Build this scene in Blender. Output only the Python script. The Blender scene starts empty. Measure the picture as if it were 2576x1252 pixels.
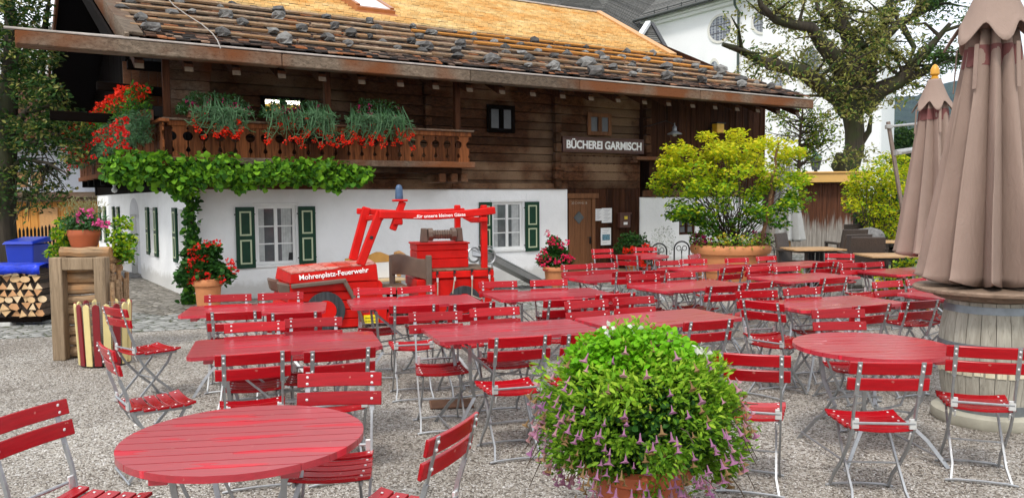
import bpy, math, random
import numpy as np
from mathutils import Vector, Matrix, Euler
random.seed(7); rng=np.random.default_rng(11)
SC=bpy.context.scene; COL=SC.collection
PI=math.pi; R=math.radians
# ------------------------------------------------------------------ camera
CAMH=1.74; PITCH=R(3.6); ROLL=R(-.45); FPX=1985.0
cam_d=bpy.data.cameras.new('camera'); cam=bpy.data.objects.new('camera',cam_d); COL.objects.link(cam)
cam_d.sensor_width=36; cam_d.lens=36*FPX/2576; cam_d.clip_end=6000; cam_d.clip_start=.05
cam.matrix_world=Matrix.Translation((0,0,CAMH))@Matrix.Rotation(PI/2-PITCH,4,'X')@Matrix.Rotation(ROLL,4,'Z')
SC.camera=cam
ORG=Vector((0,0,CAMH)); _cr=cam.matrix_world.to_3x3()
def ray(x,y):      # viewing direction of a point measured on the photograph (2576 wide)
    return _cr@Vector(((x-1288)/FPX,-(y-626)/FPX,-1))
def gp(x,y,z=0):
    d=ray(x,y); k=(z-CAMH)/d.z; return ORG+d*k
def ap(x,y,Y):
    d=ray(x,y); return ORG+d*(Y/d.y)
class Frame:       # a vertical wall plane: a along, w away from its face, z up
    def __init__(s,o,deg):
        s.o=Vector(o); a=R(deg); s.u=Vector((math.cos(a),math.sin(a),0)); s.v=Vector((-math.sin(a),math.cos(a),0)); s.deg=deg
        s.M=Matrix(((s.u.x,s.v.x,0,s.o.x),(s.u.y,s.v.y,0,s.o.y),(0,0,1,s.o.z),(0,0,0,1)))
    def P(s,a,w,z): return s.o+s.u*a+s.v*w+Vector((0,0,z))
    def at(s,x,y,w=0):
        d=ray(x,y); k=(w-(ORG-s.o).dot(s.v))/d.dot(s.v); p=ORG+d*k; return ((p-s.o).dot(s.u),p.z)
# ------------------------------------------------------------------ materials
def nt(name):
    m=bpy.data.materials.new(name); m.use_nodes=True; n=m.node_tree; n.nodes.clear()
    o=n.nodes.new('ShaderNodeOutputMaterial'); return m,n,o
def N(n,t,**k):
    x=n.nodes.new(t)
    for a,b in k.items():
        if a in x.inputs.keys(): x.inputs[a].default_value=b
        else: setattr(x,a,b)
    return x
def L(n,a,b): n.links.new(a,b)
def ramp(n,stops,fac=None,interp='LINEAR'):
    r=n.nodes.new('ShaderNodeValToRGB'); r.color_ramp.interpolation=interp
    e=r.color_ramp.elements
    while len(e)<len(stops): e.new(.5)
    for i,(p,c) in enumerate(stops):
        e[i].position=p; e[i].color=(*c,1) if len(c)==3 else c
    if fac is not None: L(n,fac,r.inputs[0])
    return r
def mixc(n,a,b,f,mode='MIX'):
    x=n.nodes.new('ShaderNodeMix'); x.data_type='RGBA'; x.blend_type=mode
    for s,v in ((x.inputs[0],f),(x.inputs[6],a),(x.inputs[7],b)):
        if isinstance(v,(int,float)): s.default_value=v
        elif isinstance(v,(tuple,list)): s.default_value=(*v,1) if len(v)==3 else v
        else: L(n,v,s)
    return x.outputs[2]
def coords(n,kind='Object',scale=(1,1,1),rot=(0,0,0)):
    t=n.nodes.new('ShaderNodeTexCoord'); m=n.nodes.new('ShaderNodeMapping'); m.inputs['Scale'].default_value=scale; m.inputs['Rotation'].default_value=rot
    L(n,t.outputs[kind],m.inputs[0]); return m.outputs[0]
def noise(n,v,scale,detail=4,rough=.6,dist=0):
    x=N(n,'ShaderNodeTexNoise'); x.inputs['Scale'].default_value=scale; x.inputs['Detail'].default_value=detail; x.inputs['Roughness'].default_value=rough; x.inputs['Distortion'].default_value=dist
    L(n,v,x.inputs['Vector']); return x.outputs['Fac']
def bump(n,h,strength,dist,b):
    x=N(n,'ShaderNodeBump'); x.inputs['Strength'].default_value=strength; x.inputs['Distance'].default_value=dist
    L(n,h,x.inputs['Height']); L(n,x.outputs[0],b.inputs['Normal']); return x
def pbr(n,o,col=None,rough=.6,metal=0,spec=.5):
    b=N(n,'ShaderNodeBsdfPrincipled'); b.inputs['Roughness'].default_value=rough; b.inputs['Metallic'].default_value=metal; b.inputs['Specular IOR Level'].default_value=spec
    if col is not None:
        if isinstance(col,(tuple,list)): b.inputs['Base Color'].default_value=(*col,1)
        else: L(n,col,b.inputs['Base Color'])
    L(n,b.outputs[0],o.inputs[0]); return b
def simple(name,col,rough=.6,metal=0,spec=.5,var=.25,scale=6,bmp=.15,bscale=60,isl=0,bd=.003):
    """paint/plaster/clay: base colour with soft noise mottling, optional per-piece change, fine bump"""
    m,n,o=nt(name); v=coords(n)
    f=noise(n,v,scale,5)
    r=ramp(n,[(.25,tuple(c*(1-var) for c in col)),(.75,tuple(min(1,c*(1+var)) for c in col))],f)
    c=r.outputs[0]
    if isl:
        g=N(n,'ShaderNodeNewGeometry'); h=N(n,'ShaderNodeHueSaturation'); mr=N(n,'ShaderNodeMapRange')
        L(n,g.outputs['Random Per Island'],mr.inputs[0]); mr.inputs[3].default_value=1-isl; mr.inputs[4].default_value=1+isl
        L(n,mr.outputs[0],h.inputs['Value']); L(n,c,h.inputs['Color']); c=h.outputs[0]
    b=pbr(n,o,c,rough,metal,spec)
    if bmp: bump(n,noise(n,v,bscale,3),bmp,bd,b)
    return m
def wood(name,c1,c2,axis='X',rough=.75,isl=.35,fine=1.0,spec=.3,bmp=.5,sat_noise=None,crack=.5):
    """sawn or split timber: grain stretched along axis, per-board value change, dark cracks"""
    m,n,o=nt(name)
    sc={'X':(.9,14,14),'Y':(14,.9,14),'Z':(14,14,.9)}[axis]
    v=coords(n,'Object',tuple(s*fine for s in sc))
    g=N(n,'ShaderNodeNewGeometry')
    ad=N(n,'ShaderNodeVectorMath',operation='ADD'); cv=N(n,'ShaderNodeCombineXYZ')
    ml=N(n,'ShaderNodeMath',operation='MULTIPLY'); L(n,g.outputs['Random Per Island'],ml.inputs[0]); ml.inputs[1].default_value=37
    for i in range(3): L(n,ml.outputs[0],cv.inputs[i])
    L(n,v,ad.inputs[0]); L(n,cv.outputs[0],ad.inputs[1]); v=ad.outputs[0]
    f=noise(n,v,1.6,7,.68,.6)
    r=ramp(n,[(.3,c1),(.72,c2)],f)
    c=r.outputs[0]
    if sat_noise:
        v2=coords(n,'Object'); f2=noise(n,v2,sat_noise[1],3)
        mk=ramp(n,[(.45,(0,0,0)),(.6,(1,1,1))],f2); c=mixc(n,c,sat_noise[0],mk.outputs[0])
    ck=noise(n,v,3.4,5,.8,.3); cr=ramp(n,[(.36,(crack,)*3),(.44,(1,1,1))],ck)
    c=mixc(n,c,cr.outputs[0],1.0,'MULTIPLY')
    h=N(n,'ShaderNodeHueSaturation'); mr=N(n,'ShaderNodeMapRange'); L(n,g.outputs['Random Per Island'],mr.inputs[0]); mr.inputs[3].default_value=1-isl; mr.inputs[4].default_value=1+isl
    L(n,mr.outputs[0],h.inputs['Value']); L(n,c,h.inputs['Color'])
    b=pbr(n,o,h.outputs[0],rough,0,spec); bump(n,f,bmp,.01,b); return m
def leafmat(name,cols,trans=.35,rough=.55):
    m,n,o=nt(name); g=N(n,'ShaderNodeNewGeometry')
    k=len(cols); r=ramp(n,[(i/max(1,k-1),c) for i,c in enumerate(cols)],g.outputs['Random Per Island'])
    b=pbr(n,o,r.outputs[0],rough,0,.15)
    t=N(n,'ShaderNodeBsdfTranslucent'); L(n,r.outputs[0],t.inputs[0])
    mx=N(n,'ShaderNodeMixShader'); mx.inputs[0].default_value=trans
    L(n,b.outputs[0],mx.inputs[1]); L(n,t.outputs[0],mx.inputs[2]); L(n,mx.outputs[0],o.inputs[0]); return m
# ------------------------------------------------------------------ mesh builder
CUBE=[(-1,-1,-1),(1,-1,-1),(1,1,-1),(-1,1,-1),(-1,-1,1),(1,-1,1),(1,1,1),(-1,1,1)]
CF=[(0,3,2,1),(4,5,6,7),(0,1,5,4),(1,2,6,5),(2,3,7,6),(3,0,4,7)]
LOC={}
class MB:
    def __init__(s,M=None): s.v=[]; s.f=[]; s.m=[]; s.M=M
    def add(s,vs,fs,mi=0):
        b=len(s.v)
        if s.M is not None: vs=[s.M@Vector(p) for p in vs]
        s.v+= [tuple(p) for p in vs]; s.f+=[tuple(i+b for i in f) for f in fs]; s.m+=[mi]*len(fs); return s
    def box(s,c,d,rot=None,mi=0,jit=0):
        vs=[]
        for p in CUBE:
            q=Vector((p[0]*d[0]/2,p[1]*d[1]/2,p[2]*d[2]/2))
            if jit: q+=Vector((random.uniform(-jit,jit),random.uniform(-jit,jit),random.uniform(-jit,jit)))
            if rot is not None: q=(rot if isinstance(rot,Matrix) else Euler(rot).to_matrix())@q
            vs.append(q+Vector(c))
        return s.add(vs,CF,mi)
    def bb(s,a,b,mi=0):   # box by two corners
        return s.box(((a[0]+b[0])/2,(a[1]+b[1])/2,(a[2]+b[2])/2),(abs(b[0]-a[0]),abs(b[1]-a[1]),abs(b[2]-a[2])),None,mi)
    def bar(s,a,b,w,h,mi=0,up=(0,0,1)):   # rectangular bar from a to b
        a=Vector(a);b=Vector(b);d=(b-a); l=d.length
        if l<1e-6: return s
        d/=l; u=Vector(up)
        if abs(d.dot(u))>.98: u=Vector((0,1,0))
        x=d.cross(u).normalized(); y=x.cross(d)
        vs=[]
        for e in (a,b):
            for i,j in ((-1,-1),(1,-1),(1,1),(-1,1)): vs.append(e+x*(i*w/2)+y*(j*h/2))
        return s.add(vs,[(0,3,2,1),(4,5,6,7),(0,1,5,4),(1,2,6,5),(2,3,7,6),(3,0,4,7)],mi)
    def flat(s,pts,w,t,wdir,mi=0):        # flat steel bar swept along pts, wide along wdir
        pts=[Vector(p) for p in pts]; W=Vector(wdir).normalized(); b=[];n=len(pts)
        for i,p in enumerate(pts):
            d=(pts[min(i+1,n-1)]-pts[max(i-1,0)]).normalized(); y=d.cross(W).normalized()
            for a,c in ((-1,-1),(1,-1),(1,1),(-1,1)): b.append(p+W*(a*w/2)+y*(c*t/2))
        f=[(0,3,2,1),tuple(4*(n-1)+k for k in range(4))]
        for i in range(n-1):
            for k in range(4): f.append((4*i+k,4*i+(k+1)%4,4*i+4+(k+1)%4,4*i+4+k))
        return s.add(b,f,mi)
    def tube(s,pts,r,n=8,mi=0,cap=True):
        pts=[Vector(p) for p in pts]; k=len(pts); rs=r if isinstance(r,(list,tuple)) else [r]*k
        d0=(pts[1]-pts[0]).normalized(); ref=Vector((0,0,1)) if abs(d0.z)<.9 else Vector((1,0,0)); x=d0.cross(ref).normalized(); vs=[]
        for i,p in enumerate(pts):
            d=(pts[min(i+1,k-1)]-pts[max(i-1,0)]).normalized(); x=(x-d*x.dot(d)).normalized(); y=d.cross(x)
            for j in range(n):
                a=2*PI*j/n; vs.append(p+(x*math.cos(a)+y*math.sin(a))*rs[i])
        f=[]
        for i in range(k-1):
            for j in range(n): f.append((i*n+j,i*n+(j+1)%n,(i+1)*n+(j+1)%n,(i+1)*n+j))
        if cap: f.append(tuple(range(n-1,-1,-1))); f.append(tuple((k-1)*n+j for j in range(n)))
        return s.add(vs,f,mi)
    def lathe(s,prof,c=(0,0,0),n=32,mi=0,fn=None):
        c=Vector(c); vs=[]; f=[]
        for r,z in prof:
            for j in range(n):
                a=2*PI*j/n; q=Vector((r*math.cos(a),r*math.sin(a),z))
                if fn: q=fn(q,a)
                vs.append(c+q)
        for i in range(len(prof)-1):
            for j in range(n): f.append((i*n+j,i*n+(j+1)%n,(i+1)*n+(j+1)%n,(i+1)*n+j))
        if prof[0][0]>1e-4: f.append(tuple(range(n-1,-1,-1)))
        if prof[-1][0]>1e-4: f.append(tuple((len(prof)-1)*n+j for j in range(n)))
        return s.add(vs,f,mi)
    def prism(s,poly,w0,w1,mi=0,axes='xz'):   # poly in (a,z); extruded along y from w0 to w1
        def P(a,b,w): return (a,w,b) if axes=='xz' else ((a,b,w) if axes=='xy' else (w,a,b))
        n=len(poly); vs=[P(a,b,w0) for a,b in poly]+[P(a,b,w1) for a,b in poly]
        f=[tuple(range(n)),tuple(range(2*n-1,n-1,-1))]+[(i,n+i,n+(i+1)%n,(i+1)%n) for i in range(n)]
        return s.add(vs,f,mi)
    def build(s,name,mats,parent=None,smooth=False,bevel=0,loc=None,seg=1):
        if not isinstance(mats,(list,tuple)): mats=[mats]
        base=Vector((0,0,0))
        if parent is not None: base=LOC.get(parent.name,Vector((0,0,0)))
        myloc=Vector(loc) if loc is not None else None
        off=base if myloc is None else myloc
        me=bpy.data.meshes.new(name); me.from_pydata([(x-off.x,y-off.y,z-off.z) for x,y,z in s.v],[],s.f)
        for m in mats: me.materials.append(m)
        me.polygons.foreach_set('material_index',s.m)
        if smooth:
            me.polygons.foreach_set('use_smooth',[True]*len(s.f))
            try: me.set_sharp_from_angle(angle=R(38))
            except Exception: pass
        me.update()
        o=bpy.data.objects.new(name,me); COL.objects.link(o)
        if parent is not None: o.parent=parent
        if myloc is not None: o.location=myloc-base
        LOC[o.name]=off.copy()
        if bevel:
            b=o.modifiers.new('bevel','BEVEL'); b.width=bevel; b.segments=seg; b.limit_method='ANGLE'; b.angle_limit=R(40)
        return o
def recenter(o):   # move a top-level mesh's origin to the centre of its base
    me=o.data; co=np.empty(len(me.vertices)*3); me.vertices.foreach_get('co',co); co=co.reshape(-1,3)
    c=np.array([(co[:,0].min()+co[:,0].max())/2,(co[:,1].min()+co[:,1].max())/2,co[:,2].min()])
    me.vertices.foreach_set('co',(co-c).ravel()); me.update(); o.location=Vector(c)+o.location; return o
def tag(o,label=None,cat=None,group=None,kind=None):
    if label: o['label']=label
    if cat: o['category']=cat
    if group: o['group']=group
    if kind: o['kind']=kind
    return o
def empty(name,loc,label=None,cat=None,group=None,rz=0):
    o=bpy.data.objects.new(name,None); COL.objects.link(o); o.location=loc; o.rotation_euler=(0,0,rz); o.empty_display_size=.2
    LOC[o.name]=Vector(loc); return tag(o,label,cat,group)
def kids(o): return [c for c in bpy.data.objects if c.parent is o]
def copy_tree(o,parent=None,cache={}):
    if o.name not in cache: cache[o.name]=kids(o)
    c=o.copy(); COL.objects.link(c); c.parent=parent
    for k in cache[o.name]: copy_tree(k,c)
    return c
# ------------------------------------------------------------------ foliage
def leaf_mesh(name,P,size,mats,mi=None,parent=None,aspect=.5,up=.6,droop=None,loc=None,fold=.25,dirs=None):
    """P (n,3) world points: one small folded leaf (2 triangles pairs -> 6 verts, 2 quads) on each"""
    P=np.asarray(P,float); n=len(P)
    size=np.broadcast_to(np.asarray(size,float),(n,))*rng.uniform(.65,1.3,n)
    nr=rng.normal(size=(n,3)); nr[:,2]=np.abs(nr[:,2])+up; nr/=np.linalg.norm(nr,axis=1)[:,None]
    d=rng.normal(size=(n,3)) if dirs is None else np.asarray(dirs,float)+rng.normal(size=(n,3))*.35
    if droop: d[:,2]-=droop
    d-=nr*(d*nr).sum(1)[:,None]; d/=np.linalg.norm(d,axis=1)[:,None]
    s=np.cross(nr,d); h=size[:,None]
    base=P; tip=P+d*h; mid=P+d*h*.5+nr*h*-.0; q1=P+d*h*.42+s*h*aspect*.5+nr*h*fold*.4; q2=P+d*h*.42-s*h*aspect*.5+nr*h*fold*.4
    q3=P+d*h*.78+s*h*aspect*.33+nr*h*fold*.2; q4=P+d*h*.78-s*h*aspect*.33+nr*h*fold*.2
    V=np.stack([base,q1,q3,tip,q4,q2],1)
    b=Vector((0,0,0))
    if parent is not None: b=LOC.get(parent.name,b)
    off=b if loc is None else Vector(loc)
    V=V.reshape(-1,3)-np.array(off)
    me=bpy.data.meshes.new(name); me.vertices.add(6*n); me.vertices.foreach_set('co',V.ravel())
    idx=np.arange(n)*6
    F=np.stack([idx,idx+1,idx+2,idx+3, idx,idx+3,idx+4,idx+5],1).ravel()
    me.loops.add(8*n); me.loops.foreach_set('vertex_index',F)
    me.polygons.add(2*n); me.polygons.foreach_set('loop_start',np.arange(2*n)*4)
    if not isinstance(mats,(list,tuple)): mats=[mats]
    for m in mats: me.materials.append(m)
    if mi is not None: me.polygons.foreach_set('material_index',np.repeat(np.asarray(mi),2).astype(np.int32))
    me.update(calc_edges=True); me.validate()
    o=bpy.data.objects.new(name,me); COL.objects.link(o)
    if parent is not None: o.parent=parent
    if loc is not None: o.location=off-b
    LOC[o.name]=off.copy(); return o
def clumps(centers,radii,per,flat=.8):
    c=np.asarray(centers,float); r=np.asarray(radii,float); k=len(c)
    i=rng.integers(0,k,per*k); q=rng.normal(size=(per*k,3)); q/=np.linalg.norm(q,axis=1)[:,None]; q*=rng.uniform(0.25,1,per*k)[:,None]**.6
    q[:,2]*=flat; return c[i]+q*r[i][:,None]
def ellip(n,c,rad,inner=.55,zmin=-1):
    q=rng.normal(size=(int(n*2.2)+8,3)); q/=np.linalg.norm(q,axis=1)[:,None]; q=q[q[:,2]>zmin][:n]
    q*=rng.uniform(inner,1,len(q))[:,None]; return np.asarray(c)+q*np.asarray(rad)
def text_mesh(name,body,size,M,mat,parent=None,depth=.004,off=0,spacing=1,align='CENTER',width=None):
    cu=bpy.data.curves.new(name,'FONT'); cu.body=body; cu.size=size; cu.extrude=depth; cu.offset=off; cu.space_character=spacing; cu.align_x=align; cu.align_y='CENTER'
    ob=bpy.data.objects.new(name,cu); COL.objects.link(ob); bpy.context.view_layer.update()
    dg=bpy.context.evaluated_depsgraph_get(); me=bpy.data.meshes.new_from_object(ob.evaluated_get(dg)); bpy.data.objects.remove(ob)
    if width:
        xs=[v.co.x for v in me.vertices]; k=width/(max(xs)-min(xs)); me.transform(Matrix.Diagonal((k,1,1,1)))
    base=LOC.get(parent.name,Vector((0,0,0))) if parent is not None else Vector((0,0,0))
    me.transform(Matrix.Translation(-base)@M); me.materials.clear(); me.materials.append(mat)
    o=bpy.data.objects.new(name,me); COL.objects.link(o); o.parent=parent; return o
def textM(frame,a,w,z,tilt=0,yawfix=None):   # text standing on a Frame's face, read from the camera side
    return frame.M@Matrix.Translation((a,w,z))@Matrix.Rotation(PI/2,4,'X')@Matrix.Rotation(tilt,4,'Z')
# ------------------------------------------------------------------ shared materials
def make_red(name,col=(.36,.008,.014),rough=.3,puddle=False):
    m,n,o=nt(name); v=coords(n)
    f=noise(n,coords(n,'Object',(2,30,30)),2.2,6,.7); r=ramp(n,[(.3,tuple(c*.75 for c in col)),(.7,tuple(c*1.15 for c in col))],f)
    oi=N(n,'ShaderNodeObjectInfo'); hv=N(n,'ShaderNodeHueSaturation'); mv=N(n,'ShaderNodeMapRange'); L(n,oi.outputs['Random'],mv.inputs[0]); mv.inputs[3].default_value=.8; mv.inputs[4].default_value=1.2; L(n,mv.outputs[0],hv.inputs['Value']); L(n,r.outputs[0],hv.inputs['Color']); r=hv
    chips=noise(n,v,26,3,.5); ck=ramp(n,[(.715,(0,0,0)),(.735,(1,1,1))],chips); c=mixc(n,r.outputs[0],(.45,.12,.1),ck.outputs[0])
    b=pbr(n,o,c,rough,0,.5 if puddle else .28)
    f2=noise(n,coords(n,'Object',(3,40,40)),3,5,.6)
    if puddle:
        ti=N(n,'ShaderNodeObjectInfo'); ad=N(n,'ShaderNodeVectorMath',operation='ADD'); ml=N(n,'ShaderNodeMath',operation='MULTIPLY'); L(n,ti.outputs['Random'],ml.inputs[0]); ml.inputs[1].default_value=31
        cv=N(n,'ShaderNodeCombineXYZ'); L(n,ml.outputs[0],cv.inputs[0]); L(n,ml.outputs[0],cv.inputs[1]); L(n,coords(n,'Object',(1.3,9,1)),ad.inputs[0]); L(n,cv.outputs[0],ad.inputs[1])
        pm=ramp(n,[(.60,(0,0,0)),(.61,(1,1,1))],noise(n,ad.outputs[0],1.5,2,.4))
        rr=mixc(n,(rough,)*3,(.02,)*3,pm.outputs[0]); L(n,rr,b.inputs['Roughness'])
        c=mixc(n,c,tuple(k*1.5 for k in col),pm.outputs[0]); L(n,c,b.inputs['Base Color'])
        inv=N(n,'ShaderNodeMath',operation='SUBTRACT'); inv.inputs[0].default_value=.12; 
        st=N(n,'ShaderNodeMath',operation='MULTIPLY'); L(n,pm.outputs[0],st.inputs[0]); st.inputs[1].default_value=.12; L(n,st.outputs[0],inv.inputs[1])
        x=bump(n,f2,.25,.004,b); L(n,inv.outputs[0],x.inputs['Strength'])
    else: bump(n,f2,.15,.003,b)
    b.inputs['Coat Weight'].default_value=1.0 if puddle else .06; b.inputs['Coat Roughness'].default_value=.28 if puddle else .2
    return m
M={}
M['top']=make_red('red table paint',(.43,.012,.028),.36,True)
M['slat']=make_red('red chair paint',(.36,.003,.008),.27)
M['steel']=simple('galvanised steel',(.36,.37,.38),.42,.75,var=.15,scale=30,bmp=.1)
M['rivet']=simple('rivet metal',(.75,.75,.74),.3,.6,var=.05)
def plaster():
    m,n,o=nt('white lime plaster'); v=coords(n)
    f=noise(n,v,1.3,5,.6); c=ramp(n,[(.3,(.80,.80,.785)),(.62,(.90,.90,.895))],f).outputs[0]
    # grime that rises from the foot of the wall
    s=N(n,'ShaderNodeSeparateXYZ'); L(n,v,s.inputs[0]); nz=noise(n,v,3.5,6,.7); ad=N(n,'ShaderNodeMath',operation='MULTIPLY_ADD'); L(n,nz,ad.inputs[0]); ad.inputs[1].default_value=-.42; L(n,s.outputs[2],ad.inputs[2])
    k=ramp(n,[(0,(.55,)*3),(.12,(0,0,0))],ad.outputs[0])
    c=mixc(n,c,(.42,.4,.35),k.outputs[0]); c2=N(n,'ShaderNodeMix'); 
    b=pbr(n,o,c,.85,0,.2); bump(n,noise(n,v,9,7,.65),.55,.02,b); return m
M['plaster']=plaster()
M['white']=simple('white gloss paint',(.78,.78,.76),.4,var=.05)
M['glass']=simple('window glass',(.10,.11,.115),.06,spec=.8,var=.5,scale=2.5,bmp=.02,bscale=4)
M['curtain']=simple('net curtain',(.42,.43,.42),.8,var=.25,scale=9,bmp=0)
M['green']=simple('dark green shutter paint',(.006,.042,.02),.45,spec=.25,var=.2,scale=12,bmp=.15)
M['cream']=simple('cream green trim',(.5,.56,.36),.5,var=.08)
M['logs']=wood('old dark logs',(.018,.008,.004),(.12,.05,.023),'X',isl=.55,sat_noise=((.16,.10,.06),.8),crack=.35,spec=.06)
M['logv']=wood('old dark boards',(.018,.007,.004),(.085,.032,.014),'Z',isl=.35,crack=.45,spec=.08)
M['black wood']=wood('shade black timber',(.0025,.0015,.001),(.006,.004,.003),'X',isl=.4,spec=.02)  # near-black colour carries the deep shade under roof and gable; also dark frames
M['weathered']=wood('weathered beam',(.06,.043,.03),(.24,.185,.135),'X',isl=.2,sat_noise=((.15,.055,.022),.55),crack=.4,spec=.1)
M['endgrain']=simple('sawn end grain',(.17,.125,.085),.8,var=.3,scale=30,bmp=.3)
M['baluster']=wood('carved balcony board',(.035,.012,.005),(.22,.075,.026),'Z',isl=.6,crack=.5,spec=.08)
M['door']=wood('oiled door board',(.10,.04,.014),(.2,.085,.035),'Z',isl=.2,crack=.7)
M['terracotta']=simple('terracotta',(.58,.225,.085),.75,var=.12,scale=3,bmp=.2)
M['terradark']=simple('orange plastic clay pot',(.42,.10,.035),.6,var=.08,scale=3,bmp=.08)
M['rock']=simple('grey field stone',(.17,.165,.16),.9,var=.55,scale=9,bmp=.9,bscale=16,bd=.03)
M['firered']=simple('fire red paint',(.52,.007,.004),.4,spec=.2,var=.2,scale=5,bmp=.4,bscale=14,isl=.08)
M['firetop']=wood('flaking red paint on boards',(.38,.07,.05),(.55,.36,.3),'Y',isl=.15,crack=.6,sat_noise=((.5,.04,.02),3.0))
M['brownpaint']=simple('brown grey paint',(.12,.08,.058),.5,var=.2,scale=8,bmp=.3,bscale=20)
M['tyre']=wood('black painted boards',(.012,.013,.015),(.06,.065,.07),'Z',isl=.3)
M['black']=simple('black iron',(.015,.015,.016),.45,.3,var=.2)
M['letter']=simple('white lettering',(.92,.92,.9),.5,var=.02,bmp=0)
M['soil']=simple('dark soil',(.03,.02,.014),.95,var=.4,scale=20,bmp=.8,bscale=30)
M['bark']=wood('mossy bark',(.018,.013,.008),(.07,.055,.035),'Z',isl=.1,fine=.45,bmp=1.0,sat_noise=((.035,.042,.012),1.2))
M['twig']=simple('thin brown stems',(.055,.035,.02),.8,var=.3)
M['tarp']=simple('blue tarpaulin',(.005,.035,.55),.35,var=.35,scale=6,bmp=.9,bscale=7,bd=.03)
M['bluebin']=simple('blue plastic',(.004,.03,.40),.35,var=.08,scale=3,bmp=.05)
M['log']=wood('planter logs',(.12,.07,.035),(.42,.28,.16),'X',isl=.3,crack=.4,sat_noise=((.36,.18,.07),2.0))
M['post']=wood('squared post',(.14,.095,.055),(.34,.25,.16),'Z',isl=.12,crack=.6)
M['pale']=wood('barrel staves',(.22,.2,.16),(.45,.42,.35),'Z',isl=.2,crack=.6)
M['maroon']=simple('maroon slat paint',(.20,.008,.012),.4,var=.1,bmp=.1)
M['yellowcream']=simple('cream slat paint',(.68,.55,.24),.45,var=.08,bmp=.1)
M['fabric']=simple('taupe parasol canvas',(.285,.208,.17),.9,spec=.1,var=.08,scale=2,bmp=.12,bscale=200)
_fm=M['fabric'].node_tree; _b=[x for x in _fm.nodes if x.type=='BUMP'][0]; _nz=noise(_fm,coords(_fm,'Object',(5,5,1.6)),2.6,4,.6,1.2); _b2=N(_fm,'ShaderNodeBump'); _b2.inputs['Strength'].default_value=.18; _b2.inputs['Distance'].default_value=.05; L(_fm,_nz,_b2.inputs['Height']); L(_fm,_b2.outputs[0],_b.inputs['Normal'])
M['fabric red']=simple('unfaded canvas',(.17,.06,.055),.85,var=.1)
M['greyfabric']=simple('grey parasol canvas',(.37,.37,.36),.85,var=.08)
M['wicker']=simple('dark brown wicker',(.045,.03,.022),.6,var=.5,scale=60,bmp=.8,bscale=90,bd=.01)
M['orangewood']=simple('honey wood',(.5,.26,.09),.5,var=.2,scale=12,bmp=.1)
M['slate']=simple('grey roof tile',(.10,.098,.09),.8,var=.35,scale=4,bmp=.3,isl=.35)
M['brownpanel']=simple('brown sign board',(.085,.03,.018),.45,var=.08)
M['zinc']=simple('weathered gutter lining',(.13,.085,.075),.6,.1,var=.3,scale=12,bmp=.2)
M['lightmetal']=simple('bright gutter lip',(.42,.37,.33),.5,.2,var=.3,scale=5,bmp=.1)
M['lf bright']=leafmat('lime leaves',[(.26,.42,.012),(.42,.55,.02),(.20,.38,.012),(.55,.60,.03)],.45)
M['lf yellow']=leafmat('yellow leaves',[(.72,.64,.02),(.6,.6,.02),(.42,.5,.015),(.8,.68,.03)],.45)
M['lf vine']=leafmat('vine leaves',[(.04,.13,.012),(.09,.25,.018),(.15,.33,.025),(.03,.10,.012),(.06,.19,.02)],.3)
M['lf dark']=leafmat('dark green leaves',[(.016,.045,.012),(.03,.08,.018),(.045,.10,.02)],.25)
M['lf olive']=leafmat('olive tree leaves',[(.19,.19,.045),(.28,.26,.08),(.25,.30,.05),(.33,.28,.12)],.3)
M['lf ash']=leafmat('mid green tree leaves',[(.04,.10,.02),(.08,.15,.03),(.06,.12,.02)],.3)
M['lf blue']=leafmat('blue green carnation stems',[(.07,.17,.075),(.13,.24,.12),(.045,.13,.04)],.25)
M['lf ger']=leafmat('geranium leaves',[(.025,.09,.015),(.04,.13,.02),(.02,.065,.012)],.2)
M['lf pet']=leafmat('fresh basket leaves',[(.16,.36,.02),(.27,.48,.025),(.40,.56,.05),(.12,.28,.02)],.35)
M['fl red']=leafmat('red petals',[(.62,.012,.008),(.75,.02,.012),(.5,.008,.01)],.2)
M['fl orange']=leafmat('orange red petals',[(.8,.04,.01),(.7,.02,.008)],.2)
M['fl pink']=leafmat('pink petals',[(.62,.05,.22),(.7,.12,.32)],.25)
M['fl mag']=leafmat('magenta petals',[(.4,.01,.10),(.5,.02,.16)],.2)
M['fl lilac']=leafmat('faded lilac petals',[(.42,.17,.30),(.52,.27,.30),(.34,.14,.30),(.42,.25,.14)],.3)
M['fl yel']=leafmat('yellow petals',[(.75,.55,.02),(.8,.65,.1)],.2)
M['fl white']=leafmat('white petals',[(.75,.75,.7),(.7,.7,.6)],.3)
M['dry']=leafmat('dried petals',[(.2,.12,.05),(.28,.17,.08)],.2)
# ------------------------------------------------------------------ light and air
W=bpy.data.worlds.new("World"); SC.world=W; W.use_nodes=True; n=W.node_tree; n.nodes.clear()
SUN_EL,SUN_AZ=R(52),R(200)      # azimuth of the sun measured from +Y clockwise
wo=n.nodes.new('ShaderNodeOutputWorld'); bg=n.nodes.new('ShaderNodeBackground'); sky=n.nodes.new('ShaderNodeTexSky')
sky.sky_type='NISHITA'; sky.sun_disc=False; sky.sun_elevation=SUN_EL; sky.sun_rotation=SUN_AZ; sky.air_density=1; sky.dust_density=3; sky.ozone_density=1
v=coords(n,'Generated',(1,1,2.2)); cf=noise(n,v,2.3,7,.62,.6)
cl=ramp(n,[(.3,(7.2,7.6,8.3)),(.55,(10.5,10.7,11.0)),(.75,(13.5,13.5,13.3))],cf)
c=mixc(n,sky.outputs[0],cl.outputs[0],.86)
bg.inputs[1].default_value=.105; L(n,c,bg.inputs[0]); L(n,bg.outputs[0],wo.inputs[0])
sl=bpy.data.lights.new('sun','SUN'); sl.energy=1.5; sl.angle=R(10); sl.color=(1,.96,.9)
so=bpy.data.objects.new('sun',sl); COL.objects.link(so)
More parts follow.
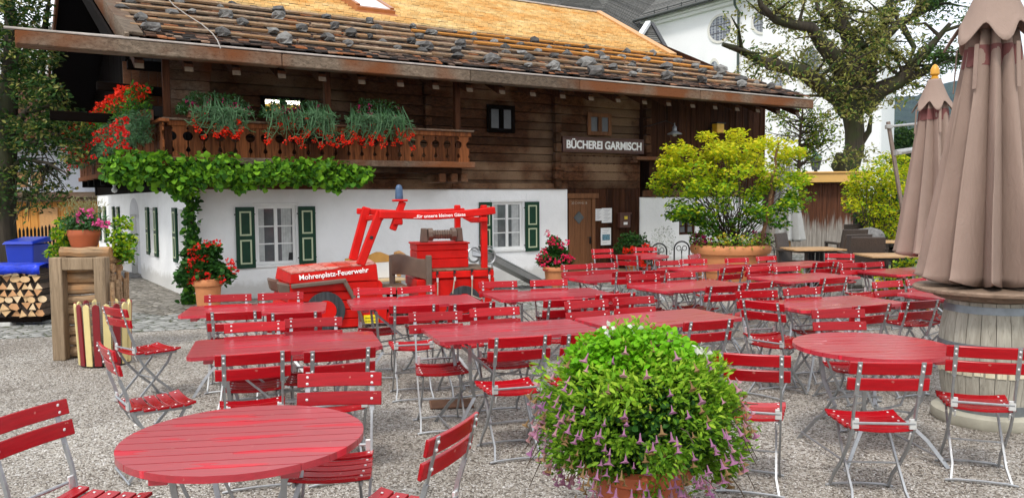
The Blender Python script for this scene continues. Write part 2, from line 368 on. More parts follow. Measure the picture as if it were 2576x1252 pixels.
d=Vector((math.sin(SUN_AZ)*math.cos(SUN_EL),math.cos(SUN_AZ)*math.cos(SUN_EL),math.sin(SUN_EL)))
so.rotation_euler=d.to_track_quat('Z','Y').to_euler(); so.location=d*50
vs=SC.view_settings; vs.view_transform='Standard'; vs.look='None'; vs.exposure=.66; vs.gamma=1; vs.use_curve_mapping=False
SC.cycles.volume_bounces=1; SC.cycles.max_bounces=7; SC.cycles.transparent_max_bounces=8
# ------------------------------------------------------------------ ground
def gravel():
    m,n,o=nt('pea gravel'); v=coords(n)
    vo=N(n,'ShaderNodeTexVoronoi'); vo.inputs['Scale'].default_value=62; L(n,v,vo.inputs['Vector'])
    s=N(n,'ShaderNodeSeparateColor'); L(n,vo.outputs['Color'],s.inputs[0])
    c=ramp(n,[(0,(.09,.075,.06)),(.2,(.20,.175,.145)),(.42,(.33,.295,.25)),(.7,(.42,.39,.34)),(.93,(.52,.49,.45)),(1,(.66,.64,.62))],s.outputs[0]).outputs[0]
    big=noise(n,v,.7,4); c=mixc(n,c,(.30,.25,.19),ramp(n,[(.55,(0,0,0)),(.8,(.35,)*3)],big).outputs[0])
    c=mixc(n,c,ramp(n,[(.38,(.70,.68,.66)),(.6,(1.04,1.04,1.04))],noise(n,v,.6,5,.65)).outputs[0],1,'MULTIPLY'); b=pbr(n,o,c,.7,0,.35); inv=N(n,'ShaderNodeMath',operation='SUBTRACT'); inv.inputs[0].default_value=1; L(n,vo.outputs['Distance'],inv.inputs[1])
    bump(n,inv.outputs[0],1.0,.016,b); return m
M['gravel']=gravel()
def cobble(name,scale,base,joint,stretch=(1,1,1),rot=0,w=.08):
    m,n,o=nt(name); v=coords(n,'Object',stretch,(0,0,rot))
    vo=N(n,'ShaderNodeTexVoronoi'); vo.feature='DISTANCE_TO_EDGE'; vo.inputs['Scale'].default_value=scale; vo.inputs['Randomness'].default_value=.75; L(n,v,vo.inputs['Vector'])
    v2=N(n,'ShaderNodeTexVoronoi'); v2.inputs['Scale'].default_value=scale; v2.inputs['Randomness'].default_value=.75; L(n,v,v2.inputs['Vector'])
    s=N(n,'ShaderNodeSeparateColor'); L(n,v2.outputs['Color'],s.inputs[0])
    c=ramp(n,[(0,tuple(x*.6 for x in base)),(1,tuple(min(1,x*1.35) for x in base))],s.outputs[0]).outputs[0]
    c=mixc(n,c,ramp(n,[(.3,(.6,)*3),(.7,(1.15,)*3)],noise(n,v,9,5)).outputs[0],1,'MULTIPLY')
    k=ramp(n,[(w*.4,(1,1,1)),(w,(0,0,0))],vo.outputs['Distance']); c=mixc(n,c,joint,k.outputs[0])
    b=pbr(n,o,c,.65,0,.4); h=ramp(n,[(0,(0,0,0)),(w*2.5,(1,1,1))],vo.outputs['Distance']); bump(n,h.outputs[0],.9,.03,b); return m
M['cobble']=cobble('rounded cobblestones',6.5,(.36,.33,.285),(.08,.07,.045),(1,1.9,1),R(31))
M['setts']=cobble('granite setts',6.0,(.36,.36,.34),(.07,.08,.04),(1,1.25,1),R(20),.06)
def sheet(name,pts,z,mat,kind='structure',sub=0):
    b=MB(); b.add([(x,y,z if not callable(z) else z(x,y)) for x,y in pts],[tuple(range(len(pts)))]); o=b.build(name,mat); tag(o,kind=kind); return o
M['field']=simple('meadow beyond',(.05,.08,.02),.9,var=.4,scale=.4,bmp=.3)
sheet('ground',[(-2500,-600),(2500,-600),(2500,3500),(-2500,3500)],-.012,M['field'])
sheet('gravel_yard',[(-30,-6),(30,-6),(34,34),(-30,34)],0,M['gravel'])
H=Frame((-5.4,13.55,0),31.0)          # long front of the farmhouse
gv=Frame((-5.4,13.55,0),124.5)        # its gable side: a runs back, w<0 is ... behind the wall
# gable frame: a along the gable, face towards the left of the picture is +w
yb=lambda x: 10.35+.345*(x+5.5)
sheet('sett_paving',[(-14,yb(-14)+.6),(-5.5,yb(-5.5)),(0,yb(0)),(3.4,yb(3.4)),(3.9,14.8),(9,17.5),(12,24),(-3,24),(-14,18)],.004,M['setts'])
sheet('cobbled_path',[(-5.35,12.0),(-4.9,12.9),(H.P(7,.1,0).x,H.P(7,.1,0).y),(-5.3,13.75),tuple(gv.P(14,-.1,0))[:2],(-14.4,22.5),(-9.8,16.8),(-7.4,13.2)],.008,M['cobble'])
# loose pebbles on top of the near gravel: one mass nobody could count
def pebbles(n):
    u=rng.uniform(0,1,n); Y=2.35+ (8.2-2.35)*u**1.6; X=rng.uniform(-.78,.78,n)*Y*1.0
    r=rng.uniform(.0035,.0075,n)*np.where(rng.uniform(0,1,n)>.985,1.8,1)
    base=np.array([(1,0,0),(.2,.9,0),(-.9,.35,0),(-.5,-.8,0),(.55,-.75,0),(0,0,.75)])
    a=rng.uniform(0,2*PI,n); ca,sa=np.cos(a),np.sin(a); st=rng.uniform(.7,1.4,n)
    V=np.zeros((n,6,3))
    for k in range(6):
        x=base[k,0]*st*(1+rng.uniform(-.2,.2,n)); y=base[k,1]*(1+rng.uniform(-.2,.2,n)); z=base[k,2]*rng.uniform(.6,1.2,n)
        V[:,k,0]=X+(x*ca-y*sa)*r; V[:,k,1]=Y+(x*sa+y*ca)*r; V[:,k,2]=.001+z*r*1.0+(.0 if k<5 else .002)
    i=np.arange(n)*6; F=np.stack([i,i+1,i+5,i+1,i+2,i+5,i+2,i+3,i+5,i+3,i+4,i+5,i+4,i,i+5],1).ravel()
    me=bpy.data.meshes.new('loose_pebbles'); me.vertices.add(6*n); me.vertices.foreach_set('co',V.ravel())
    me.loops.add(15*n); me.loops.foreach_set('vertex_index',F); me.polygons.add(5*n); me.polygons.foreach_set('loop_start',np.arange(5*n)*3)
    me.polygons.foreach_set('use_smooth',np.ones(5*n,bool)); me.update(calc_edges=True)
    m,nn,o=nt('loose pebble'); g=N(nn,'ShaderNodeNewGeometry')
    c=ramp(nn,[(0,(.09,.075,.06)),(.18,(.2,.17,.14)),(.42,(.34,.305,.26)),(.7,(.43,.40,.35)),(.93,(.53,.50,.46)),(1,(.7,.68,.66))],g.outputs['Random Per Island'])
    cc_=mixc(nn,c.outputs[0],ramp(nn,[(.38,(.70,.68,.66)),(.6,(1.04,1.04,1.04))],noise(nn,coords(nn),.6,5,.65)).outputs[0],1,'MULTIPLY'); pbr(nn,o,cc_,.6,0,.4); me.materials.append(m)
    ob=bpy.data.objects.new('loose_pebbles',me); COL.objects.link(ob); tag(ob,'loose small grey and beige pebbles strewn over the gravel yard','pebbles',kind='stuff')
pebbles(150000)
# ------------------------------------------------------------------ farmhouse
house=empty('farmhouse',H.P(7,5,0),'long old farmhouse with whitewashed ground floor, dark log upper floor and stone weighted shingle roof','house')
HM=H.M
ZT=1.95           # top of the whitewashed floor
KR=.45; ZE=4.15; Q0=-1.45   # roof pitch, eave height, eave line
TEND=14.0
def wall_holes(b,M0,a0,a1,z0,z1,holes,depth=.28,mi=0,sign=1):
    """front face with rectangular recesses; holes (a0,a1,z0,z1)"""
    xs=sorted({a0,a1,*[h[0] for h in holes],*[h[1] for h in holes]}); zs=sorted({z0,z1,*[h[2] for h in holes],*[h[3] for h in holes]})
    b.M=M0
    for i in range(len(xs)-1):
        for j in range(len(zs)-1):
            cx=(xs[i]+xs[i+1])/2; cz=(zs[j]+zs[j+1])/2
            if any(h[0]<cx<h[1] and h[2]<cz<h[3] for h in holes): continue
            b.add([(xs[i],0,zs[j]),(xs[i+1],0,zs[j]),(xs[i+1],0,zs[j+1]),(xs[i],0,zs[j+1])],[(0,1,2,3)],mi)
    for h in holes:
        p=[(h[0],h[2]),(h[1],h[2]),(h[1],h[3]),(h[0],h[3])]
        for k in range(4):
            c,e=p[k],p[(k+1)%4]; b.add([(c[0],0,c[1]),(e[0],0,e[1]),(e[0],depth*sign,e[1]),(c[0],depth*sign,c[1])],[(0,1,2,3)],mi)
        b.add([(x,depth*sign,z) for x,z in p],[(0,1,2,3)],mi)
    b.M=None
def hr(x0,y0,x1,y1,w=0):   # rectangle on the front wall seen between two photo corners
    a0,z1=H.at(x0,y0,w); a1,z0=H.at(x1,y1,w); return [a0,a1,z0,z1]
W1=[.985,1.70,.60,1.66]; W2=[5.83,6.585,.68,1.68]; W3=[11.06,11.60,.84,1.42]
b=MB(); wall_holes(b,HM,0,7.74,-.1,ZT,[W1,W2],.12)
b.M=HM; b.add([(0,0,ZT),(7.74,0,ZT),(7.74,.4,ZT),(0,.4,ZT)],[(0,1,2,3)]); b.add([(7.74,0,-.1),(7.74,.4,-.1),(7.74,.4,ZT),(7.74,0,ZT)],[(0,1,2,3)])
b.M=None
wall_holes(b,HM,9.83,TEND,-.1,1.76,[W3],.12); b.M=HM; b.add([(9.83,0,-.1),(9.83,.4,-.1),(9.83,.4,1.76),(9.83,0,1.76)],[(0,1,2,3)]); b.add([(9.83,0,1.76),(TEND,0,1.76),(TEND,.4,1.76),(9.83,.4,1.76)],[(0,1,2,3)])
b.add([(TEND,0,-.1),(TEND,13,-.1),(TEND,13,1.76),(TEND,0,1.76)],[(0,1,2,3)]); b.M=None
b.M=HM; b.bb((6.66,-.012,1.71),(6.98,.05,1.86)); b.M=None
front=b.build('ground_floor_wall',M['plaster'],house)
# gable wall, its frame: x along gable, y to the inside is +  (mirror so that face looks left)
ga=R(124.5); gu=Vector((math.cos(ga),math.sin(ga),0)); gn=Vector((gu.y,-gu.x,0))  # gn points into the house
GM=Matrix(((gu.x,gn.x,0,H.o.x),(gu.y,gn.y,0,H.o.y),(0,0,1,0),(0,0,0,1)))
def gat(x,y,w=0):
    d=ray(x,y); k=(w-(ORG-H.o).dot(gn))/d.dot(gn); p=ORG+d*k; return ((p-H.o).dot(gu),p.z)
def GP(s,w,z): return GM@Vector((s,w,z))
c4=lambda x,y:(x*.3338,418+y*.3338)
gw=[]
for (xl,xr,yt,yb_) in ((1340,1395,318,680),(1128,1165,318,655),(868,890,325,590),(762,786,322,500)):
    s1,zt=gat(*c4(xl,yt)); s0,_=gat(*c4(xr,yt)); gw.append([s0,s1,.64,1.6])
ds0,_=gat(*c4(1052,500)); ds1,_=gat(*c4(983,500)); door=[ds0,ds1,.0,1.45]
b=MB(); wall_holes(b,GM,0,12.6,-.1,ZT,gw+[door],.16)
# arched head of the niche door
b.M=GM; cx=(ds0+ds1)/2; rr=(ds1-ds0)/2; ar=[(cx+rr*math.cos(t),1.45+rr*.62*math.sin(t)) for t in np.linspace(0,PI,13)]
b.add([(p[0],-.004,p[1]) for p in ar],[tuple(range(13))],1)
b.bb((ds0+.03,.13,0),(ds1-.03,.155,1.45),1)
b.M=None
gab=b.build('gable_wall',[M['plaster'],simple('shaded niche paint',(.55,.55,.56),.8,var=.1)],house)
b=MB(GM)
for z in (.86,.94): b.lathe([(0,0),(.035,0),(.035,.01),(0,.01)],(0,0,0),14) if False else b.box(((ds0*.7+ds1*.3),.12,z),(.06,.02,.06))
b.build('door_knob',M['black'],house)
b=MB(GM); b.bb((ds0-.15,-.45,-.02),(ds1+.1,0,.035)); b.build('door_step',M['rock'],house,bevel=.01)
# ---- windows
def window(Mx,r,parent,frame=M['white'],pane=M['glass'],bars=2,depth=.05,name='window',curt=True,fw=.055):
    a0,a1,z0,z1=r; f=MB(Mx); t=.04
    f.bb((a0,depth,z0),(a0+fw,depth+t,z1)); f.bb((a1-fw,depth,z0),(a1,depth+t,z1)); f.bb((a0+fw,depth,z1-fw),(a1-fw,depth+t,z1)); f.bb((a0+fw,depth,z0),(a1-fw,depth+t,z0+fw))
    m=(a0+a1)/2; f.bb((m-fw*.55,depth-.012,z0+fw),(m+fw*.55,depth+t,z1-fw))
    for k in range(1,bars+1):
        z=z0+fw+(z1-z0-2*fw)*k/(bars+1)
        for q0,q1 in ((a0+fw,m-fw*.55),(m+fw*.55,a1-fw)): f.bb((q0,depth+.004,z-.012),(q1,depth+t-.008,z+.012))
    fo=f.build(name,frame,parent,bevel=.004)
    p=MB(Mx); p.bb((a0+fw*.5,depth+.018,z0+fw*.5),(a1-fw*.5,depth+.024,z1-fw*.5)); p.build('pane',pane,fo)
    if curt:
        c=MB(Mx)
        for s0,s1 in ((a0+fw,a0+fw+.10),(a1-fw-.2,a1-fw-.02)):
            k=8
            for i in range(k):
                u0=s0+(s1-s0)*i/k; u1=s0+(s1-s0)*(i+1)/k; w0=depth+.012+.004*(i%2); w1=depth+.012+.004*((i+1)%2)
                c.add([(u0,w0,z0+fw),(u1,w1,z0+fw),(u1,w1,z1-fw),(u0,w0,z1-fw)],[(0,1,2,3)])
        c.build('curtain',M['curtain'],fo)
    return fo
def shutter(Mx,a0,a1,z0,z1,parent,y=-.045,parts=True):
    s=MB(Mx); s.bb((a0,y,z0),(a1,y+.035,z1))
    ib=.19*(a1-a0); mz=(z0+z1)/2
    tr=MB()
    for q0,q1 in ((z0+.075,mz-.035),(mz+.035,z1-.075)):
        w=.028; x0,x1=a0+ib,a1-ib
        s.M=Mx
        for r_ in (((x0,q0),(x0+w,q1)),((x1-w,q0),(x1,q1)),((x0+w,q0),(x1-w,q0+w)),((x0+w,q1-w),(x1-w,q1))):
            s.bb((r_[0][0],y-.008,r_[0][1]),(r_[1][0],y+.001,r_[1][1]),1)
    for z in (z0+.13,z1-.13): s.bb((a0-.02,y+.036,z-.01),(a0+.06,y+.042,z+.01),2); s.bb((a1-.06,y+.036,z-.01),(a1+.02,y+.042,z+.01),2)
    return s.build('shutter',[M['green'],M['cream'],M['black']],parent,bevel=.003)
def surround(Mx,r,parent):
    a0,a1,z0,z1=r; s=MB(Mx); w=.05
    s.bb((a0-w,-.018,z1),(a1+w,.01,z1+w)); s.build('lintel',M['white'],parent,bevel=.006); s=MB(Mx); s.bb((a0-w,-.03,z0-.05),(a1+w,.01,z0)); return s.build('sill',M['white'],parent,bevel=.006)
for r in (W1,W2):
    wf=window(HM,r,house); surround(HM,r,house)
sL=hr(592,528,648,662); shutter(HM,.63,.955,.555,1.64,house); shutter(HM,1.735,2.05,.57,1.64,house)
shutter(HM,5.50,5.80,.63,1.685,house); shutter(HM,6.62,6.975,.62,1.685,house)
window(HM,W3,house,M['logv'],M['glass'],2,.03,curt=False,fw=.06)
b=MB(HM)    # little lamp in the left window, bulletin inside
b.prism([(1.56,.66),(1.66,.66),(1.645,.80),(1.575,.80)],.062,.066); b.build('window_lamp',M['black'],house)
for r in gw:
    window(GM,r,house,depth=.09,curt=False); wd=r[1]-r[0]
    s=MB(GM)
    shutter(GM,r[0]-.03-min(.55,wd*.55),r[0]-.03,r[2]-.04,r[3]+.03,house); shutter(GM,r[1]+.03,r[1]+.03+min(.55,wd*.55),r[2]-.04,r[3]+.03,house)
    s.bb((r[0]-.02,-.02,r[2]-.05),(r[1]+.02,.02,r[2])); s.build('window_sill',M['white'],house)
# ---- timber upper floor
def logs(b,a0,a1,z0,z1,w=0,step=.195,jit=.006,mi=0,th=.16):
    z=z0; k=0
    while z<z1-.02:
        h=min(step*random.uniform(.85,1.12),z1-z); x=a0
        b.box(((a0+a1)/2,w+th/2+random.uniform(-.012,.012),z+h/2),(a1-a0,th,h-.008),None,mi); z+=h; k+=1
b=MB(HM); logs(b,-.02,9.84,ZT+.005,4.5,.03); b.build('log_wall',M['logs'],house,bevel=.018,seg=2)
b=MB(HM)   # foundation beam over the plaster, proud of the wall
b.bb((-.5,-.10,ZT+.0),(4.85,.04,2.16)); b.build('sill_beam',M['logs'],house,bevel=.02)
b=MB(HM); b.bb((4.86,-.06,ZT+.003),(7.72,.03,2.08)); b.build('sill_beam',M['logs'],house,bevel=.02)
b=MB(HM); b.bb((9.9,-.04,1.763),(TEND-.02,.03,1.93)); b.build('sill_beam',M['logs'],house,bevel=.02)
def logends(b,a,z0,z1,w=-.13,wd=.17,step=.2):
    z=z0
    while z<z1:
        h=step*random.uniform(.9,1.1); l=random.uniform(-.02,.03); x=a+random.uniform(-.015,.015)
        b.box((x,w+.06+l/2,z+h/2),(wd*random.uniform(.85,1.05),.14+l,h*.9),(0,0,random.uniform(-.03,.03))); z+=h
for q_ in ((7.42,1.98,4.3),(9.98,2.6,4.3),(4.35,3.0,4.3,-.1)): b=MB(HM); logends(b,*q_); b.build('corner_log_ends',M['logs'],house,bevel=.02,seg=2)
def planks(b,a0,a1,z0,z1,w,wd=.2,th=.03,mi=0,cover=True):
    a=a0
    while a<a1-.02:
        k=min(wd*random.uniform(.8,1.25),a1-a); b.box((a+k/2,w+random.uniform(-.006,.006),(z0+z1)/2),(k-.006,th,z1-z0),None,mi)
        if cover: b.box((a+k,w-th*.6,(z0+z1)/2),(.045,.02,z1-z0-.02),None,mi)
        a+=k
b=MB(HM); planks(b,8.52,9.83,0,2.78,.06,.17); planks(b,7.56,8.52,1.86,2.78,.06,.17); b.bb((7.45,.0,2.78),(9.98,.09,2.84)); b.bb((7.74,.09,-.1),(9.83,.12,2.8))
planks(b,10.1,TEND,1.93,4.35,-.0,.21); b.build('plank_wall',M['logv'],house,bevel=.004)
b=MB(HM); b.bb((9.5,-.28,2.62),(10.5,-.10,2.70)); b.bb((9.52,-.2,2.56),(9.6,-.0,2.62)); b.build('canopy_beam',M['weathered'],house,bevel=.015)
# front door
b=MB(HM); 
for i in range(4): b.bb((7.80+.155*i,.02,.04),(7.80+.155*i+.151,.055,1.74))
dr=b.build('front_door',M['door'],house,bevel=.004)
b=MB(HM); b.box((8.06,.012,1.32),(.2,.02,.2),(0,R(45),0),0); b.build('diamond_pane',M['glass'],dr)
b=MB(HM); b.bb((8.36,-.03,.72),(8.375,.02,.88)); b.bb((8.26,-.05,.86),(8.37,-.035,.875)); b.build('handle',M['black'],dr)
b=MB(HM); b.bb((7.745,-.02,1.745),(8.6,.05,1.86)); b.bb((8.425,-.005,0),(8.52,.06,1.745)); b.build('door_frame',M['door'],house,bevel=.006)
text_mesh('chalk_mark','20 C+M+B 18',.075,textM(H,8.08,.016,1.64),simple('chalk',(.35,.3,.25),.9),dr,.001)
M['dark glass']=simple('dim window glass',(.035,.036,.037),.3,spec=.5,var=.6,scale=3,bmp=.02,bscale=4)
# upper small windows
for r in ([5.71,6.38,3.13,3.70],[8.28,8.95,3.16,3.66]):
    window(HM,r,house,M['black wood'] if r[0]<7 else M['door'],M['dark glass'],0,-.045,curt=False,fw=.09)
# lit upper window inside the loggia
lm,ln,lo=nt('lit ceiling tube'); e=N(ln,'ShaderNodeEmission'); e.inputs[0].default_value=(1,.93,.75,1); e.inputs[1].default_value=9; L(ln,e.outputs[0],lo.inputs[0])
ym,yn,yo=nt('lit yellow shelf'); e=N(yn,'ShaderNodeEmission'); fz=noise(yn,coords(yn,'Object',(30,1,18)),1.6,3); rp_=ramp(yn,[(.35,(.5,.22,.03)),(.65,(1,.75,.16))],fz); L(yn,rp_.outputs[0],e.inputs[0]); e.inputs[1].default_value=1.1; L(yn,e.outputs[0],yo.inputs[0])
b=MB(HM)
lit=[]
for x0,y0,x1,y1 in ((667,249,704,272),(719,252,757,266)):
    r=hr(x0,y0,x1,y1,-.02); lit.append(r); b.bb((r[0],-.005,r[3]-.075),(r[1],-.002,r[3]-.01),0); b.bb((r[0],-.004,r[2]-.06),(r[1],-.001,r[3]-.08),1)
b.build('lit_window',[lm,ym],house)
b=MB(HM); a0=lit[0][0]; a1=lit[1][1]; m1=lit[0][1]; m2=lit[1][0]; z0=lit[1][2]-.14; z1=lit[0][3]
b.bb((a0-.07,-.03,z0),(a0,.03,z1+.06)); b.bb((m1,-.03,z0),(m2,.03,z1)); b.bb((a1,-.03,z0),(a1+.07,.03,z1+.06)); b.bb((a0,-.03,z1),(a1,.03,z1+.06)); b.bb((a0,-.03,z0-.05),(a1,.03,z0))
b.build('lit_window_frame',M['black wood'],house)
# gable timber
RG=(7.9-1.45)
def roofz(q): 
    r=q-Q0; return ZE+KR*r if r<7.9 else ZE+KR*(7.9-(r-7.9))
b=MB(GM)
s=0.0
while s<12.6:
    w=.22; q0=s*math.cos(R(3.5)); b.bb((s,.02+random.uniform(-.006,.006),ZT),(s+w-.006,.06,roofz(q0+.1)-.16)); s+=w
b.bb((0,-.02,ZT),(12.6,.02,2.2)); b.bb((0,-.03,4.1),(12.6,.02,4.35))
for s_ in (0.05,6.4,12.5): b.bb((s_-.1,-.06,ZT),(s_+.1,.02,roofz(s_)-.2))
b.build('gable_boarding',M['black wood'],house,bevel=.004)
b=MB(HM); b.bb((TEND-.05,.02,1.7),(TEND,13,4.6)); b.prism([(0,4.6),(13,4.6),(6.45,7.5)],TEND-.05,TEND,0,'yz'); b.bb((0,12.9,-.1),(TEND,13,4.3)); b.build('rear_walls',M['logv'],house)
# ---- balcony
BQ=-1.0; t0=-.56; t1=4.82; BF=2.36
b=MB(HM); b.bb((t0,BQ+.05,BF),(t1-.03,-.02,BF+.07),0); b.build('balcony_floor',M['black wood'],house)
b=MB(HM); b.bb((t0-.05,BQ-.05,BF-.02),(t1+.05,BQ+.045,BF+.09)); b.build('balcony_floor_beam',M['weathered'],house,bevel=.012)
b=MB(HM); 
for a in (4.25,4.5,4.72): b.bb((a-.07,BQ+.1,BF-.3+.02*a-.08),(a+.07,0,BF-.12)); 
b.bb((t0,-.35,BF-.2),(4.7,-.2,BF-.01)); b.bb((t0,BQ+.1,BF-.13),(4.66,BQ+.24,BF-.005)); b.build('balcony_bracket',M['logs'],house,bevel=.015)
b=MB(HM); b.bb((t0-.08,BQ-.07,3.015),(t1+.02,BQ+.09,3.05),0); b.bb((t0,BQ-.03,2.93),(t1-.02,BQ+.04,3.012),1); b.build('balcony_rail',[M['weathered'],M['baluster']],house,bevel=.006)
def baluster_profile(w,z0,z1):
    h=z1-z0; k=lambda f: z0+h*f; e=.004; half=w/2
    r=.30*w; pts=[]
    side=[(0,half*.96),(.04,half*.98),(.10,half-.03*w),(.14,half-e),(.20,half-.16*w),(.26,half-.12*w),(.34,half-e*2),(.47,half-.05*w)]
    zc=.66; 
    for t in np.linspace(-PI/2,PI/2,9): side.append((zc+ (r/h)*math.sin(t), half-e-r*math.cos(t)))
    side+= [(.86,half-e),(.90,half-.1*w),(.94,half-e),(1,half)]
    side=sorted(side,key=lambda p:p[0])
    return [(d,k(f)) for f,d in side],[( -d,k(f)) for f,d in reversed(side)]
def balustrade(Mx,a0,a1,z0,z1,y,n,name):
    b=MB(Mx); w=(a1-a0)/n; Rr,Ll=baluster_profile(w,z0,z1)
    for i in range(n):
        c=a0+w*(i+.5); poly=[(c+p[0],p[1]) for p in Rr]+[(c+p[0],p[1]) for p in Ll]
        j=random.uniform(-.006,.006); b.prism(poly,y+j,y+j+.028)
    return b.build(name,M['baluster'],house,bevel=.002)
balustrade(HM,t0+.06,t1-.05,BF+.085,2.94,BQ-.012,22,'balustrade')
S0,S1=-1.15,9.9; BO=-.72
balustrade(GM,S0,S1,BF+.03,2.96,BO,44,'balustrade')
b=MB(GM); b.bb((S0-.05,BO-.04,BF-.06),(S1,BO+.1,BF+.04)); b.bb((S0-.05,BO-.05,2.97),(S1,BO+.09,3.02)); b.build('gable_balcony_rail',M['baluster'],house,bevel=.006)
b=MB(GM); b.bb((S0,BO+.1,BF-.04),(S1,0,BF+.02)); 
for k in range(9): b.bb((.3+k*1.15,BO+.02,BF-.22),(.45+k*1.15,.02,BF-.045))
b.bb((S0,BO+.16,BF-.16),(S1,BO+.3,BF-.045)); b.build('gable_balcony_floor',M['black wood'],house)
for a in (t0+.02,2.04,4.56): b=MB(HM); b.bb((a-.055,BQ+.05,BF+.07),(a+.055,BQ+.16,4.25)); b.build('balcony_post',M['logv'],house,bevel=.008)
b=MB(HM)   # plank windscreen at the corner, dark of its square hole painted as a black patch
for k in range(6): b.bb((-.45,-.52,3.08+k*.16),(.12+.02*k,-.49,3.08+k*.16+.152))
b.bb((-.2,-.53,3.3),(-.08,-.521,3.44),1)
for k in range(5): b.bb((-1.05+.13*k,.15,3.35),(-1.05+.13*k+.124,.18,4.05))
b.build('wind_screen',[M['weathered'],M['black']],house,bevel=.004)
b=MB(HM)
b.bar((-1.45,.1,3.62),(.1,.1,3.56),.12,.14); b.bar((-2.1,1.2,3.22),(-.4,1.2,3.2),.12,.16); b.bb((-1.0,-.1,3.9),(0.1,.05,4.05)); b.build('purlin_end',M['black wood'],house,bevel=.01)
# rafters, gutter, roof
b=MB(HM)
k=-.95
while k<TEND+.3:
    b=MB(HM); j=random.uniform(-.02,.02); b.bar((k+j,-1.27,3.80),(k+j,.3,3.80+KR*1.57),.13,.13); b.box((k+j,-1.278,3.795),(.128,.012,.128),(R(-24),0,0),1); k+=.70; b.build('rafter',[M['logv'],M['endgrain']],house,bevel=.006)
GA,GB=-2.52,13.95
b=MB(HM)
xs=[GA,1.1,4.5,6.95,10.2,GB]
for i in range(5):
    p,q=xs[i],xs[i+1]; b.bar((p+.004,Q0-.10,3.985+(.02 if i==0 else 0)),(q-.004,Q0-.10,3.985),.07,.20)
    b.bar((p+.004,Q0+.02,3.92),(q-.004,Q0+.02,3.92),.2,.06)
b.build('gutter',M['weathered'],house,bevel=.015)
b=MB(HM); b.bar((GA-.12,Q0-.10,4.115),(GB,Q0-.10,4.10),.085,.03,0); b.bar((GA+.02,Q0+.05,4.13),(-.95,Q0+.05,4.15),.04,.05,0); b.build('gutter_lip',M['lightmetal'],house,bevel=.006)
b=MB(HM); b.add([(GA,Q0-.07,4.0),(GB,Q0-.07,4.0),(GB,Q0+.10,4.17),(GA+1.4,Q0+.10,4.17)],[(0,1,2,3)]); b.build('gutter_lining',M['zinc'],house)
def RP(t,r,up=0): # point on roof plane (house coords)
    return (t,Q0+r,ZE+KR*r+up)
SK=math.tan(R(3.5))
def tl(r): return -1.1-SK*r
def tr_(r): return 13.85-.62*r
b=MB(HM)  # deck under the shingles and the far slope
b.add([RP(-1.1,0,-.10),RP(13.9,0,-.10),RP(12.1,2.85,-.10),RP(tl(2.85),2.85,-.10),RP(-1.1,0,-.03),RP(13.9,0,-.03),RP(12.1,2.85,-.03),RP(tl(2.85),2.85,-.03)],CF)
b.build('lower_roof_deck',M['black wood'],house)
b=MB(HM)
ridge=7.92; fa=[RP(tl(2.8),2.8,-.12),RP(12.1,2.8,-.12),RP(13.5,ridge,-.12),RP(tl(ridge),ridge,-.12)]
b.add(fa,[(0,1,2,3)]); far=[(t,Q0+2*ridge-(q-Q0),z) for t,q,z in (RP(tl(ridge)-.4,0,-.12),RP(13.5,0,-.12))]
b.add([fa[3],fa[2],far[1],far[0]],[(0,1,2,3)],1); b.build('upper_roof_deck',M['black wood'],house)
b=MB(HM); up_=lambda p:(p[0],p[1],p[2]+.1); b.add([up_(fa[3]),up_(fa[2]),up_(far[1]),up_(far[0])],[(0,1,2,3)]); b.build('rear_roof',M['slate'],house)
def shmat(name,stops,rough=.85):
    m,n,o=nt(name); g=N(n,'ShaderNodeNewGeometry'); c=ramp(n,stops,g.outputs['Random Per Island']).outputs[0]
    f=noise(n,coords(n,'Object',(6,2,6)),5,5); c=mixc(n,c,ramp(n,[(.3,(.55,)*3),(.7,(1.2,)*3)],f).outputs[0],1,'MULTIPLY')
    b_=pbr(n,o,c,rough,0,.25); bump(n,f,.4,.01,b_); return m
M['shold']=shmat('old split shingles',[(0,(.008,.006,.005)),(.35,(.03,.02,.015)),(.55,(.09,.042,.024)),(.8,(.13,.09,.065)),(.92,(.30,.10,.03)),(1,(.24,.19,.145))])
b=MB(HM); r=.0
while r<2.85:
    t=tl(r)+.05; step=.085; te=tr_(r) if r<2.85 else 12
    while t<te-.05:
        w=random.uniform(.10,.22); ln_=random.uniform(.28,.42); lift=random.uniform(.015,.035); sl_=KR*random.uniform(.62,.85)
        x0,x1=t+.004,t+w-.004; rr0=r+random.uniform(-.03,.03); z0=lift+random.uniform(0,.018)
        b.add([(x0,Q0+rr0,ZE+KR*rr0+z0-.0),(x1,Q0+rr0,ZE+KR*rr0+z0+random.uniform(-.008,.008)),(x1,Q0+rr0+ln_,ZE+KR*(rr0+ln_)-.01),(x0,Q0+rr0+ln_,ZE+KR*(rr0+ln_)-.01),
               (x0,Q0+rr0,ZE+KR*rr0+z0+.018),(x1,Q0+rr0,ZE+KR*rr0+z0+.018),(x1,Q0+rr0+ln_,ZE+KR*(rr0+ln_)+.005),(x0,Q0+rr0+ln_,ZE+KR*(rr0+ln_)+.005)],CF)
        t+=w
    r+=step
b.build('old_shingle_roof',M['shold'],house)
def newsh():
    m,n,o=nt('new larch shingles'); v=coords(n,'Object',(1.0,1.0,2.2)); f=noise(n,v,1.1,5,.7); c=ramp(n,[(.32,(.62,.30,.08)),(.46,(.66,.40,.15)),(.62,(.72,.52,.25)),(.75,(.74,.58,.33))],f).outputs[0]
    g=N(n,'ShaderNodeNewGeometry'); h=N(n,'ShaderNodeHueSaturation'); mr=N(n,'ShaderNodeMapRange'); L(n,g.outputs['Random Per Island'],mr.inputs[0]); mr.inputs[3].default_value=.82; mr.inputs[4].default_value=1.12; L(n,mr.outputs[0],h.inputs['Value']); L(n,c,h.inputs['Color']); pbr(n,o,h.outputs[0],.75,0,.2); return m
M['shnew']=newsh()
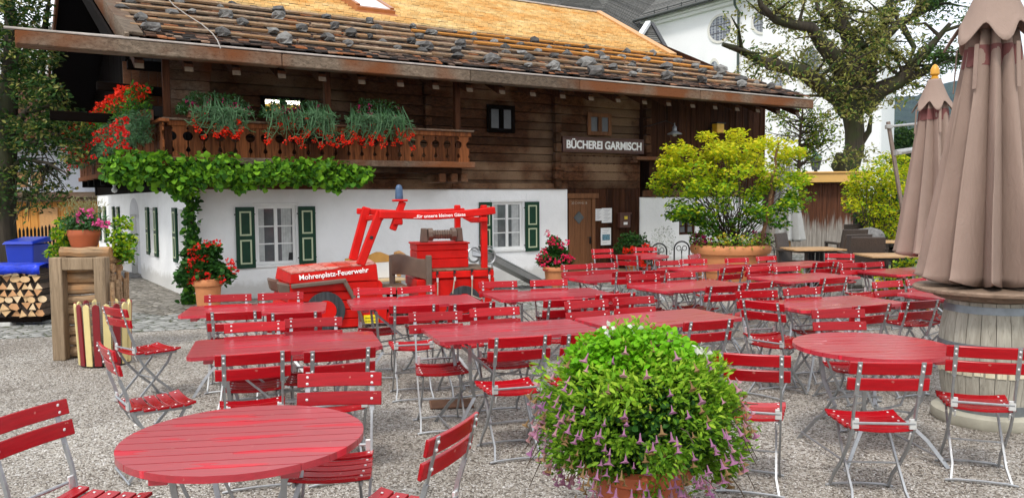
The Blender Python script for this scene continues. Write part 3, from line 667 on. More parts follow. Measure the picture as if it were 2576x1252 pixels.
b=MB(HM); r=2.78; 
while r<ridge:
    step=.225; t=tl(r)+random.uniform(0,.1); te=12.06+(13.5-12.06)*(r-2.8)/(ridge-2.8)
    while t<te:
        w=min(random.uniform(.09,.2),te-t+.01); z0=.062+random.uniform(-.006,.006)
        b.add([(t,Q0+r,ZE+KR*r+z0-.045),(t+w-.004,Q0+r,ZE+KR*r+z0-.045),(t+w-.004,Q0+r+.26,ZE+KR*(r+.26)),(t,Q0+r+.26,ZE+KR*(r+.26)),(t,Q0+r,ZE+KR*r+z0),(t+w-.004,Q0+r,ZE+KR*r+z0)],[(0,1,5,4),(4,5,2,3)]); t+=w
    r+=step
b.build('new_shingle_roof',M['shnew'],house)
b=MB(HM); b.bar(RP(12.06,2.78,.06),RP(13.52,ridge+.02,.06),.2,.10); b.build('verge_board',M['orangewood'],house,bevel=.01)
b=MB(HM); b.bar(RP(-1.5,ridge,.05),RP(13.5,ridge,.05),.22,.05); b.build('ridge_cap',M['lightmetal'],house,bevel=.01)
# battens (poles) that hold the stones
ORW=wood('fresh orange pole',(.38,.15,.03),(.62,.28,.06),'X',isl=.1,crack=.7)
OLD=wood('peeled grey pole',(.16,.10,.06),(.46,.34,.23),'X',isl=.3,crack=.5,sat_noise=((.30,.17,.08),1.5))
for i,rr in enumerate((.42,.85,1.28,1.72,2.15,2.55)):
    b=MB(HM); t=tl(rr)+.1; te=tr_(rr)-.1
    while t<te:
        l=min(random.uniform(2.4,4.2),te-t); a=RP(t,rr+random.uniform(-.04,.04),.075); c=RP(t+l-.05,rr+random.uniform(-.04,.04),.075); m=((a[0]+c[0])/2,(a[1]+c[1])/2+random.uniform(-.03,.03),(a[2]+c[2])/2+.01)
        b.tube([a,m,c],[random.uniform(.03,.045)]*3,7,1 if (i>=3 and t>2.2 and random.random()<.75) else 0); t+=l
    b.build('stone_pole',[OLD,ORW],house,smooth=True)
# verge boards of the left gable
b=MB(HM)
for off,w_,hh,mi in ((-.03,.06,.26,0),(-.20,.05,.22,1)):
    b.bar((tl(0)+off,Q0-.05,ZE-.06+off*.5),(tl(ridge)+off,Q0+ridge,ZE+KR*ridge-.06+off*.5),w_,hh,mi)
    b.bar((tl(ridge)+off,Q0+ridge,ZE+KR*ridge-.06+off*.5),(tl(ridge)-.45+off,Q0+2*ridge,ZE-.06+off*.5),w_,hh,mi)
b.bar((tl(0)+.07,Q0-.02,ZE+.06),(tl(ridge)+.07,Q0+ridge,ZE+KR*ridge+.06),.26,.05,0)
b.build('verge_board',[M['weathered'],M['black wood']],house,bevel=.008)
# roof window with copper surround
def rat(x,y,up=0):
    d=ray(x,y); k=KR; o=ORG-H.o; A=k*d.dot(H.v)-d.z; s_=(o.z-ZE-up-k*(o.dot(H.v)-Q0))/A; p=o+d*s_; return p.dot(H.u),p.dot(H.v)-Q0
ta,ra=rat(898,34); tb,_=rat(985,40); 
cop=simple('copper flashing',(.42,.17,.07),.4,.5,var=.15)
b=MB(HM@Matrix.Translation(RP(ta,ra,.03))@Matrix.Rotation(math.atan(KR),4,'X'))
ww=tb-ta; b.bb((0,0,0),(ww,.1,.12),0); b.bb((0,.1,0),(.09,1.1,.16),0); b.bb((ww-.09,.1,0),(ww,1.1,.16),0); b.bb((.09,.1,.05),(ww-.09,1.1,.13),1); b.add([(-.12,-.12,0),(ww+.12,-.12,0),(ww,.0,.05),(0,0,.05)],[(0,1,2,3)],0)
b.build('roof_window',[cop,simple('bright roof glass',(.72,.74,.75),.15,var=.1)],house)
# roof stones
def rock_mesh(b,c,s,M0=None,seed=None):
    import itertools
    k=8; vs=[]; fs=[]
    base=[(0,0,1)]+[(math.cos(a)*.8,math.sin(a)*.8,.55) for a in np.arange(6)*PI/3]+[(math.cos(a+.5),math.sin(a+.5),-.1) for a in np.arange(6)*PI/3]+[(math.cos(a)*.75,math.sin(a)*.75,-.7) for a in np.arange(6)*PI/3]+[(0,0,-.8)]
    rz=random.uniform(0,6.28)
    for p in base:
        q=Vector(p)*random.uniform(.68,1.25); q=Matrix.Rotation(rz,3,'Z')@q; vs.append((c[0]+q.x*s[0],c[1]+q.y*s[1],c[2]+q.z*s[2]))
    for i in range(6):
        j=(i+1)%6; fs+=[(0,1+i,1+j),(1+i,7+i,1+j),(1+j,7+i,7+j),(7+i,13+i,7+j),(7+j,13+i,13+j),(13+i,19,13+j)]
    b.add(vs,fs)
c1=lambda x,y:(x*.3338,y*.3338); c2=lambda x,y:(859+x*.3338,y*.3338); c3=lambda x,y:(1717.4+x*.3338,y*.3338)
ST=[(920,45,1,90),(1065,120,1,100),(1140,190,1,130),(1290,85,1,115),(1445,75,1,75),(1350,10,1,80),(1695,95,1,105),(1745,20,1,70),(1660,45,1,70),(1825,155,1,100),(1675,235,1,115),(2095,110,1,110),(2105,65,1,110),(2275,205,1,95),(2055,220,1,90),(2155,285,1,125),(2460,115,1,80),(2520,185,1,85),(2475,270,1,110),(985,12,1,80),
(210,145,2,70),(270,205,2,95),(75,240,2,105),(215,262,2,60),(310,305,2,75),(50,318,2,100),(420,348,2,75),(540,190,2,65),(685,235,2,95),(590,262,2,80),(525,300,2,80),(625,330,2,120),(610,375,2,90),(893,320,2,105),(870,365,2,95),(875,410,2,90),(858,232,2,38),(995,248,2,55),(1003,292,2,55),(1150,308,2,65),(1245,288,2,50),(1455,302,2,80),(1348,330,2,65),(1235,350,2,80),(1235,388,2,75),(1125,430,2,130),(1410,428,2,95),(1480,378,2,60),(1360,390,2,80),(1565,355,2,60),(1600,410,2,80),(1700,340,2,55),(1700,397,2,80),(1607,462,2,80),(1600,490,2,115),(1845,348,2,50),(1840,388,2,60),(1845,465,2,130),(1940,400,2,80),(1970,370,2,35),(2150,385,2,75),(1925,532,2,130),(1985,435,2,80),(2110,420,2,70),(2050,497,2,75),(2195,465,2,65),(2185,485,2,60),(2190,550,2,80),(2245,527,2,50),(2350,392,2,65),(2300,440,2,75),(2455,495,2,100),(2455,560,2,115),(2530,450,2,70),(1405,478,2,70),
(95,490,3,65),(150,525,3,70),(285,525,3,110),(150,592,3,90),(265,578,3,80),(440,590,3,90),(445,622,3,80),(665,640,3,70),(15,550,3,40),(560,620,3,50)]
SCOL=[simple('roof stone a',(.11,.105,.10),.9,var=.6,scale=8,bmp=1,bscale=14,bd=.03),simple('roof stone b',(.19,.185,.175),.9,var=.5,scale=10,bmp=1,bscale=14,bd=.03),simple('roof stone c',(.06,.056,.052),.9,var=.5,scale=8,bmp=1,bscale=12,bd=.03)]
STD=['mid grey','pale grey','dark grey']
for i,(x,y,cc,wpx) in enumerate(ST):
    P2=(c1,c2,c3)[cc-1](x,y+wpx*.25); t_,r_=rat(*P2,.08)
    if r_<0.05: r_=.1
    p=H.P(*RP(t_,r_,0)); dist=(p-ORG).dot(_cr@Vector((0,0,-1))); w_=wpx*.3338/FPX*dist*.52; mi=random.choice((0,0,1,1,2))
    b=MB(); rock_mesh(b,(p.x,p.y,p.z+w_*.5+.05),(w_*1.05,w_*.9,w_*random.uniform(.6,.85))); o=b.build('roof_stone',SCOL[mi],None,bevel=.006); recenter(o)
    size='small' if w_<.10 else ('large' if w_>.165 else 'middling'); row='near the eave' if r_<.8 else ('halfway up the old roof' if r_<1.8 else 'near the new shingles'); side='left' if t_<3 else ('middle' if t_<8.5 else 'right')
    tag(o,f'{size} {STD[mi]} roof stone, {row}, {side} part','stone','stones weighing down the shingle roof')
# cable on the roof
b=MB(); pts=[]
for x,y in ((425,0),(437,14),(470,38),(508,62),(535,85),(547,102),(555,122)):
    t_,r_=rat(x,y,.12); pts.append(H.P(*RP(t_,r_,.12)))
b.tube(pts,.009,6); o=b.build('roof_cable',simple('grey cable',(.30,.27,.24),.7),smooth=True); recenter(o); tag(o,'thin grey cable running down over the shingles near the left gable','cable')
# ------------------------------------------------------------------ folding chairs and tables
def curve_slat(b,w,h,z,y,lean,t=.018,bow=.02,n=6,mi=0):
    """board bowed along x; lean tilts it about x"""
    ring=[]
    for i in range(n+1):
        x=-w/2+w*i/n; yy=y+bow*(1-(2*x/w)**2)
        for dz,dy in ((-h/2,-t/2),(-h/2,t/2),(h/2,t/2),(h/2,-t/2)):
            ring.append((x,yy+dy*math.cos(lean)+dz*math.sin(lean),z+dz*math.cos(lean)-dy*math.sin(lean)))
    f=[(0,1,2,3),tuple(4*n+k for k in (3,2,1,0))]
    for i in range(n):
        for k in range(4): f.append((4*i+k,4*i+4+k,4*i+4+(k+1)%4,4*i+(k+1)%4))
    b.add(ring,f,mi)
def make_chair():
    c=empty('folding_chair',(0,0,0))
    lean=R(12); sx=.165
    def yb(z): return .155+(z-.45)*math.tan(lean)*1.35
    for z,rv in ((.815,(-.016,.016)),(.722,(0,))):
        b=MB(); curve_slat(b,.43,.070,z,yb(z)-.012,lean,bow=.016)
        for s in (-1,1):
            for dz in rv:
                x=s*sx; y=yb(z+dz)-.012+.016*(1-(2*x/.43)**2)
                for q,l in ((-.011,.004),(.013,.010)):
                    b.lathe([(0,0),(.0075,0),(.0065,l),(0,l+.002)],(0,0,0),8,1) if False else b.box((x,y+q,z+dz),(.013,l*1.5,.013),None,1)
        b.build('back_slat',[M['slat'],M['rivet']],c,smooth=True,bevel=.003)
    # long legs: top of the back -> front foot
    for s in (-1,1):
        b=MB(); x=s*sx
        pts=[(x,yb(.852)+.004,.852),(x,yb(.76)+.004,.76),(x,yb(.66)+.004,.66),(x,.185,.56),(x,.165,.46),(x,.10,.34),(x,-.02,.20),(x,-.13,.10),(x*1.04,-.19,.012)]
        b.flat(pts[:3],.024,.006,(1,0,0)); b.flat(pts[2:],.012,.020,(1,0,0)); b.build('long_leg',M['steel'],c,smooth=True)
        b=MB(); x=s*(sx-.02)
        b.flat([(x,-.165,.425),(x,-.12,.34),(x,.02,.19),(x,.12,.09),(x*1.12,.19,.012)],.012,.018,(1,0,0)); b.build('short_leg',M['steel'],c,smooth=True)
        b=MB(); b.box((s*(sx-.012),.178,.49),(.038,.014,.06)); b.bar((s*(sx-.02),.17,.44),(s*(sx-.02),.15,.395),.01,.01); b.build('seat_bracket',M['rivet'],c,bevel=.003)
    for nm,pts,r in (('rail',[(-sx,.18,.492),(sx,.18,.492)],.008),('stretcher',[(-sx-.03,-.19,.008),(-sx*.8,-.195,.018),(0,-.197,.022),(sx*.8,-.195,.018),(sx+.03,-.19,.008)],.008),
                     ('stretcher',[(-sx-.03,.19,.008),(-sx*.8,.195,.018),(0,.197,.022),(sx*.8,.195,.018),(sx+.03,.19,.008)],.008),('stretcher',[(-sx,.0,.215),(sx,.0,.215)],.006)):
        b=MB(); b.tube(pts,r,7); b.build(nm,M['steel'],c,smooth=True)
    for s in (-1,1): b=MB(); b.flat([(s*.155,-.2,.425),(s*.155,.16,.435)],.012,.022,(1,0,0)); b.build('seat_frame',M['steel'],c)
    b=MB(); 
    for k,y in enumerate((-.185,-.105,-.025,.055,.135)):
        w=.40-.012*k; n=6; ring=[]
        zc=.452-(.012 if k in(1,2,3) else 0)+(.0 if k else -.006)
        for i in range(n+1):
            x=-w/2+w*i/n; z=zc+.016*(2*x/w)**2-.008
            tl_=(-.18 if k==0 else 0)
            for dy,dz in ((-.034,-.008),(.034,-.008),(.034,.008),(-.034,.008)): ring.append((x,y+dy,z+dz-dy*tl_*-1.0*1.0))
        f=[(0,3,2,1),tuple(4*n+j for j in (0,1,2,3))]
        for i in range(n):
            for j in range(4): f.append((4*i+j,4*i+(j+1)%4,4*i+4+(j+1)%4,4*i+4+j))
        b.add(ring,f,0)
        for s in (-1,1): b.box((s*.155,y,zc+.013),(.012,.012,.006),None,1)
    b.build('seat',[M['slat'],M['rivet']],c,smooth=True,bevel=.002)
    return c
def table_legs(root,hx,hy,zt,batx):
    for s in (-1,1):
        x=s*batx
        for e in (-1,1):
            b=MB(); pts=[(x-s*.03,e*(hy-.07),zt),(x-s*.05,e*(hy-.12),zt*.62),(x-s*.10,e*(hy-.2),zt*.40),(x+s*.0,e*(hy-.12),.16),(x+s*.10,e*(hy-.05),.0)] 
            b.flat(pts,.010,.024,(0,1,0)); b.build('leg',M['steel'],root,smooth=True)
        b=MB(); b.flat([(x-s*.03,-(hy-.07),zt-.01),(x-s*.03,(hy-.07),zt-.01)],.02,.006,(1,0,0)); b.tube([(x+s*.08,-(hy-.06),.05),(x+s*.08,(hy-.06),.05)],.007,6); b.build('cross_bar',M['steel'],root)
    for e in (-1,1):
        b=MB(); b.flat([(-batx+.02,e*(hy-.18),zt-.03),(-.1,e*(hy-.17),zt*.55),(batx*.86,e*(hy-.19),.32)],.006,.014,(0,1,0)); b.flat([(batx-.02,e*(hy-.21),zt-.03),(.1,e*(hy-.20),zt*.55),(-batx*.86,e*(hy-.21),.32)],.006,.014,(0,1,0)); b.build('diagonal_brace',M['steel'],root)
def make_table(Lx=1.26,Ly=.67):
    t=empty('garden_table',(0,0,0)); n=6; w=Ly/n; b=MB()
    for i in range(n):
        y=-Ly/2+w*(i+.5); ww=w-.0035
        if i in (0,n-1):
            s=-1 if i==0 else 1; c=.03; y0=y-s*ww/2; y1=y+s*ww/2
            poly=[(-Lx/2,y0),(-Lx/2,y1-s*c),(-Lx/2+c,y1),(Lx/2-c,y1),(Lx/2,y1-s*c),(Lx/2,y0)]
            if s<0: poly=poly[::-1]
            b.prism([(p[0],p[1]) for p in poly],.716,.742,0,'xy')
        else: b.box((0,y,.729),(Lx,ww,.026))
    b.build('tabletop',M['top'],t)
    for s in (-1,1):
        b=MB(); b.box((s*(Lx/2-.13),0,.701),(.06,Ly-.06,.03)); b.build('batten',M['top'],t,bevel=.003)
    table_legs(t,Lx/2,Ly/2,.69,Lx/2-.2); return t
def make_round(Dm=1.0):
    t=empty('round_garden_table',(0,0,0)); n=11; w=Dm/n; rr=Dm/2; b=MB()
    for i in range(n):
        y0=-rr+w*i+.003; y1=-rr+w*(i+1)-.003; k=7; poly=[]
        ys=[y0+(y1-y0)*j/k for j in range(k+1)]
        for y in ys: poly.append((math.sqrt(max(0,rr*rr-y*y)),y))
        for y in reversed(ys): poly.append((-math.sqrt(max(0,rr*rr-y*y)),y))
        q=[]; 
        for p in poly:
            if not q or (abs(p[0]-q[-1][0])+abs(p[1]-q[-1][1]))>1e-4: q.append(p)
        if abs(q[0][0]-q[-1][0])+abs(q[0][1]-q[-1][1])<1e-4: q.pop()
        b.prism(q,.714,.742,0,'xy')
    b.build('tabletop',M['top'],t)
    for s in (-1,1):
        b=MB(); b.box((s*.24,0,.698),(.07,Dm*.80,.032)); b.build('batten',M['top'],t,bevel=.003)
    table_legs(t,.42,.40,.69,.24); return t
def place(proto,used,x,y,rz):
    o=proto if not used else copy_tree(proto); o.location=(x,y,0); o.rotation_euler=(0,0,R(rz)); return o
TAB=[(-2.39,7.32,12,'long red table at far left, in front of the terracotta geranium pot'),
(-1.59,5.51,16.6,'long red table nearest the striped slatted bin, second row from the left front'),
(-.98,7.79,16,'long red table right in front of the wooden fire engine bonnet and yellow sign'),
(.38,8.31,20,'long red table in front of the metal slide and the rear of the fire engine'),
(1.34,10.08,25,'long red table beside the plank deck before the brown front door'),
(1.22,6.54,26,'long red table directly behind the big petunia planter, puddle near its middle'),
(-.02,6.02,19,'long red table in the middle of the front row, wet streaks near its left end'),
(2.03,9.02,28,'long red table in the third row, midway between door deck and petunia planter'),
(2.83,11.36,25,'long red table right in front of the large terracotta tub'),
(3.66,9.84,26,'long red table in front of the dry stone edging, fourth row'),
(3.03,7.44,21.5,'long red table behind the round table on the right'),
(5.35,10.58,26,'long red table left of the brown parasol, by the low yellow green plants'),
(4.30,11.78,28,'farthest long red table, right of the large terracotta tub near the wicker chairs'),
(4.66,8.07,26,'long red table partly hidden by the barrel top')]
tp=make_table()
for i,(x,y,a,l) in enumerate(TAB): tag(place(tp,i,x,y,a),l,'table','long red garden tables')
rp=make_round()
for i,(x,y,a,l) in enumerate([(-1.15,3.32,8,'round red slatted table in the left foreground with wet streaks'),(2.42,5.28,4,'round red slatted table on the right beside the barrel'),(2.24,13.69,5,'small far round red table beside the house door and the iron bicycle hoops')]):
    o=place(rp,i,x,y,a); tag(o,l,'table','round red garden tables')
    if i==2: o.scale=(.96,.96,1)
TN=['table below the potted geranium','table nearest the striped bin','table before the fire engine bonnet','table before the slide','table beside the door deck','table behind the petunia planter','middle table of the front row','table in the middle third row','table before the large tub','table before the stone edging','long table behind the right round table','table left of the big parasol','farthest table near the wicker chairs','table hidden by the barrel top']
CH=[('A_b1',-2.66,7.29,16,0,'b',0),('A_b2',-2.20,7.40,13,0,'b',1),('A_f1',-2.31,6.61,191,0,'f',0),('A_f2',-1.81,6.54,193,0,'f',1),
('B_b1',-1.83,5.53,16,1,'b',0),('B_b2',-1.46,5.72,13,1,'b',1),('B_f1',-1.62,4.85,200,1,'f',0),('B_f2',-1.13,4.94,201,1,'f',1),
('C_b1',-1.35,7.76,12,2,'b',0),('C_b2',-.86,7.92,32,2,'b',1),('C_f1',-.89,6.93,192,2,'f',0),('C_f2',-.45,7.01,204,2,'f',1),
('D_b1',-.10,8.31,13,3,'b',0),('D_b2',.46,8.43,13,3,'b',1),('D_f1',.39,7.22,200,3,'f',0),('D_f2',.87,7.60,203,3,'f',1),
('G_b1',-.56,5.99,12,6,'b',0),('G_b2',-.07,6.22,18,6,'b',1),('G_f1',-.02,5.34,196,6,'f',0),('G_f2',.47,5.44,193,6,'f',1),
('F_b1',.74,6.65,21,5,'b',0),('F_b2',1.19,6.87,22,5,'b',1),('F_f2',1.34,5.94,201,5,'f',1),
('E_b1',.93,10.43,16,4,'b',0),('E_b2',1.33,10.65,16,4,'b',1),('E_f1',1.38,9.88,192,4,'f',0),('E_f2',1.65,9.96,206,4,'f',1),
('I_b1',2.33,10.97,22,8,'b',0),('I_b2',2.70,11.24,12,8,'b',1),
('H_b1',1.60,8.99,15,7,'b',0),('H_b2',2.13,9.24,24,7,'b',1),('H_f1',2.07,8.21,199,7,'f',0),('K_f1',2.49,8.51,206,9,'f',0),
('I_f1',2.71,10.32,210,8,'f',0),('I_f2',3.21,10.72,201,8,'f',1),
('J_b1',3.41,11.38,22,12,'b',0),('J_b2',3.97,11.69,30,12,'b',1),('J_f1',4.16,11.00,207,12,'f',0),('J_f2',4.47,11.10,212,12,'f',1),
('K_b1',3.29,9.94,22,9,'b',0),('K_b2',3.64,9.93,21,9,'b',1),('K_f2',3.46,8.93,206,9,'f',1),
('M_b1',4.66,10.37,15,11,'b',0),('M_b2',5.03,10.47,28,11,'b',1),('N_b1',4.05,8.04,23,13,'b',0),('N_b2',4.52,8.29,31,13,'b',1),
('L_b1',2.38,7.26,10,10,'b',0),('L_b2',2.92,7.47,18,10,'b',1),('L_f1',2.87,6.70,203,10,'f',0),('L_f2',3.40,6.93,201,10,'f',1)]
cp=make_chair(); used=0
for nm,x,y,a,ti,row,k in CH:
    o=place(cp,used,x,y,a); used=1
    tag(o,f"red chair, {('left','right')[k]} one on {'far' if row=='b' else 'near'} side, {TN[ti]}",'chair','red folding garden chairs')
for x,y,a,l in ((1.68,13.69,20,'red folding chair left of the far round table, facing the camera'),(2.42,14.03,2,'red folding chair behind the far round table, before the red geraniums'),
 (1.91,12.56,155,'red folding chair turned half away in front of the far round table'),(3.07,12.25,52,'red folding chair edge peeping out left of the large terracotta tub'),
 (5.05,12.08,-18,'red folding chair in front of the dark wicker chairs, at the table end'),(2.33,6.89,130,'red chair seen from behind, angled toward the left end of the right rear table'),
 (2.59,5.95,3,'red folding chair behind the right round table, dotted with raindrops'),(1.44,4.70,162,'red folding chair right of the petunia bush, seen from behind'),
 (2.06,4.46,175,'red folding chair in the right foreground before the round table, whole seat visible'),(2.89,4.85,160,'red folding chair in front of the barrel at the right edge of the picture'),
 (-.88,3.79,4,'red folding chair behind the foreground round table, facing the camera'),(-1.86,3.28,74,'red folding chair cut off by the left edge in the foreground, turned right'),
 (-.47,3.18,247,'red folding chair in the front middle seen from behind, right of the round table'),
 (-2.33,5.02,128,'red folding chair turned sideways on the open gravel, behind the foreground round table'),(-3.22,6.85,142,'red folding chair turned sideways right beside the striped bin')):
    tag(place(cp,1,x,y,a),l,'chair','red folding garden chairs')
# drain grate
g=gp(1135,1018); b=MB(Matrix.Translation((g.x,g.y,0))@Matrix.Rotation(R(8),4,'Z'))
for i in range(9): b.box((0,-.12+.03*i,.012),(.34,.013,.012),None,0)
for s in (-1,1): b.box((s*.175,0,.012),(.012,.27,.016))
b.M=Matrix.Translation((g.x,g.y,0))@Matrix.Rotation(R(8),4,'Z'); b.box((0,0,.005),(.36,.27,.003),None,1)
o=b.build('drain_grate',[simple('rusty iron',(.17,.09,.055),.8,.3,var=.3),M['black']],None); recenter(o); tag(o,'rusty rectangular drain grate let into the gravel','grate')
# second grate like boards under the middle table are left as gravel
# ------------------------------------------------------------------ wooden play fire engine
V=Frame((-2.54,10.55,0),19.5); VM=V.M; WD=.78
eng=empty('play_fire_engine',V.P(.9,.4,0),'red wooden play fire engine with timber roof frame, winch and painted black wheels','play vehicle')
FR=M['firered']; BP=M['brownpaint']
def board_body(b,poly_fn,zs,w0,w1):
    pass
# bonnet body: planks stacked, each plank a slightly separate slab
b=MB(VM)
prof=[(0.02,-.52,.50),(.14,-.50,.50),(.27,-.47,.50),(.40,-.46,.60),(.53,-.44,.74),(.64,-.43,.74)]
zs=[.02,.145,.27,.395,.52,.645]
x0s=[-.52,-.50,-.48,-.46,-.44,-.43]; x1s=[.52,.50,.55,.70,.735,.74]
for i in range(5):
    b.add([(x0s[i],0,zs[i]),(x1s[i],0,zs[i]),(x1s[i]+.02,WD,zs[i]),(x0s[i]-.15,WD,zs[i]),(x0s[i+1],.0,zs[i+1]-.009),(x1s[i+1],0,zs[i+1]-.009),(x1s[i+1]+.02,WD,zs[i+1]-.006),(x0s[i+1]-.15,WD,zs[i+1]-.006)],CF)
b.add([(-.43,-.012,.645),(.74,-.012,.645),(.76,WD+.01,.645),(-.58,WD+.01,.645),(-.41,-.012,.775),(.72,-.012,.87),(.76,WD+.01,.87),(-.55,WD+.01,.80)],CF)
b.build('bonnet',FR,eng,bevel=.008)
b=MB(VM); nb=7
for i in range(nb):
    f0=i/nb; f1=(i+1)/nb-.012; A=lambda f:(-.41+1.13*f,-.014,.777+.095*f); B_=lambda f:(-.55+1.31*f,WD+.012,.802+.07*f)
    p=[A(f0),A(f1),B_(f1),B_(f0)]; b.add([(q[0],q[1],q[2]) for q in p]+[(q[0],q[1],q[2]+.016) for q in p],CF)
b.build('bonnet_top',M['firetop'],eng)
# white worn stencil flecks on the bonnet boards
b=MB(VM)
for cx,cy in ((-.30,.22),(-.12,.42)):
    for k in range(9):
        x=cx+random.uniform(-.06,.06); y=cy+random.uniform(-.09,.09); z=.7955+.07*(x+.45)/1.2+.011*(y/WD); s_=random.uniform(.012,.035)
        b.add([(x-s_,y-s_*.7,z),(x+s_,y-s_,z),(x+s_*.8,y+s_,z+.001),(x-s_*.6,y+s_*.8,z+.001)],[(0,1,2,3)])
b.build('worn_stencil',M['letter'],eng)
# headlights
for dx,dy in ((0,.05),(0,.62)):
    b=MB(VM); x=-.43-.19*dy*.9; b.add([(x+.02,dy-.05,.46),(x+.02,dy+.09,.46),(x+.02,dy+.09,.63),(x+.02,dy-.05,.63),(x-.13,dy-.075,.42+.1),(x-.13,dy+.11,.52),(x-.16,dy+.115,.68),(x-.16,dy-.08,.68)],[(0,3,2,1),(4,5,6,7),(0,1,5,4),(1,2,6,5),(2,3,7,6),(3,0,4,7)])
    b.build('headlight',BP,eng,bevel=.02,smooth=False)
# lower side: skirt, sill and rear body
b=MB(VM)
b.prism([(.50,.035),(.85,.035),(.86,.30),(.80,.42),(.80,.60),(.76,.645),(.60,.645),(.50,.42)],.01,.05)
b.prism([(.85,.035),(1.30,.035),(1.30,.12),(.92,.12),(.87,.2)],.01,.05)
b.build('sill',FR,eng,bevel=.006)
b=MB(VM); b.box((1.08,.35,.06),(.5,.6,.04)); b.build('cab_floor',M['weathered'],eng,bevel=.006)
b=MB(VM); b.box((1.02,.42,.50),(.36,.56,.05)); b.build('seat',M['weathered'],eng,bevel=.01)
b=MB(VM); 
for y in (.18,.62): b=MB(VM); b.box((1.0,y,.26),(.06,.06,.44)); b.build('seat_support',M['black wood'],eng,bevel=.006)
b=MB(VM)   # rear body with plank joints
zs=[.06,.22,.36,.50,.63]
for i in range(4): b.bb((1.30+.03*(i%2)-.05*(i==3),0,zs[i]),(2.38,WD,zs[i+1]-.006))
b.build('rear_body',FR,eng,bevel=.007)
b=MB(VM)   # raised arch panel over the rear wheel
ar=[(1.95+.62*math.cos(t),.18+.46*math.sin(t)) for t in np.linspace(0,PI,25) if .18+.46*math.sin(t)<.625]
poly=[(1.34,.06),(2.36,.06),(2.36,.62),(1.62,.62),(1.50,.56),(1.42,.46),(1.36,.3)]
b.prism(poly[::-1],-.022,-.002); b.build('arch_panel',FR,eng,bevel=.006)
b=MB(VM); b.bb((1.42,-.05,.635),(2.40,.05,.735)); b.bb((1.42,WD-.05,.635),(2.40,WD+.04,.735)); b.bb((2.33,-.04,.63),(2.41,.03,.45)); b.build('deck_rail',FR,eng,bevel=.012)
b=MB(VM)
for i in range(7): b.bb((1.42+.14*i,-.045,.738),(1.42+.14*i+.134,WD+.03,.758))
b.build('deck',M['weathered'],eng,bevel=.004)
b=MB(VM)   # tool box
for z0,z1 in ((.76,.89),(.895,1.01),(1.015,1.10)): b.bb((1.34,.22,z0),(2.10,.70,z1))
b.bb((1.32,.20,1.10),(2.12,.72,1.125)); b.build('tool_box',FR,eng,bevel=.008)
# driver's back board
b=MB(VM); pts=[]
n_=8
for i in range(n_+1):
    f=i/n_; x=1.02+.42*f; y=.62-.70*f; z=.80+.02*math.sin(f*PI*1.3)-.02*f; y2=y
    pts.append((x,y,z))
vs=[];fs=[]
for i,(x,y,z) in enumerate(pts):
    h=.14
    for dx,dz in ((-.015,-h),(.03,-h),(.03,h+.018*math.sin(i*.9)),(-.015,h+.018*math.sin(i*.9))): vs.append((x+dx,y,z+dz))
fs=[(0,1,2,3),tuple(4*n_+k for k in (3,2,1,0))]+[(4*i+k,4*i+4+k,4*i+4+(k+1)%4,4*i+(k+1)%4) for i in range(n_) for k in range(4)]
b.add(vs,fs); b.build('back_board',BP,eng,bevel=.006)
b=MB(VM)
for x,y,z1 in ((1.44,-.06,.97),(1.05,.60,.9)): b=MB(VM); b.bb((x-.04,y-.03,.35),(x+.04,y+.04,z1)); b.build('back_board_post',BP,eng,bevel=.012)
# wheels
for nm,cx,cz,r_ in (('wheel',.02,.265,.258),('wheel',1.95,.27,.25)):
    for yy,sg in ((-.06,1),(WD+.02,1)):
        w=MB(VM); k=36; o_=[(cx+r_*math.cos(2*PI*i/k),cz+r_*math.sin(2*PI*i/k)) for i in range(k)]
        # ring made of vertical boards
        w.prism(o_[::-1],yy,yy+.035); wo_=w.build(nm,M['tyre'],eng,bevel=.004)
        w=MB(VM); ri=r_*.55; w.prism([(cx+ri*math.cos(2*PI*i/k),cz+ri*math.sin(2*PI*i/k)) for i in range(k)][::-1],yy-.012,yy-.001); w.build('hub',FR,wo_,bevel=.004)
# front mudguard
b=MB(VM); b.bar((-.42,-.05,.615),(.30,-.05,.665),.09,.055); b.bar((.27,-.05,.67),(.42,-.05,.38),.09,.055); b.bar((.42,-.045,.38),(.53,-.045,.02),.07,.045); b.build('mudguard',BP,eng,bevel=.01)
# roof frame
b=MB(VM)
for q_ in (((.50,.02,.86),(.80,.02,1.60),.09,.12),((.50,WD-.05,.88),(.72,WD-.05,1.64),.09,.12),((2.28,.03,.74),(2.28,.03,1.66),.085,.09),((2.09,WD-.02,.62),(2.09,WD-.02,1.66),.085,.09)):
    b=MB(VM); b.bar(*q_); b.build('roof_post',FR,eng,bevel=.014)
b=MB(VM); pts=[(.76,-.05,1.545),(1.1,-.05,1.535),(1.5,-.05,1.515),(1.9,-.05,1.535),(2.2,-.05,1.56),(2.42,-.05,1.585)]
for p,q in zip(pts,pts[1:]): pass
b.flat(pts,.08,.105,(0,1,0)); b.build('roof_beam',FR,eng,bevel=.012)
b=MB(VM); b.flat([(.58,WD-.02,1.585),(1.2,WD-.02,1.55),(1.9,WD-.02,1.56),(2.2,WD-.02,1.57)],.07,.085,(0,1,0)); b.build('roof_beam',FR,eng,bevel=.012)
b=MB(VM); b.flat([(.72,WD-.0,1.47),(.74,WD*.5,1.50),(.80,.0,1.50)],.07,.07,(1,0,0)); b.flat([(2.2,WD,1.50),(2.22,WD*.5,1.44),(2.26,-.02,1.45)],.08,.08,(1,0,0)); b.bb((2.18,-.10,1.42),(2.3,-.01,1.49)); b.bb((.95,-.09,1.40),(1.08,-.01,1.485)); b.build('cross_beam',FR,eng,bevel=.014)
b=MB(VM); b.bar((.95,.0,1.33),(1.10,.0,1.72),.09,.09); b.box((1.06,.0,1.735),(.20,.16,.03)); bp_=b.build('beacon_post',FR,eng,bevel=.012)
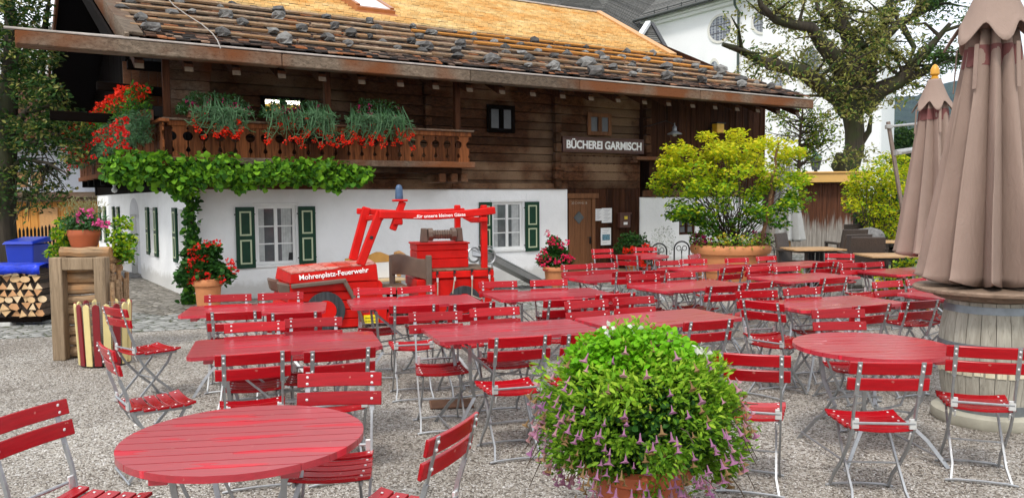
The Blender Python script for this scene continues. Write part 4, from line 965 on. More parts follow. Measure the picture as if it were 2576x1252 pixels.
b=MB(); b.lathe([(.052,0),(.055,.02),(.052,.12),(.046,.165),(.03,.195),(0,.205)],V.P(1.05,.0,1.75),20); b.build('beacon',simple('faded blue beacon',(.045,.09,.17),.5,var=.5,scale=14),bp_,smooth=True)
b=MB(VM); b.box((.655,-.033,1.235),(.045,.012,.045),(0,.3,0)); b.build('bolt',M['black'],eng,bevel=.01)
# winch
b=MB(VM)
b.prism([(1.44,1.126),(1.55,1.126),(1.535,1.33),(1.46,1.33)],.40,.50); wn=b.build('winch',BP,eng,bevel=.01); b=MB(VM); b.prism([(1.97,1.126),(2.08,1.126),(2.06,1.33),(1.99,1.33)],.40,.50); b.build('bracket',BP,wn,bevel=.01)
b=MB()
def ringx(b,x0,x1,r,n=8,wob=0):
    vs=[]
    for x in (x0,x1):
        for j in range(n): a=2*PI*j/n+.3; vs.append(V.P(x,.45+r*math.cos(a),1.235+r*math.sin(a)))
    b.add(vs,[tuple(range(n)),tuple(range(2*n-1,n-1,-1))]+[(j,n+j,n+(j+1)%n,(j+1)%n) for j in range(n)])
ringx(b,1.55,1.62,.10); ringx(b,1.90,1.97,.10)
x=1.62
while x<1.895: ringx(b,x,x+.032,.066+random.uniform(-.003,.003),9); x+=.036
b.build('winch_drum',BP,wn,bevel=.006)
# ropes on the rail
rope=simple('grey hemp rope',(.32,.28,.22),.9,var=.3,scale=60,bmp=.6,bscale=120)
for x,y,x2,y2 in ((1100.7,686,1101,738),(1144,683,1139,735),(1187.5,680,1187,742),(1231,678,1232,720)):
    a,z=V.at(x,y,-.07); a2,z2=V.at(x2,y2,-.07); b=MB(VM); b.tube([(a,-.07,z-.09),((a+a2)/2,-.08,(z+z2)/2-.03),(a2,-.07,z2-.02)],.010,7)
    b.lathe([(.016,0),(.016,.06)],(a,-.07,z-.13),10,1); b.box((a,-.062,z),(.03,.02,.045),None,2); b.tube([(a,-.07,z-.01),(a-.02,-.075,z-.04),(a,-.075,z-.075)],.006,6,2); b.build('rope',[rope,M['rivet'],M['black']],eng,smooth=True)
b=MB(VM); a,z=V.at(1185,742,-.09); a2,z2=V.at(1228,752,-.09); b.tube([(a,-.09,z),((a+a2)/2,-.10,z-.06),(a2,-.08,z-.02)],.010,7); b.build('rope',rope,eng,smooth=True)
# lettering
text_mesh('lettering','Mohrenplatz-Feuerwehr',.095,textM(V,.145,-.0195,.757,R(4.6)),M['letter'],eng,.002,off=.0014,width=.92)
text_mesh('lettering','...für unsere kleinen Gäste',.062,textM(V,1.60,-.0905,1.520,R(1.5)),M['letter'],eng,.002,off=.0008,width=.74)
b=MB(VM); b.bb((.53,-.018,.055),(.73,-.006,.175)); ys=b.build('warning_sign',simple('yellow sign',(.85,.68,.01),.4,var=.03,bmp=0),eng)
for q,(tx,z) in enumerate((('Eltern haften',.135),('für ihre Kinder',.09))): text_mesh('sign_text',tx,.03,textM(V,.63,-.020,z),M['black'],ys,.001,width=.155)
# ---------------- bench and slide behind it
bn=empty('carved_bench',H.P(3.25,-.75,0),'ochre wooden bench with curved backrest and carved animal head, against the white wall','bench')
def hx(x,y,w): a,z=H.at(x,y,w); return a,z
w_=-.6; a0,_=hx(868,640,w_); a1,_=hx(1000,640,w_); oc=simple('ochre paint',(.55,.28,.06),.5,var=.15)
L_=a1-a0; _,zt=hx(950,630,w_); _,zb=hx(950,660,w_)
poly=[(a0,zb)]+[(a1,zb)]+[(a1,zb+.13)]+[(a0+L_*f,zb+.10+.10*math.exp(-((f-.62)/.18)**2)) for f in np.linspace(.97,.0,14)]
b=MB(HM); b.prism(poly[::-1],w_,w_+.03); b.build('backrest',oc,bn,bevel=.008)
_,zs_=hx(960,705,w_-.2); b=MB(HM); b.bb((a0-.1,w_-.32,zs_-.02),(a1+.05,w_+.02,zs_+.02)); b.build('seat',simple('pale honey board',(.55,.4,.22),.5,var=.2),bn,bevel=.008)
b=MB(HM); b.bb((a0,w_+.005,zs_+.03),(a1,w_+.03,zb-.005)); b.build('back_panel',M['white'],bn)
for x in (a0+.05,a1-.1):
    b=MB(HM); b.bb((x,w_-.28,0),(x+.05,w_,zs_-.021)); b.build('leg',oc,bn,bevel=.005)
b=MB(HM); b.bb((a1-.02,w_-.05,zb-.28),(a1+.05,w_+.04,zb+.08)); 
rock_mesh(b,(a1+.02,w_-.04,zb+.13),(.13,.08,.08)); b.build('carved_head',M['orangewood'],bn,bevel=.01)
# slide: stainless trough
sm=simple('brushed slide steel',(.42,.42,.42),.35,.85,var=.1,bmp=.05)
p0=ap(1222,650,14.9); pe=ap(1362,722,15.6)
sd=empty('metal_slide',((p0+pe)/2)*Vector((1,1,0)).x if False else ((p0.x+pe.x)/2,(p0.y+pe.y)/2,0),'grey metal childrens slide sloping down to the right before the white wall','slide')
d=(pe-p0).normalized(); sdv=d.cross(Vector((0,0,1))).normalized()
path=[p0-Vector((d.x,d.y,0))*.18+Vector((0,0,.05)),p0,p0+(pe-p0)*.1,p0+(pe-p0)*.5,p0+(pe-p0)*.85,pe-Vector((0,0,.0)),pe+Vector((d.x,d.y,0))*.3+Vector((0,0,-.02))]
b=MB(); k=len(path); prof=[(-.24,.10),(-.22,.0),(.22,.0),(.24,.10)]
vs=[p+sdv*a+Vector((0,0,c)) for p in path for a,c in prof]+[p+sdv*a*1.03+Vector((0,0,c-.015)) for p in path for a,c in prof]
fs=[(4*i+j,4*i+j+1,4*i+4+j+1,4*i+4+j) for i in range(k-1) for j in range(3)]; fs+= [tuple(4*k+q for q in f[::-1]) for f in fs]
b.add(vs,fs); b.build('slide_bed',sm,sd)
for s in (-1,1):
    b=MB(); b.tube([p+sdv*(.245*s)+Vector((0,0,.11)) for p in path],.016,8); b.build('side_rim',sm,sd,smooth=True)
c=p0-Vector((d.x,d.y,0))*.12+Vector((0,0,.06))
loop=[c+sdv*(-.26)+Vector((d.x*math.cos(t),d.y*math.cos(t),0))*.15+Vector((0,0,.0+.14*math.sin(t))) for t in np.linspace(0,2*PI,21)]
for q_ in (loop,[l+sdv*.55 for l in loop]): b=MB(); b.tube(q_,.02,8); b.build('hand_loop',sm,sd,smooth=True)
for q in (p0,):
    for s in (-1,1):
        b=MB(); b.tube([q+sdv*.22*s,Vector((q.x,q.y,0))+sdv*.25*s],.02,8); b.build('leg',sm,sd,smooth=True)
b=MB(); 
for k_ in range(4):
    z=.2+.22*k_; b.tube([Vector((p0.x,p0.y,z))-sdv*.23,Vector((p0.x,p0.y,z))+sdv*.23],.014,8)
b.build('rung',sm,sd,smooth=True)
# ------------------------------------------------------------------ helpers for plants
def pot(name,prof,c,mat,label=None,parent=None,soil=True,n=40):
    b=MB(); b.lathe(prof,c,n); return b.build(name,mat,parent,smooth=True)
def grown(root,name,P,size,mats,mi=None,**k):
    return leaf_mesh(name,P,size,mats,mi,parent=root,**k)
def flowers(root,name,C,r,mat,per=14,psize=None,**k):
    """round flower heads: petals packed in a small ball round each centre"""
    C=np.asarray(C,float); n=len(C); q=rng.normal(size=(n*per,3)); q/=np.linalg.norm(q,axis=1)[:,None]
    P=np.repeat(C,per,0)+q*r*.5
    if n>110: return leaf_mesh(name,P,psize or r*.9,mat,parent=root,aspect=.85,dirs=q,up=0,**k)
    for i in range(n): leaf_mesh(name,P[i*per:(i+1)*per],psize or r*.9,mat,parent=root,aspect=.85,dirs=q[i*per:(i+1)*per],up=0,**k)
def stems(root,name,base,tips,r=.006,mat=None,mid=.4):
    b=MB()
    for t in tips:
        t=Vector(t); s=Vector(base)+Vector((random.uniform(-.2,.2),random.uniform(-.2,.2),0)); m=s.lerp(t,.35)+Vector((random.uniform(-.3,.3)*mid,random.uniform(-.3,.3)*mid,.12)); m2=s.lerp(t,.7)+Vector((random.uniform(-.3,.3)*mid,random.uniform(-.3,.3)*mid,.1)); b.tube([s,m,m2,t],[r*1.4,r,r*.8,r*.4],5,cap=False)
    return b.build(name,mat or M['twig'],root,smooth=True)
TP=[(.0,0),(.17,0),(.20,.06),(.225,.36),(.235,.40),(.225,.405),(.262,.41),(.275,.44),(.272,.49),(.255,.515),(.22,.52),(.215,.46),(0,.45)]
def scaled(p,r,h): return [(a*r,b_*h) for a,b_ in p]
# geranium at the corner
c=gp(543,776); c=Vector((c.x+.02,c.y-.35,0))
o=empty('potted_geranium',c,'terracotta pot of tall red geraniums at the left corner of the white wall','potted plant')
pot('pot',scaled(TP,.86,1.02),c,M['terracotta'],parent=o)
ce=[(c.x-.12,c.y,.86),(c.x-.02,c.y,.90),(c.x+.02,c.y,.74),(c.x-.26,c.y,.66),(c.x+.2,c.y,.66),(c.x-.1,c.y-.1,.64),(c.x-.36,c.y-.05,.55),(c.x+.05,c.y,.96),(c.x-.26,c.y,.90),(c.x+.26,c.y,.56)]
grown(o,'foliage',np.vstack([clumps(ce,[.17]*len(ce),210),ellip(400,(c.x-.08,c.y,.68),(.34,.25,.26))]),.075,M['lf ger'],aspect=1.0,up=.8)
fl=[gp(1,1)]*0
pts=[]
for x,y in ((1480,608),(1440,645),(1635,578),(1560,580),(1495,680),(1445,722),(1550,697),(1490,795),(1515,850),(1475,850),(1435,870),(1565,823),(1668,850),(1725,718),(1750,748),(1765,785),(1420,775)):
    px_,py_=c4(x,y); p=ap(px_,py_,c.y-.22+random.uniform(-.05,.1)); pts.append(tuple(p))
flowers(o,'flower_head',pts,.075,M['fl red'],22,psize=.04)
# ivy leaning over the same corner belongs to the vine below
# geranium at the door
g=gp(1396,721); c=Vector((g.x,g.y,0))
o=empty('potted_geranium',c,'terracotta pot of pink red geraniums standing left of the brown front door','potted plant')
pot('pot',scaled(TP,.9,.78),c,M['terracotta'],parent=o)
ce=[(c.x+dx,c.y+random.uniform(-.1,.1),z) for dx,z in ((0,.45),(-.18,.46),(.2,.46),(0,.6),(-.12,.68),(.12,.7),(0,.82),(-.02,.9),(.24,.52),(-.24,.52))]
grown(o,'foliage',clumps(ce,[.13]*len(ce),150),.07,M['lf ger'],aspect=1.0,up=.8)
pts=[]; c5=lambda x,y:(858.7+x*.3338,417.9+y*.3338)
for x,y in ((1550,505),(1610,540),(1655,590),(1690,575),(1580,575),(1490,690),(1560,700),(1525,640),(1720,690),(1735,705),(1675,690),(1545,770),(1625,710),(1510,730),(1650,610)):
    pts.append(tuple(ap(*c5(x,y),c.y-.25+random.uniform(-.08,.1))))
flowers(o,'flower_head',pts,.085,leafmat('cherry petals',[(.6,.01,.05),(.7,.03,.12)],.2),22,psize=.045)
# red bed behind the far round table
g=gp(1600,693); c=Vector((g.x,g.y+.1,0)); D=FPX/g.y
o=empty('flower_bowl',c,'low round bowl plant with scarlet geranium balls behind the far round table','potted plant')
pot('pot',scaled(TP,.9,.5),c,M['terracotta'],parent=o)
R1=lambda x,y:(1380+x*.17361,600.6+y*.17361)
grown(o,'foliage',np.vstack([ellip(1500,(c.x-.05,c.y,.62),(.42,.3,.36)),ellip(900,(c.x+.25,c.y-.15,.3),(.42,.2,.25))]),.07,[M['lf ger'],M['lf dark']],rng.integers(0,2,2400),aspect=.6)
flowers(o,'flower_head',[tuple(ap(*R1(x,y),c.y-.35)) for x,y in ((1110,172),(1215,145),(1400,185),(1405,115),(1340,352),(1420,412),(1365,385),(1555,345))],.07,M['fl orange'],30)
grown(o,'white_sprays',ellip(500,(c.x+.65,c.y+.1,.75),(.3,.2,.42)),.035,[leafmat('grey feathery sprays',[(.4,.42,.36),(.25,.3,.2)],.3)])
# ---- big terracotta tub with the yellow green shrub
g=gp(1855,712); c=Vector((g.x,g.y+.55,0)); TR=.77
o=empty('planted_tub',c,'very large round terracotta tub with a bright lime green shrub and mixed flowers','planter')
pot('tub',[(0,0),(.62,0),(.645,.04),(.68,.22),(.71,.23),(.715,.27),(.69,.28),(.745,.54),(.75,.57),(.80,.58),(.83,.66),(.825,.72),(.79,.76),(.74,.765),(.72,.70),(0,.68)],c,M['terracotta'],parent=o,n=56)
tips=[]; random.seed(3)
crown=[]
for k in range(80):
    a=random.uniform(0,2*PI); rr=random.uniform(.1,1.0)**.55; x=c.x-.05+1.5*rr*math.cos(a); y=c.y+1.05*rr*math.sin(a); z=2.0+1.05*random.uniform(-.85,1)*(1-.45*rr**2); crown.append((x,y,z))
crown+= [(c.x-1.35,c.y-.2,2.45),(c.x-1.5,c.y,2.0),(c.x-1.15,c.y-.2,2.75),(c.x-.5,c.y,3.0),(c.x+.1,c.y,3.05),(c.x+.7,c.y,2.85),(c.x+1.1,c.y,2.55),(c.x+1.45,c.y,2.1),(c.x+1.2,c.y-.2,1.55),(c.x-1.0,c.y-.3,1.35),(c.x+.9,c.y-.3,1.2),(c.x-.3,c.y-.4,1.55),(c.x+.3,c.y-.4,1.75),(c.x-.7,c.y-.4,1.25),(c.x+.5,c.y-.4,1.3),(c.x+.1,c.y-.3,1.2),(c.x-1.2,c.y-.2,1.6),(c.x-.5,c.y-.3,1.05)]
stems(o,'stem',(c.x,c.y,.72),crown,.008)
rad=[random.uniform(.22,.36) for _ in crown]
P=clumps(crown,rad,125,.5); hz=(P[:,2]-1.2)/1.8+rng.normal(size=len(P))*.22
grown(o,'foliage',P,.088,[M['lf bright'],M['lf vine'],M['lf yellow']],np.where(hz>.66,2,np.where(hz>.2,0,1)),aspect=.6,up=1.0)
b=MB(); pts=[(c.x+.5,c.y-.5,.7)]
for k in range(1,14): pts.append((c.x+.5+.05*k*.5+random.uniform(-.03,.03),c.y-.5,.7+.165*k))
b.tube(pts,[.045-.002*k for k in range(14)],7); b.build('dry_climber_stem',simple('dry climber',(.19,.10,.045),.9,var=.4,scale=20,bmp=1,bd=.02),o,smooth=True)
an=rng.uniform(0,2*PI,1600); rr=TR*rng.uniform(.75,1.12,1600); Q=np.stack([c.x+rr*np.cos(an),c.y+rr*np.sin(an),.74+rng.uniform(-.03,.26,1600)],1)
grown(o,'underplanting',Q,.06,[M['lf ger'],M['lf pet']],rng.integers(0,2,1600))
for nm,mt,a0,a1,k,z0,z1,r0,r1 in (('magenta_petunia','fl mag',150,215,46,.58,1.0,.72,.98),('yellow_flower','fl yel',225,320,30,.78,.98,.6,.8),('pink_flower','fl pink',325,360,20,.78,1.02,.6,.86),('white_flower','fl white',230,350,14,.8,.95,.6,.8)):
    aa=np.radians(rng.uniform(a0,a1,k)); r_=TR*rng.uniform(r0,r1,k)/.77*.8
    flowers(o,nm,np.stack([c.x+r_*np.cos(aa),c.y+r_*np.sin(aa),rng.uniform(z0,z1,k)],1),.045,M[mt],9)
# ---- petunia planter in the foreground
c=Vector((.635,3.93,0)); o=empty('petunia_planter',c,'big terracotta pot overflowing with bright green foliage and drooping lilac petunias in the foreground','planter')
pot('pot',[(0,0),(.17,0),(.185,.05),(.235,.34),(.27,.36),(.275,.41),(.25,.43),(.24,.40),(0,.38)],c,M['terradark'],parent=o,n=48)
cc=(c.x,c.y,.64)
q=rng.normal(size=(120,3)); q[:,2]*=.85; q/=np.linalg.norm(q,axis=1)[:,None]; q=q[(q[:,2]>-.85)]; q[:,:2]*=np.where(q[:,2:3]<-.1,1.12,1)
cent=np.array(cc)+q*np.array([.50,.44,.40])*rng.uniform(.66,.98,len(q))[:,None]
core=ellip(2600,cc,(.45,.40,.34),.5,-.8)
P=clumps(cent,rng.uniform(.05,.16,len(cent)),150,.9)
inn=ellip(5200,cc,(.40,.36,.31),.5,-.9); inn=inn[inn[:,2]>.36]; grown(o,'inner_foliage',inn,.05,[M['lf ger']],aspect=.6)  # darker leaves inside paint the shade between the outer ones
P=np.vstack([P,core]); P=P[P[:,2]>.18+.25*(1-np.minimum(1,np.hypot(P[:,0]-c.x,P[:,1]-c.y)/.33))]
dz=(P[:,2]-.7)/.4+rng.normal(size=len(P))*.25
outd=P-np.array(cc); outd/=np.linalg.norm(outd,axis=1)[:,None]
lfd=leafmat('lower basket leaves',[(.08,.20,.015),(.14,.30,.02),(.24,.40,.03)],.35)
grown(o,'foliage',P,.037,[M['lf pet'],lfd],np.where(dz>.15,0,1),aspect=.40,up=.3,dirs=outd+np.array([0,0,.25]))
# upper lobe of fresher, rounder leaves
P=ellip(3600,(c.x-.02,c.y+.05,.885),(.36,.30,.21),.6,-.2); grown(o,'fresh_foliage',P,.036,[leafmat('fresh frilly leaves',[(.16,.44,.01),(.22,.5,.015),(.12,.36,.01)],.35)],aspect=.8,up=.9)
# trailing stems
for k in range(26):
    b=MB(); a=random.uniform(0,2*PI); s=Vector((c.x+.46*math.cos(a),c.y+.42*math.sin(a),random.uniform(.4,.7))); e=s+Vector((.12*math.cos(a),.12*math.sin(a),random.uniform(-.25,.06))); b.tube([s,(s+e)/2+Vector((0,0,.02)),e],[.0035,.003,.002],4,cap=False); b.build('trailing_stem',M['twig'],o)
def trumpets(root,name,C,D,mats,size):
    """hanging funnel flowers"""
    b=MB(); 
    for i,(p,d) in enumerate(zip(C,D)):
        p=Vector(p); d=Vector(d).normalized(); x=d.orthogonal().normalized(); y=d.cross(x); s=size*random.uniform(.7,1.25); n_=5; vs=[]
        rot=random.uniform(0,6)
        for r_,l in ((.05,0),(.10,.45),(.16,.75),(.52,1.0)):
            for j in range(n_):
                a=2*PI*j/n_+rot; k=1+ (random.uniform(-.45,.3) if l==1 else 0); vs.append(p+d*(l*s*(1 if l<1 else k*.25+.75))+(x*math.cos(a)+y*math.sin(a))*r_*s*k)
        b.add(vs,[(r*n_+j,r*n_+(j+1)%n_,(r+1)*n_+(j+1)%n_,(r+1)*n_+j) for r in range(3) for j in range(n_)],0 if random.random()<.72 else 1)
    return b.build(name,mats,root)
k=520; q=rng.normal(size=(k*3,3)); q/=np.linalg.norm(q,axis=1)[:,None]; w=np.where(q[:,2]<.35,1,.3); q=q[(rng.uniform(0,1,len(q))<w)&(q[:,2]>-.8)][:k]
C=np.array(cc)+q*np.array([.54,.48,.43])*rng.uniform(.93,1.05,len(q))[:,None]; C=C[C[:,2]>.26]
Dd=q[:len(C)]*.5+np.array([0,0,-.9]); od=np.argsort(C[:,1])
for i in od[:100]: trumpets(o,'petunia_flower',C[i:i+1],Dd[i:i+1],[M['fl lilac'],M['dry']],.040)
x_=trumpets(o,'petunia_flowers',C[od[100:]],Dd[od[100:]],[M['fl lilac'],M['dry']],.040); x_['kind']='stuff'
flowers(o,'white_flower',[(c.x-.17,c.y-.05,1.10),(c.x-.15,c.y-.05,1.08),(c.x+.28,c.y-.1,1.01),(c.x+.30,c.y-.12,.99),(c.x-.02,c.y,1.09)],.028,M['fl white'],8)
# ---- vine on the balcony
o=empty('grape_vine',H.P(-.1,-.2,0),'bright green climbing vine along the balcony floor beam, rooted at the house corner','vine')
b=MB(); pts=[gp(478,772)]
for x,y,w in ((478,700,-.12),(482,620,-.1),(480,560,-.12),(484,510,-.14),(470,470,-.3)):
    a,z=H.at(x,y,w); pts.append(H.P(a,w,z))
pts[0]=Vector((pts[1].x,pts[1].y,0)); b.tube(pts,[.05,.045,.04,.035,.03,.02],7)
for xa,xb in ((470,300),(480,930)):
    p=[]; 
    for f in np.linspace(0,1,7):
        a,z=H.at(xa+(xb-xa)*f,455-25*f+8*math.sin(f*9),-1.0 if f>.1 else -.5); p.append(H.P(a,-1.12 if f>.1 else -.5,z))
    b.tube(p,[.02-.002*i for i in range(7)],6)
b.build('stem',M['twig'],o,smooth=True)
CL=[]; RD=[]
for x,y,r in ((290,425,30),(320,415,34),(350,408,32),(385,425,34),(330,445,25),(405,405,26),(420,440,40),(455,430,44),(480,455,38),(500,425,42),(540,430,46),(580,425,46),(615,440,42),(645,432,30),(600,462,20),(660,440,34),(690,428,36),(720,432,38),(755,430,40),(790,432,42),(825,430,40),(860,436,36),(890,440,32),(915,438,24),(840,460,22),(455,470,26)):
    a,z=H.at(x,y,-1.12); CL.append(tuple(H.P(a,-1.12+random.uniform(-.1,.05),z))); RD.append(r/150)
Pv=clumps(CL,[r*1.1 for r in RD],150,.9)
grown(o,'foliage',Pv,.095,[M['lf vine'],leafmat('young vine leaves',[(.16,.36,.02),(.22,.44,.03)],.35)],(rng.uniform(0,1,len(Pv))<.4).astype(int),aspect=1.0,up=.1,dirs=np.tile(np.array([.1,-.6,-.7]),(len(Pv),1)),fold=.3)
CL=[];RD=[]
for x,y,r in ((470,490,14),(482,510,17),(478,535,17),(484,560,18),(480,585,17),(485,612,18),(482,640,16),(478,665,18),(475,690,18),(480,715,20),(478,740,22),(474,755,20),(462,700,14)):
    a,z=H.at(x,y,-.16); CL.append(tuple(H.P(a,-.16,z))); RD.append(r/145)
Pv=clumps(CL,RD,85,1.1); grown(o,'corner_foliage',Pv,.085,[M['lf ger'],M['lf vine']],rng.integers(0,2,len(Pv)),aspect=.9,up=.1)
# ---- balcony flower boxes
def balcony_box(rx0,rx1,ytop,ymid,ybot,label,hang,redn,boxmat,w=-1.16):
    a0,zt=H.at(rx0,ytop,w); a1,_=H.at(rx1,ytop,w); _,zm=H.at((rx0+rx1)/2,ymid,w); _,zb=H.at((rx0+rx1)/2,ybot,w)
    cx=(a0+a1)/2; o=empty('balcony_flower_box',H.P(cx,w,zm-.2),label,'flower box','flower boxes on the balcony rail')
    b=MB(HM); b.bb((cx-.36*(a1-a0),w-.0,3.06),(cx+.36*(a1-a0),w+.19,3.24)); b.build('box',boxmat,o,bevel=.01)
    k=2300; X=rng.uniform(a0,a1,k); e=1-np.abs((X-cx)/((a1-a0)/2))**2.5; Z=3.12+(zt-3.12)*rng.uniform(0,1,k)**1.3*np.clip(e+.25,0,1); Y=w+rng.uniform(-.12,.2,k)
    P=np.stack([X,Y,Z],1)@np.array(HM.to_3x3()).T+np.array(H.o); grown(o,'foliage',P,.05,[M['lf dark'],M['lf ger'],M['lf blue']],rng.integers(0,3,k),aspect=.45)
    # hanging blue green carnation strands
    b=MB(HM); tips=[]; zbl=(zb)
    hump=[(random.uniform(a0+.1,a1-.1),random.uniform(.6,1.05)) for _ in range(4)]
    for i in range(120):
        hm=random.choice(hump); x=min(a1,max(a0,random.gauss(hm[0],.16))); s=Vector((x,w+random.uniform(-.08,.02),3.22+random.uniform(-.12,.2))); dp=random.random(); l=(3.2-zbl)*hm[1]*random.uniform(.08,1.0)
        out=random.uniform(.04,.2); ex=x+random.uniform(-.32,.32)*(.4+l); e_=Vector((ex,w-.06-out*.6,3.2-l)); m1=Vector((x+(ex-x)*.35,w-.06-out,3.22-l*.25)); m2=Vector(((x+ex)/2+random.uniform(-.04,.04),w-.06-out,3.2-l*.6))
        b.flat([s,m1,m2,e_],.015,.006,(random.uniform(-1,1),random.uniform(-.3,.3),random.uniform(-1,1)))
        tips.append((e_,l))
        for t in range(8):
            u=random.random()**1.3; pnt=m1.lerp(e_,u); q=pnt+Vector((random.uniform(-.09,.09),random.uniform(-.04,.02),random.uniform(-.03,.06))); b.flat([pnt,q],.011,.005,(1,0,1))
    b.build('hanging_stems',M['lf blue'],o)
    c_=[tuple(H.P(*t[0])) for t in sorted(tips,key=lambda t:-t[1]+random.uniform(0,.25))[:redn]]+[tuple(H.P(*t[0])) for t in random.sample(tips,16)]
    flowers(o,'carnation',c_,.055,M['fl orange'],18,psize=.032)
    k=22; X=rng.uniform(a0+.1,a1-.05,k); flowers(o,'fuchsia_flower',[tuple(H.P(x,w-.1,random.uniform(3.12,3.12+(zt-3.12)*.7))) for x in X],.035,M['fl mag'],8,psize=.025)
    
M['boxwood']=simple('orange clay box',(.30,.12,.06),.8,var=.2)
balcony_box(445,632,228,290,365,'flower box nearest the balcony corner with trailing stems and sparse magenta flowers',.5,20,M['boxwood'])
balcony_box(655,822,248,300,378,'flower box in the middle of the balcony rail in front of the lit window',.5,24,M['boxwood'])
balcony_box(882,1012,248,310,380,'flower box on the right half of the balcony rail, bunched red carnations hanging',.5,34,M['weathered'])
# long box on the gable balcony, dense with red
o=empty('balcony_flower_box',GP(2.5,BO,3.1),'long flower box on the gable side of the balcony, densely covered with red blooms','flower box','flower boxes on the balcony rail')
b=MB(GM); b.bb((-.6,BO-.2,3.03),(9.2,BO-.02,3.2)); b.build('box',M['boxwood'],o,bevel=.01)
def gpt(s,w,z): return tuple(GM@Vector((s,w,z)))
k=9000; s_=-.9+10.2*rng.uniform(0,1,k)**1.35; w0=BO-.1-rng.uniform(0,.32,k); zz=3.0+rng.uniform(-.42,.42,k)+.10*(1-s_/10)
P=np.stack([s_,w0,zz],1)@np.array(GM.to_3x3()).T+np.array(GM.translation)
grown(o,'foliage',P,.085,[M['lf blue'],M['lf ger'],M['lf vine']],np.where(zz>3.16,rng.integers(1,3,k),0),aspect=.3,up=.1)
top=[gpt(-.9+10*random.random()**1.3,BO-.18-random.uniform(0,.22),3.44+random.uniform(-.10,.12)) for _ in range(85)]
low=[gpt(-.9+10*random.random()**1.3,BO-.42-random.uniform(0,.06),random.uniform(2.55,3.1)) for _ in range(75)]
flowers(o,'geranium_head',top,.14,M['fl orange'],34,psize=.06); flowers(o,'carnation',low,.05,M['fl red'],12)
# wall lamps, sign, letter box, notices
o=empty('wall_sign',H.P(8.71,-.1,2.78),'long brown wall sign with white lettering BÜCHEREI GARMISCH over the plank wall','sign')
b=MB(HM); b.bb((7.56,-.10,2.765),(9.86,-.03,3.105)); b.bb((7.58,-.115,2.785),(9.84,-.099,2.80)); b.bb((7.58,-.115,3.07),(9.84,-.099,3.085)); b.build('sign_board',M['brownpanel'],o,bevel=.006)
text_mesh('lettering','BÜCHEREI GARMISCH',.245,textM(H,8.71,-.112,2.925,R(.0)),M['letter'],o,.006,off=.007,width=2.12)
pap=simple('white paper notice',(.82,.82,.82),.5,var=.02,bmp=0); ink=simple('grey print',(.3,.3,.32),.6,bmp=0)
for i,(x0,y0,x1,y1,l) in enumerate(((1912,322,1968,410,'upper left paper notice with small printed blocks on the plank wall'),(1966,317,2040,425,'largest paper notice with lines of print, upper right on the plank wall'),(1958,466,2033,592,'lower paper notice with a small blue photo on the plank wall'))):
    r=hr(*c5(x0,y0),*c5(x1,y1),0.0); o=empty('paper_notice',H.P((r[0]+r[1])/2,0,r[2]),l,'notice'); b=MB(HM); y_=.012-.004*i; b.bb((r[0],y_,r[2]),(r[1],y_+.012,r[3])); b.build('sheet',pap,o)
    b=MB(HM); W_=r[1]-r[0]; H_=r[3]-r[2]
    for k in range(9):
        f=k/9
        if i==2 and .35<f<.8: continue
        b.bb((r[0]+W_*(.15+.1*(k%2)),y_-.002,r[3]-H_*(.1+.85*f)-.004),(r[1]-W_*(.15+.12*(k%3)),y_-.0005,r[3]-H_*(.1+.85*f)+.003))
    b.build('print',ink,o)
    if i==2: b=MB(HM); b.bb((r[0]+W_*.12,y_-.003,r[2]+H_*.28),(r[1]-W_*.12,y_-.0005,r[2]+H_*.62)); b.build('photo',simple('blue photo print',(.12,.25,.32),.4,var=.9,scale=40,bmp=0),o)
r=hr(*c5(2098,350),*c5(2185,462),-.1); o=empty('letter_box',H.P((r[0]+r[1])/2,-.08,r[2]),'brown metal letter box with yellow badge and white name slip on the plank wall','letter box')
b=MB(HM); b.bb((r[0]+.02,-.1,r[2]),(r[1]-.02,.02,r[3]-.03)); b.bb((r[0],-.12,r[3]-.04),(r[1],.02,r[3])); b.build('body',M['brownpanel'],o,bevel=.008)
b=MB(HM); m_=(r[0]+r[1])/2; b.box((m_+.01,-.103,r[3]-.12),(.09,.006,.07),None,0); b.box((m_,-.103,r[2]+.1),(.11,.006,.06),None,1); b.build('name_slip',[M['fl yel'],pap],o)
# goose lamp
lg=simple('grey enamel shade',(.22,.23,.24),.35,.2,var=.2)
pL=ap(1697,325,H.P(9.9,-.7,0).y); a_,z_=H.at(1697,325,-.7)
o=empty('wall_lamp',H.P(a_,-.7,z_-.1),'grey enamel dish lamp on an iron arm above the lime green shrub','lamp')
b=MB(); q=H.P(a_,-.7,z_-.12); b.lathe([(.17,0),(.165,.02),(.09,.05),(.055,.08),(.05,.16),(.03,.19),(.012,.2),(.01,.26)],q,24); b.build('lamp_shade',lg,o,smooth=True)
b=MB(); b.lathe([(.0,-.05),(.05,-.03),(.06,.02),(.05,.05)],q,16); b.build('glass_bowl',simple('lamp glass',(.5,.5,.48),.1,bmp=0),o,smooth=True)
b=MB(HM); b.tube([(a_,-.7,z_+.1),(a_-.1,-.5,z_+.2),(a_-.25,-.15,z_+.12),(a_-.3,-.04,z_+.1)],.012,6); b.bb((a_-.32,-.05,z_-.45),(a_-.28,-.02,z_+.2)); b.build('iron_arm',M['black'],o)
# bulb under the gable balcony
p=GP(4.6,-.35,2.22); q_=ap(288,478,H.P(0,-.5,0).y+2.2); 
s1,z1=gat(288,478,-.35); p=GP(s1,-.35,z1); o=empty('globe_lamp',p,'small white globe lamp under the gable balcony','lamp'); b=MB(); b.lathe([(0,-.07),(.05,-.05),(.07,0),(.05,.05),(.025,.075),(.025,.12)],p,16); b.build('globe',M['letter'],o,smooth=True); b=MB(); b.tube([p+Vector((0,0,.1)),p+Vector((-.05,.1,.16))],.04,10); b.build('holder',M['white'],o)
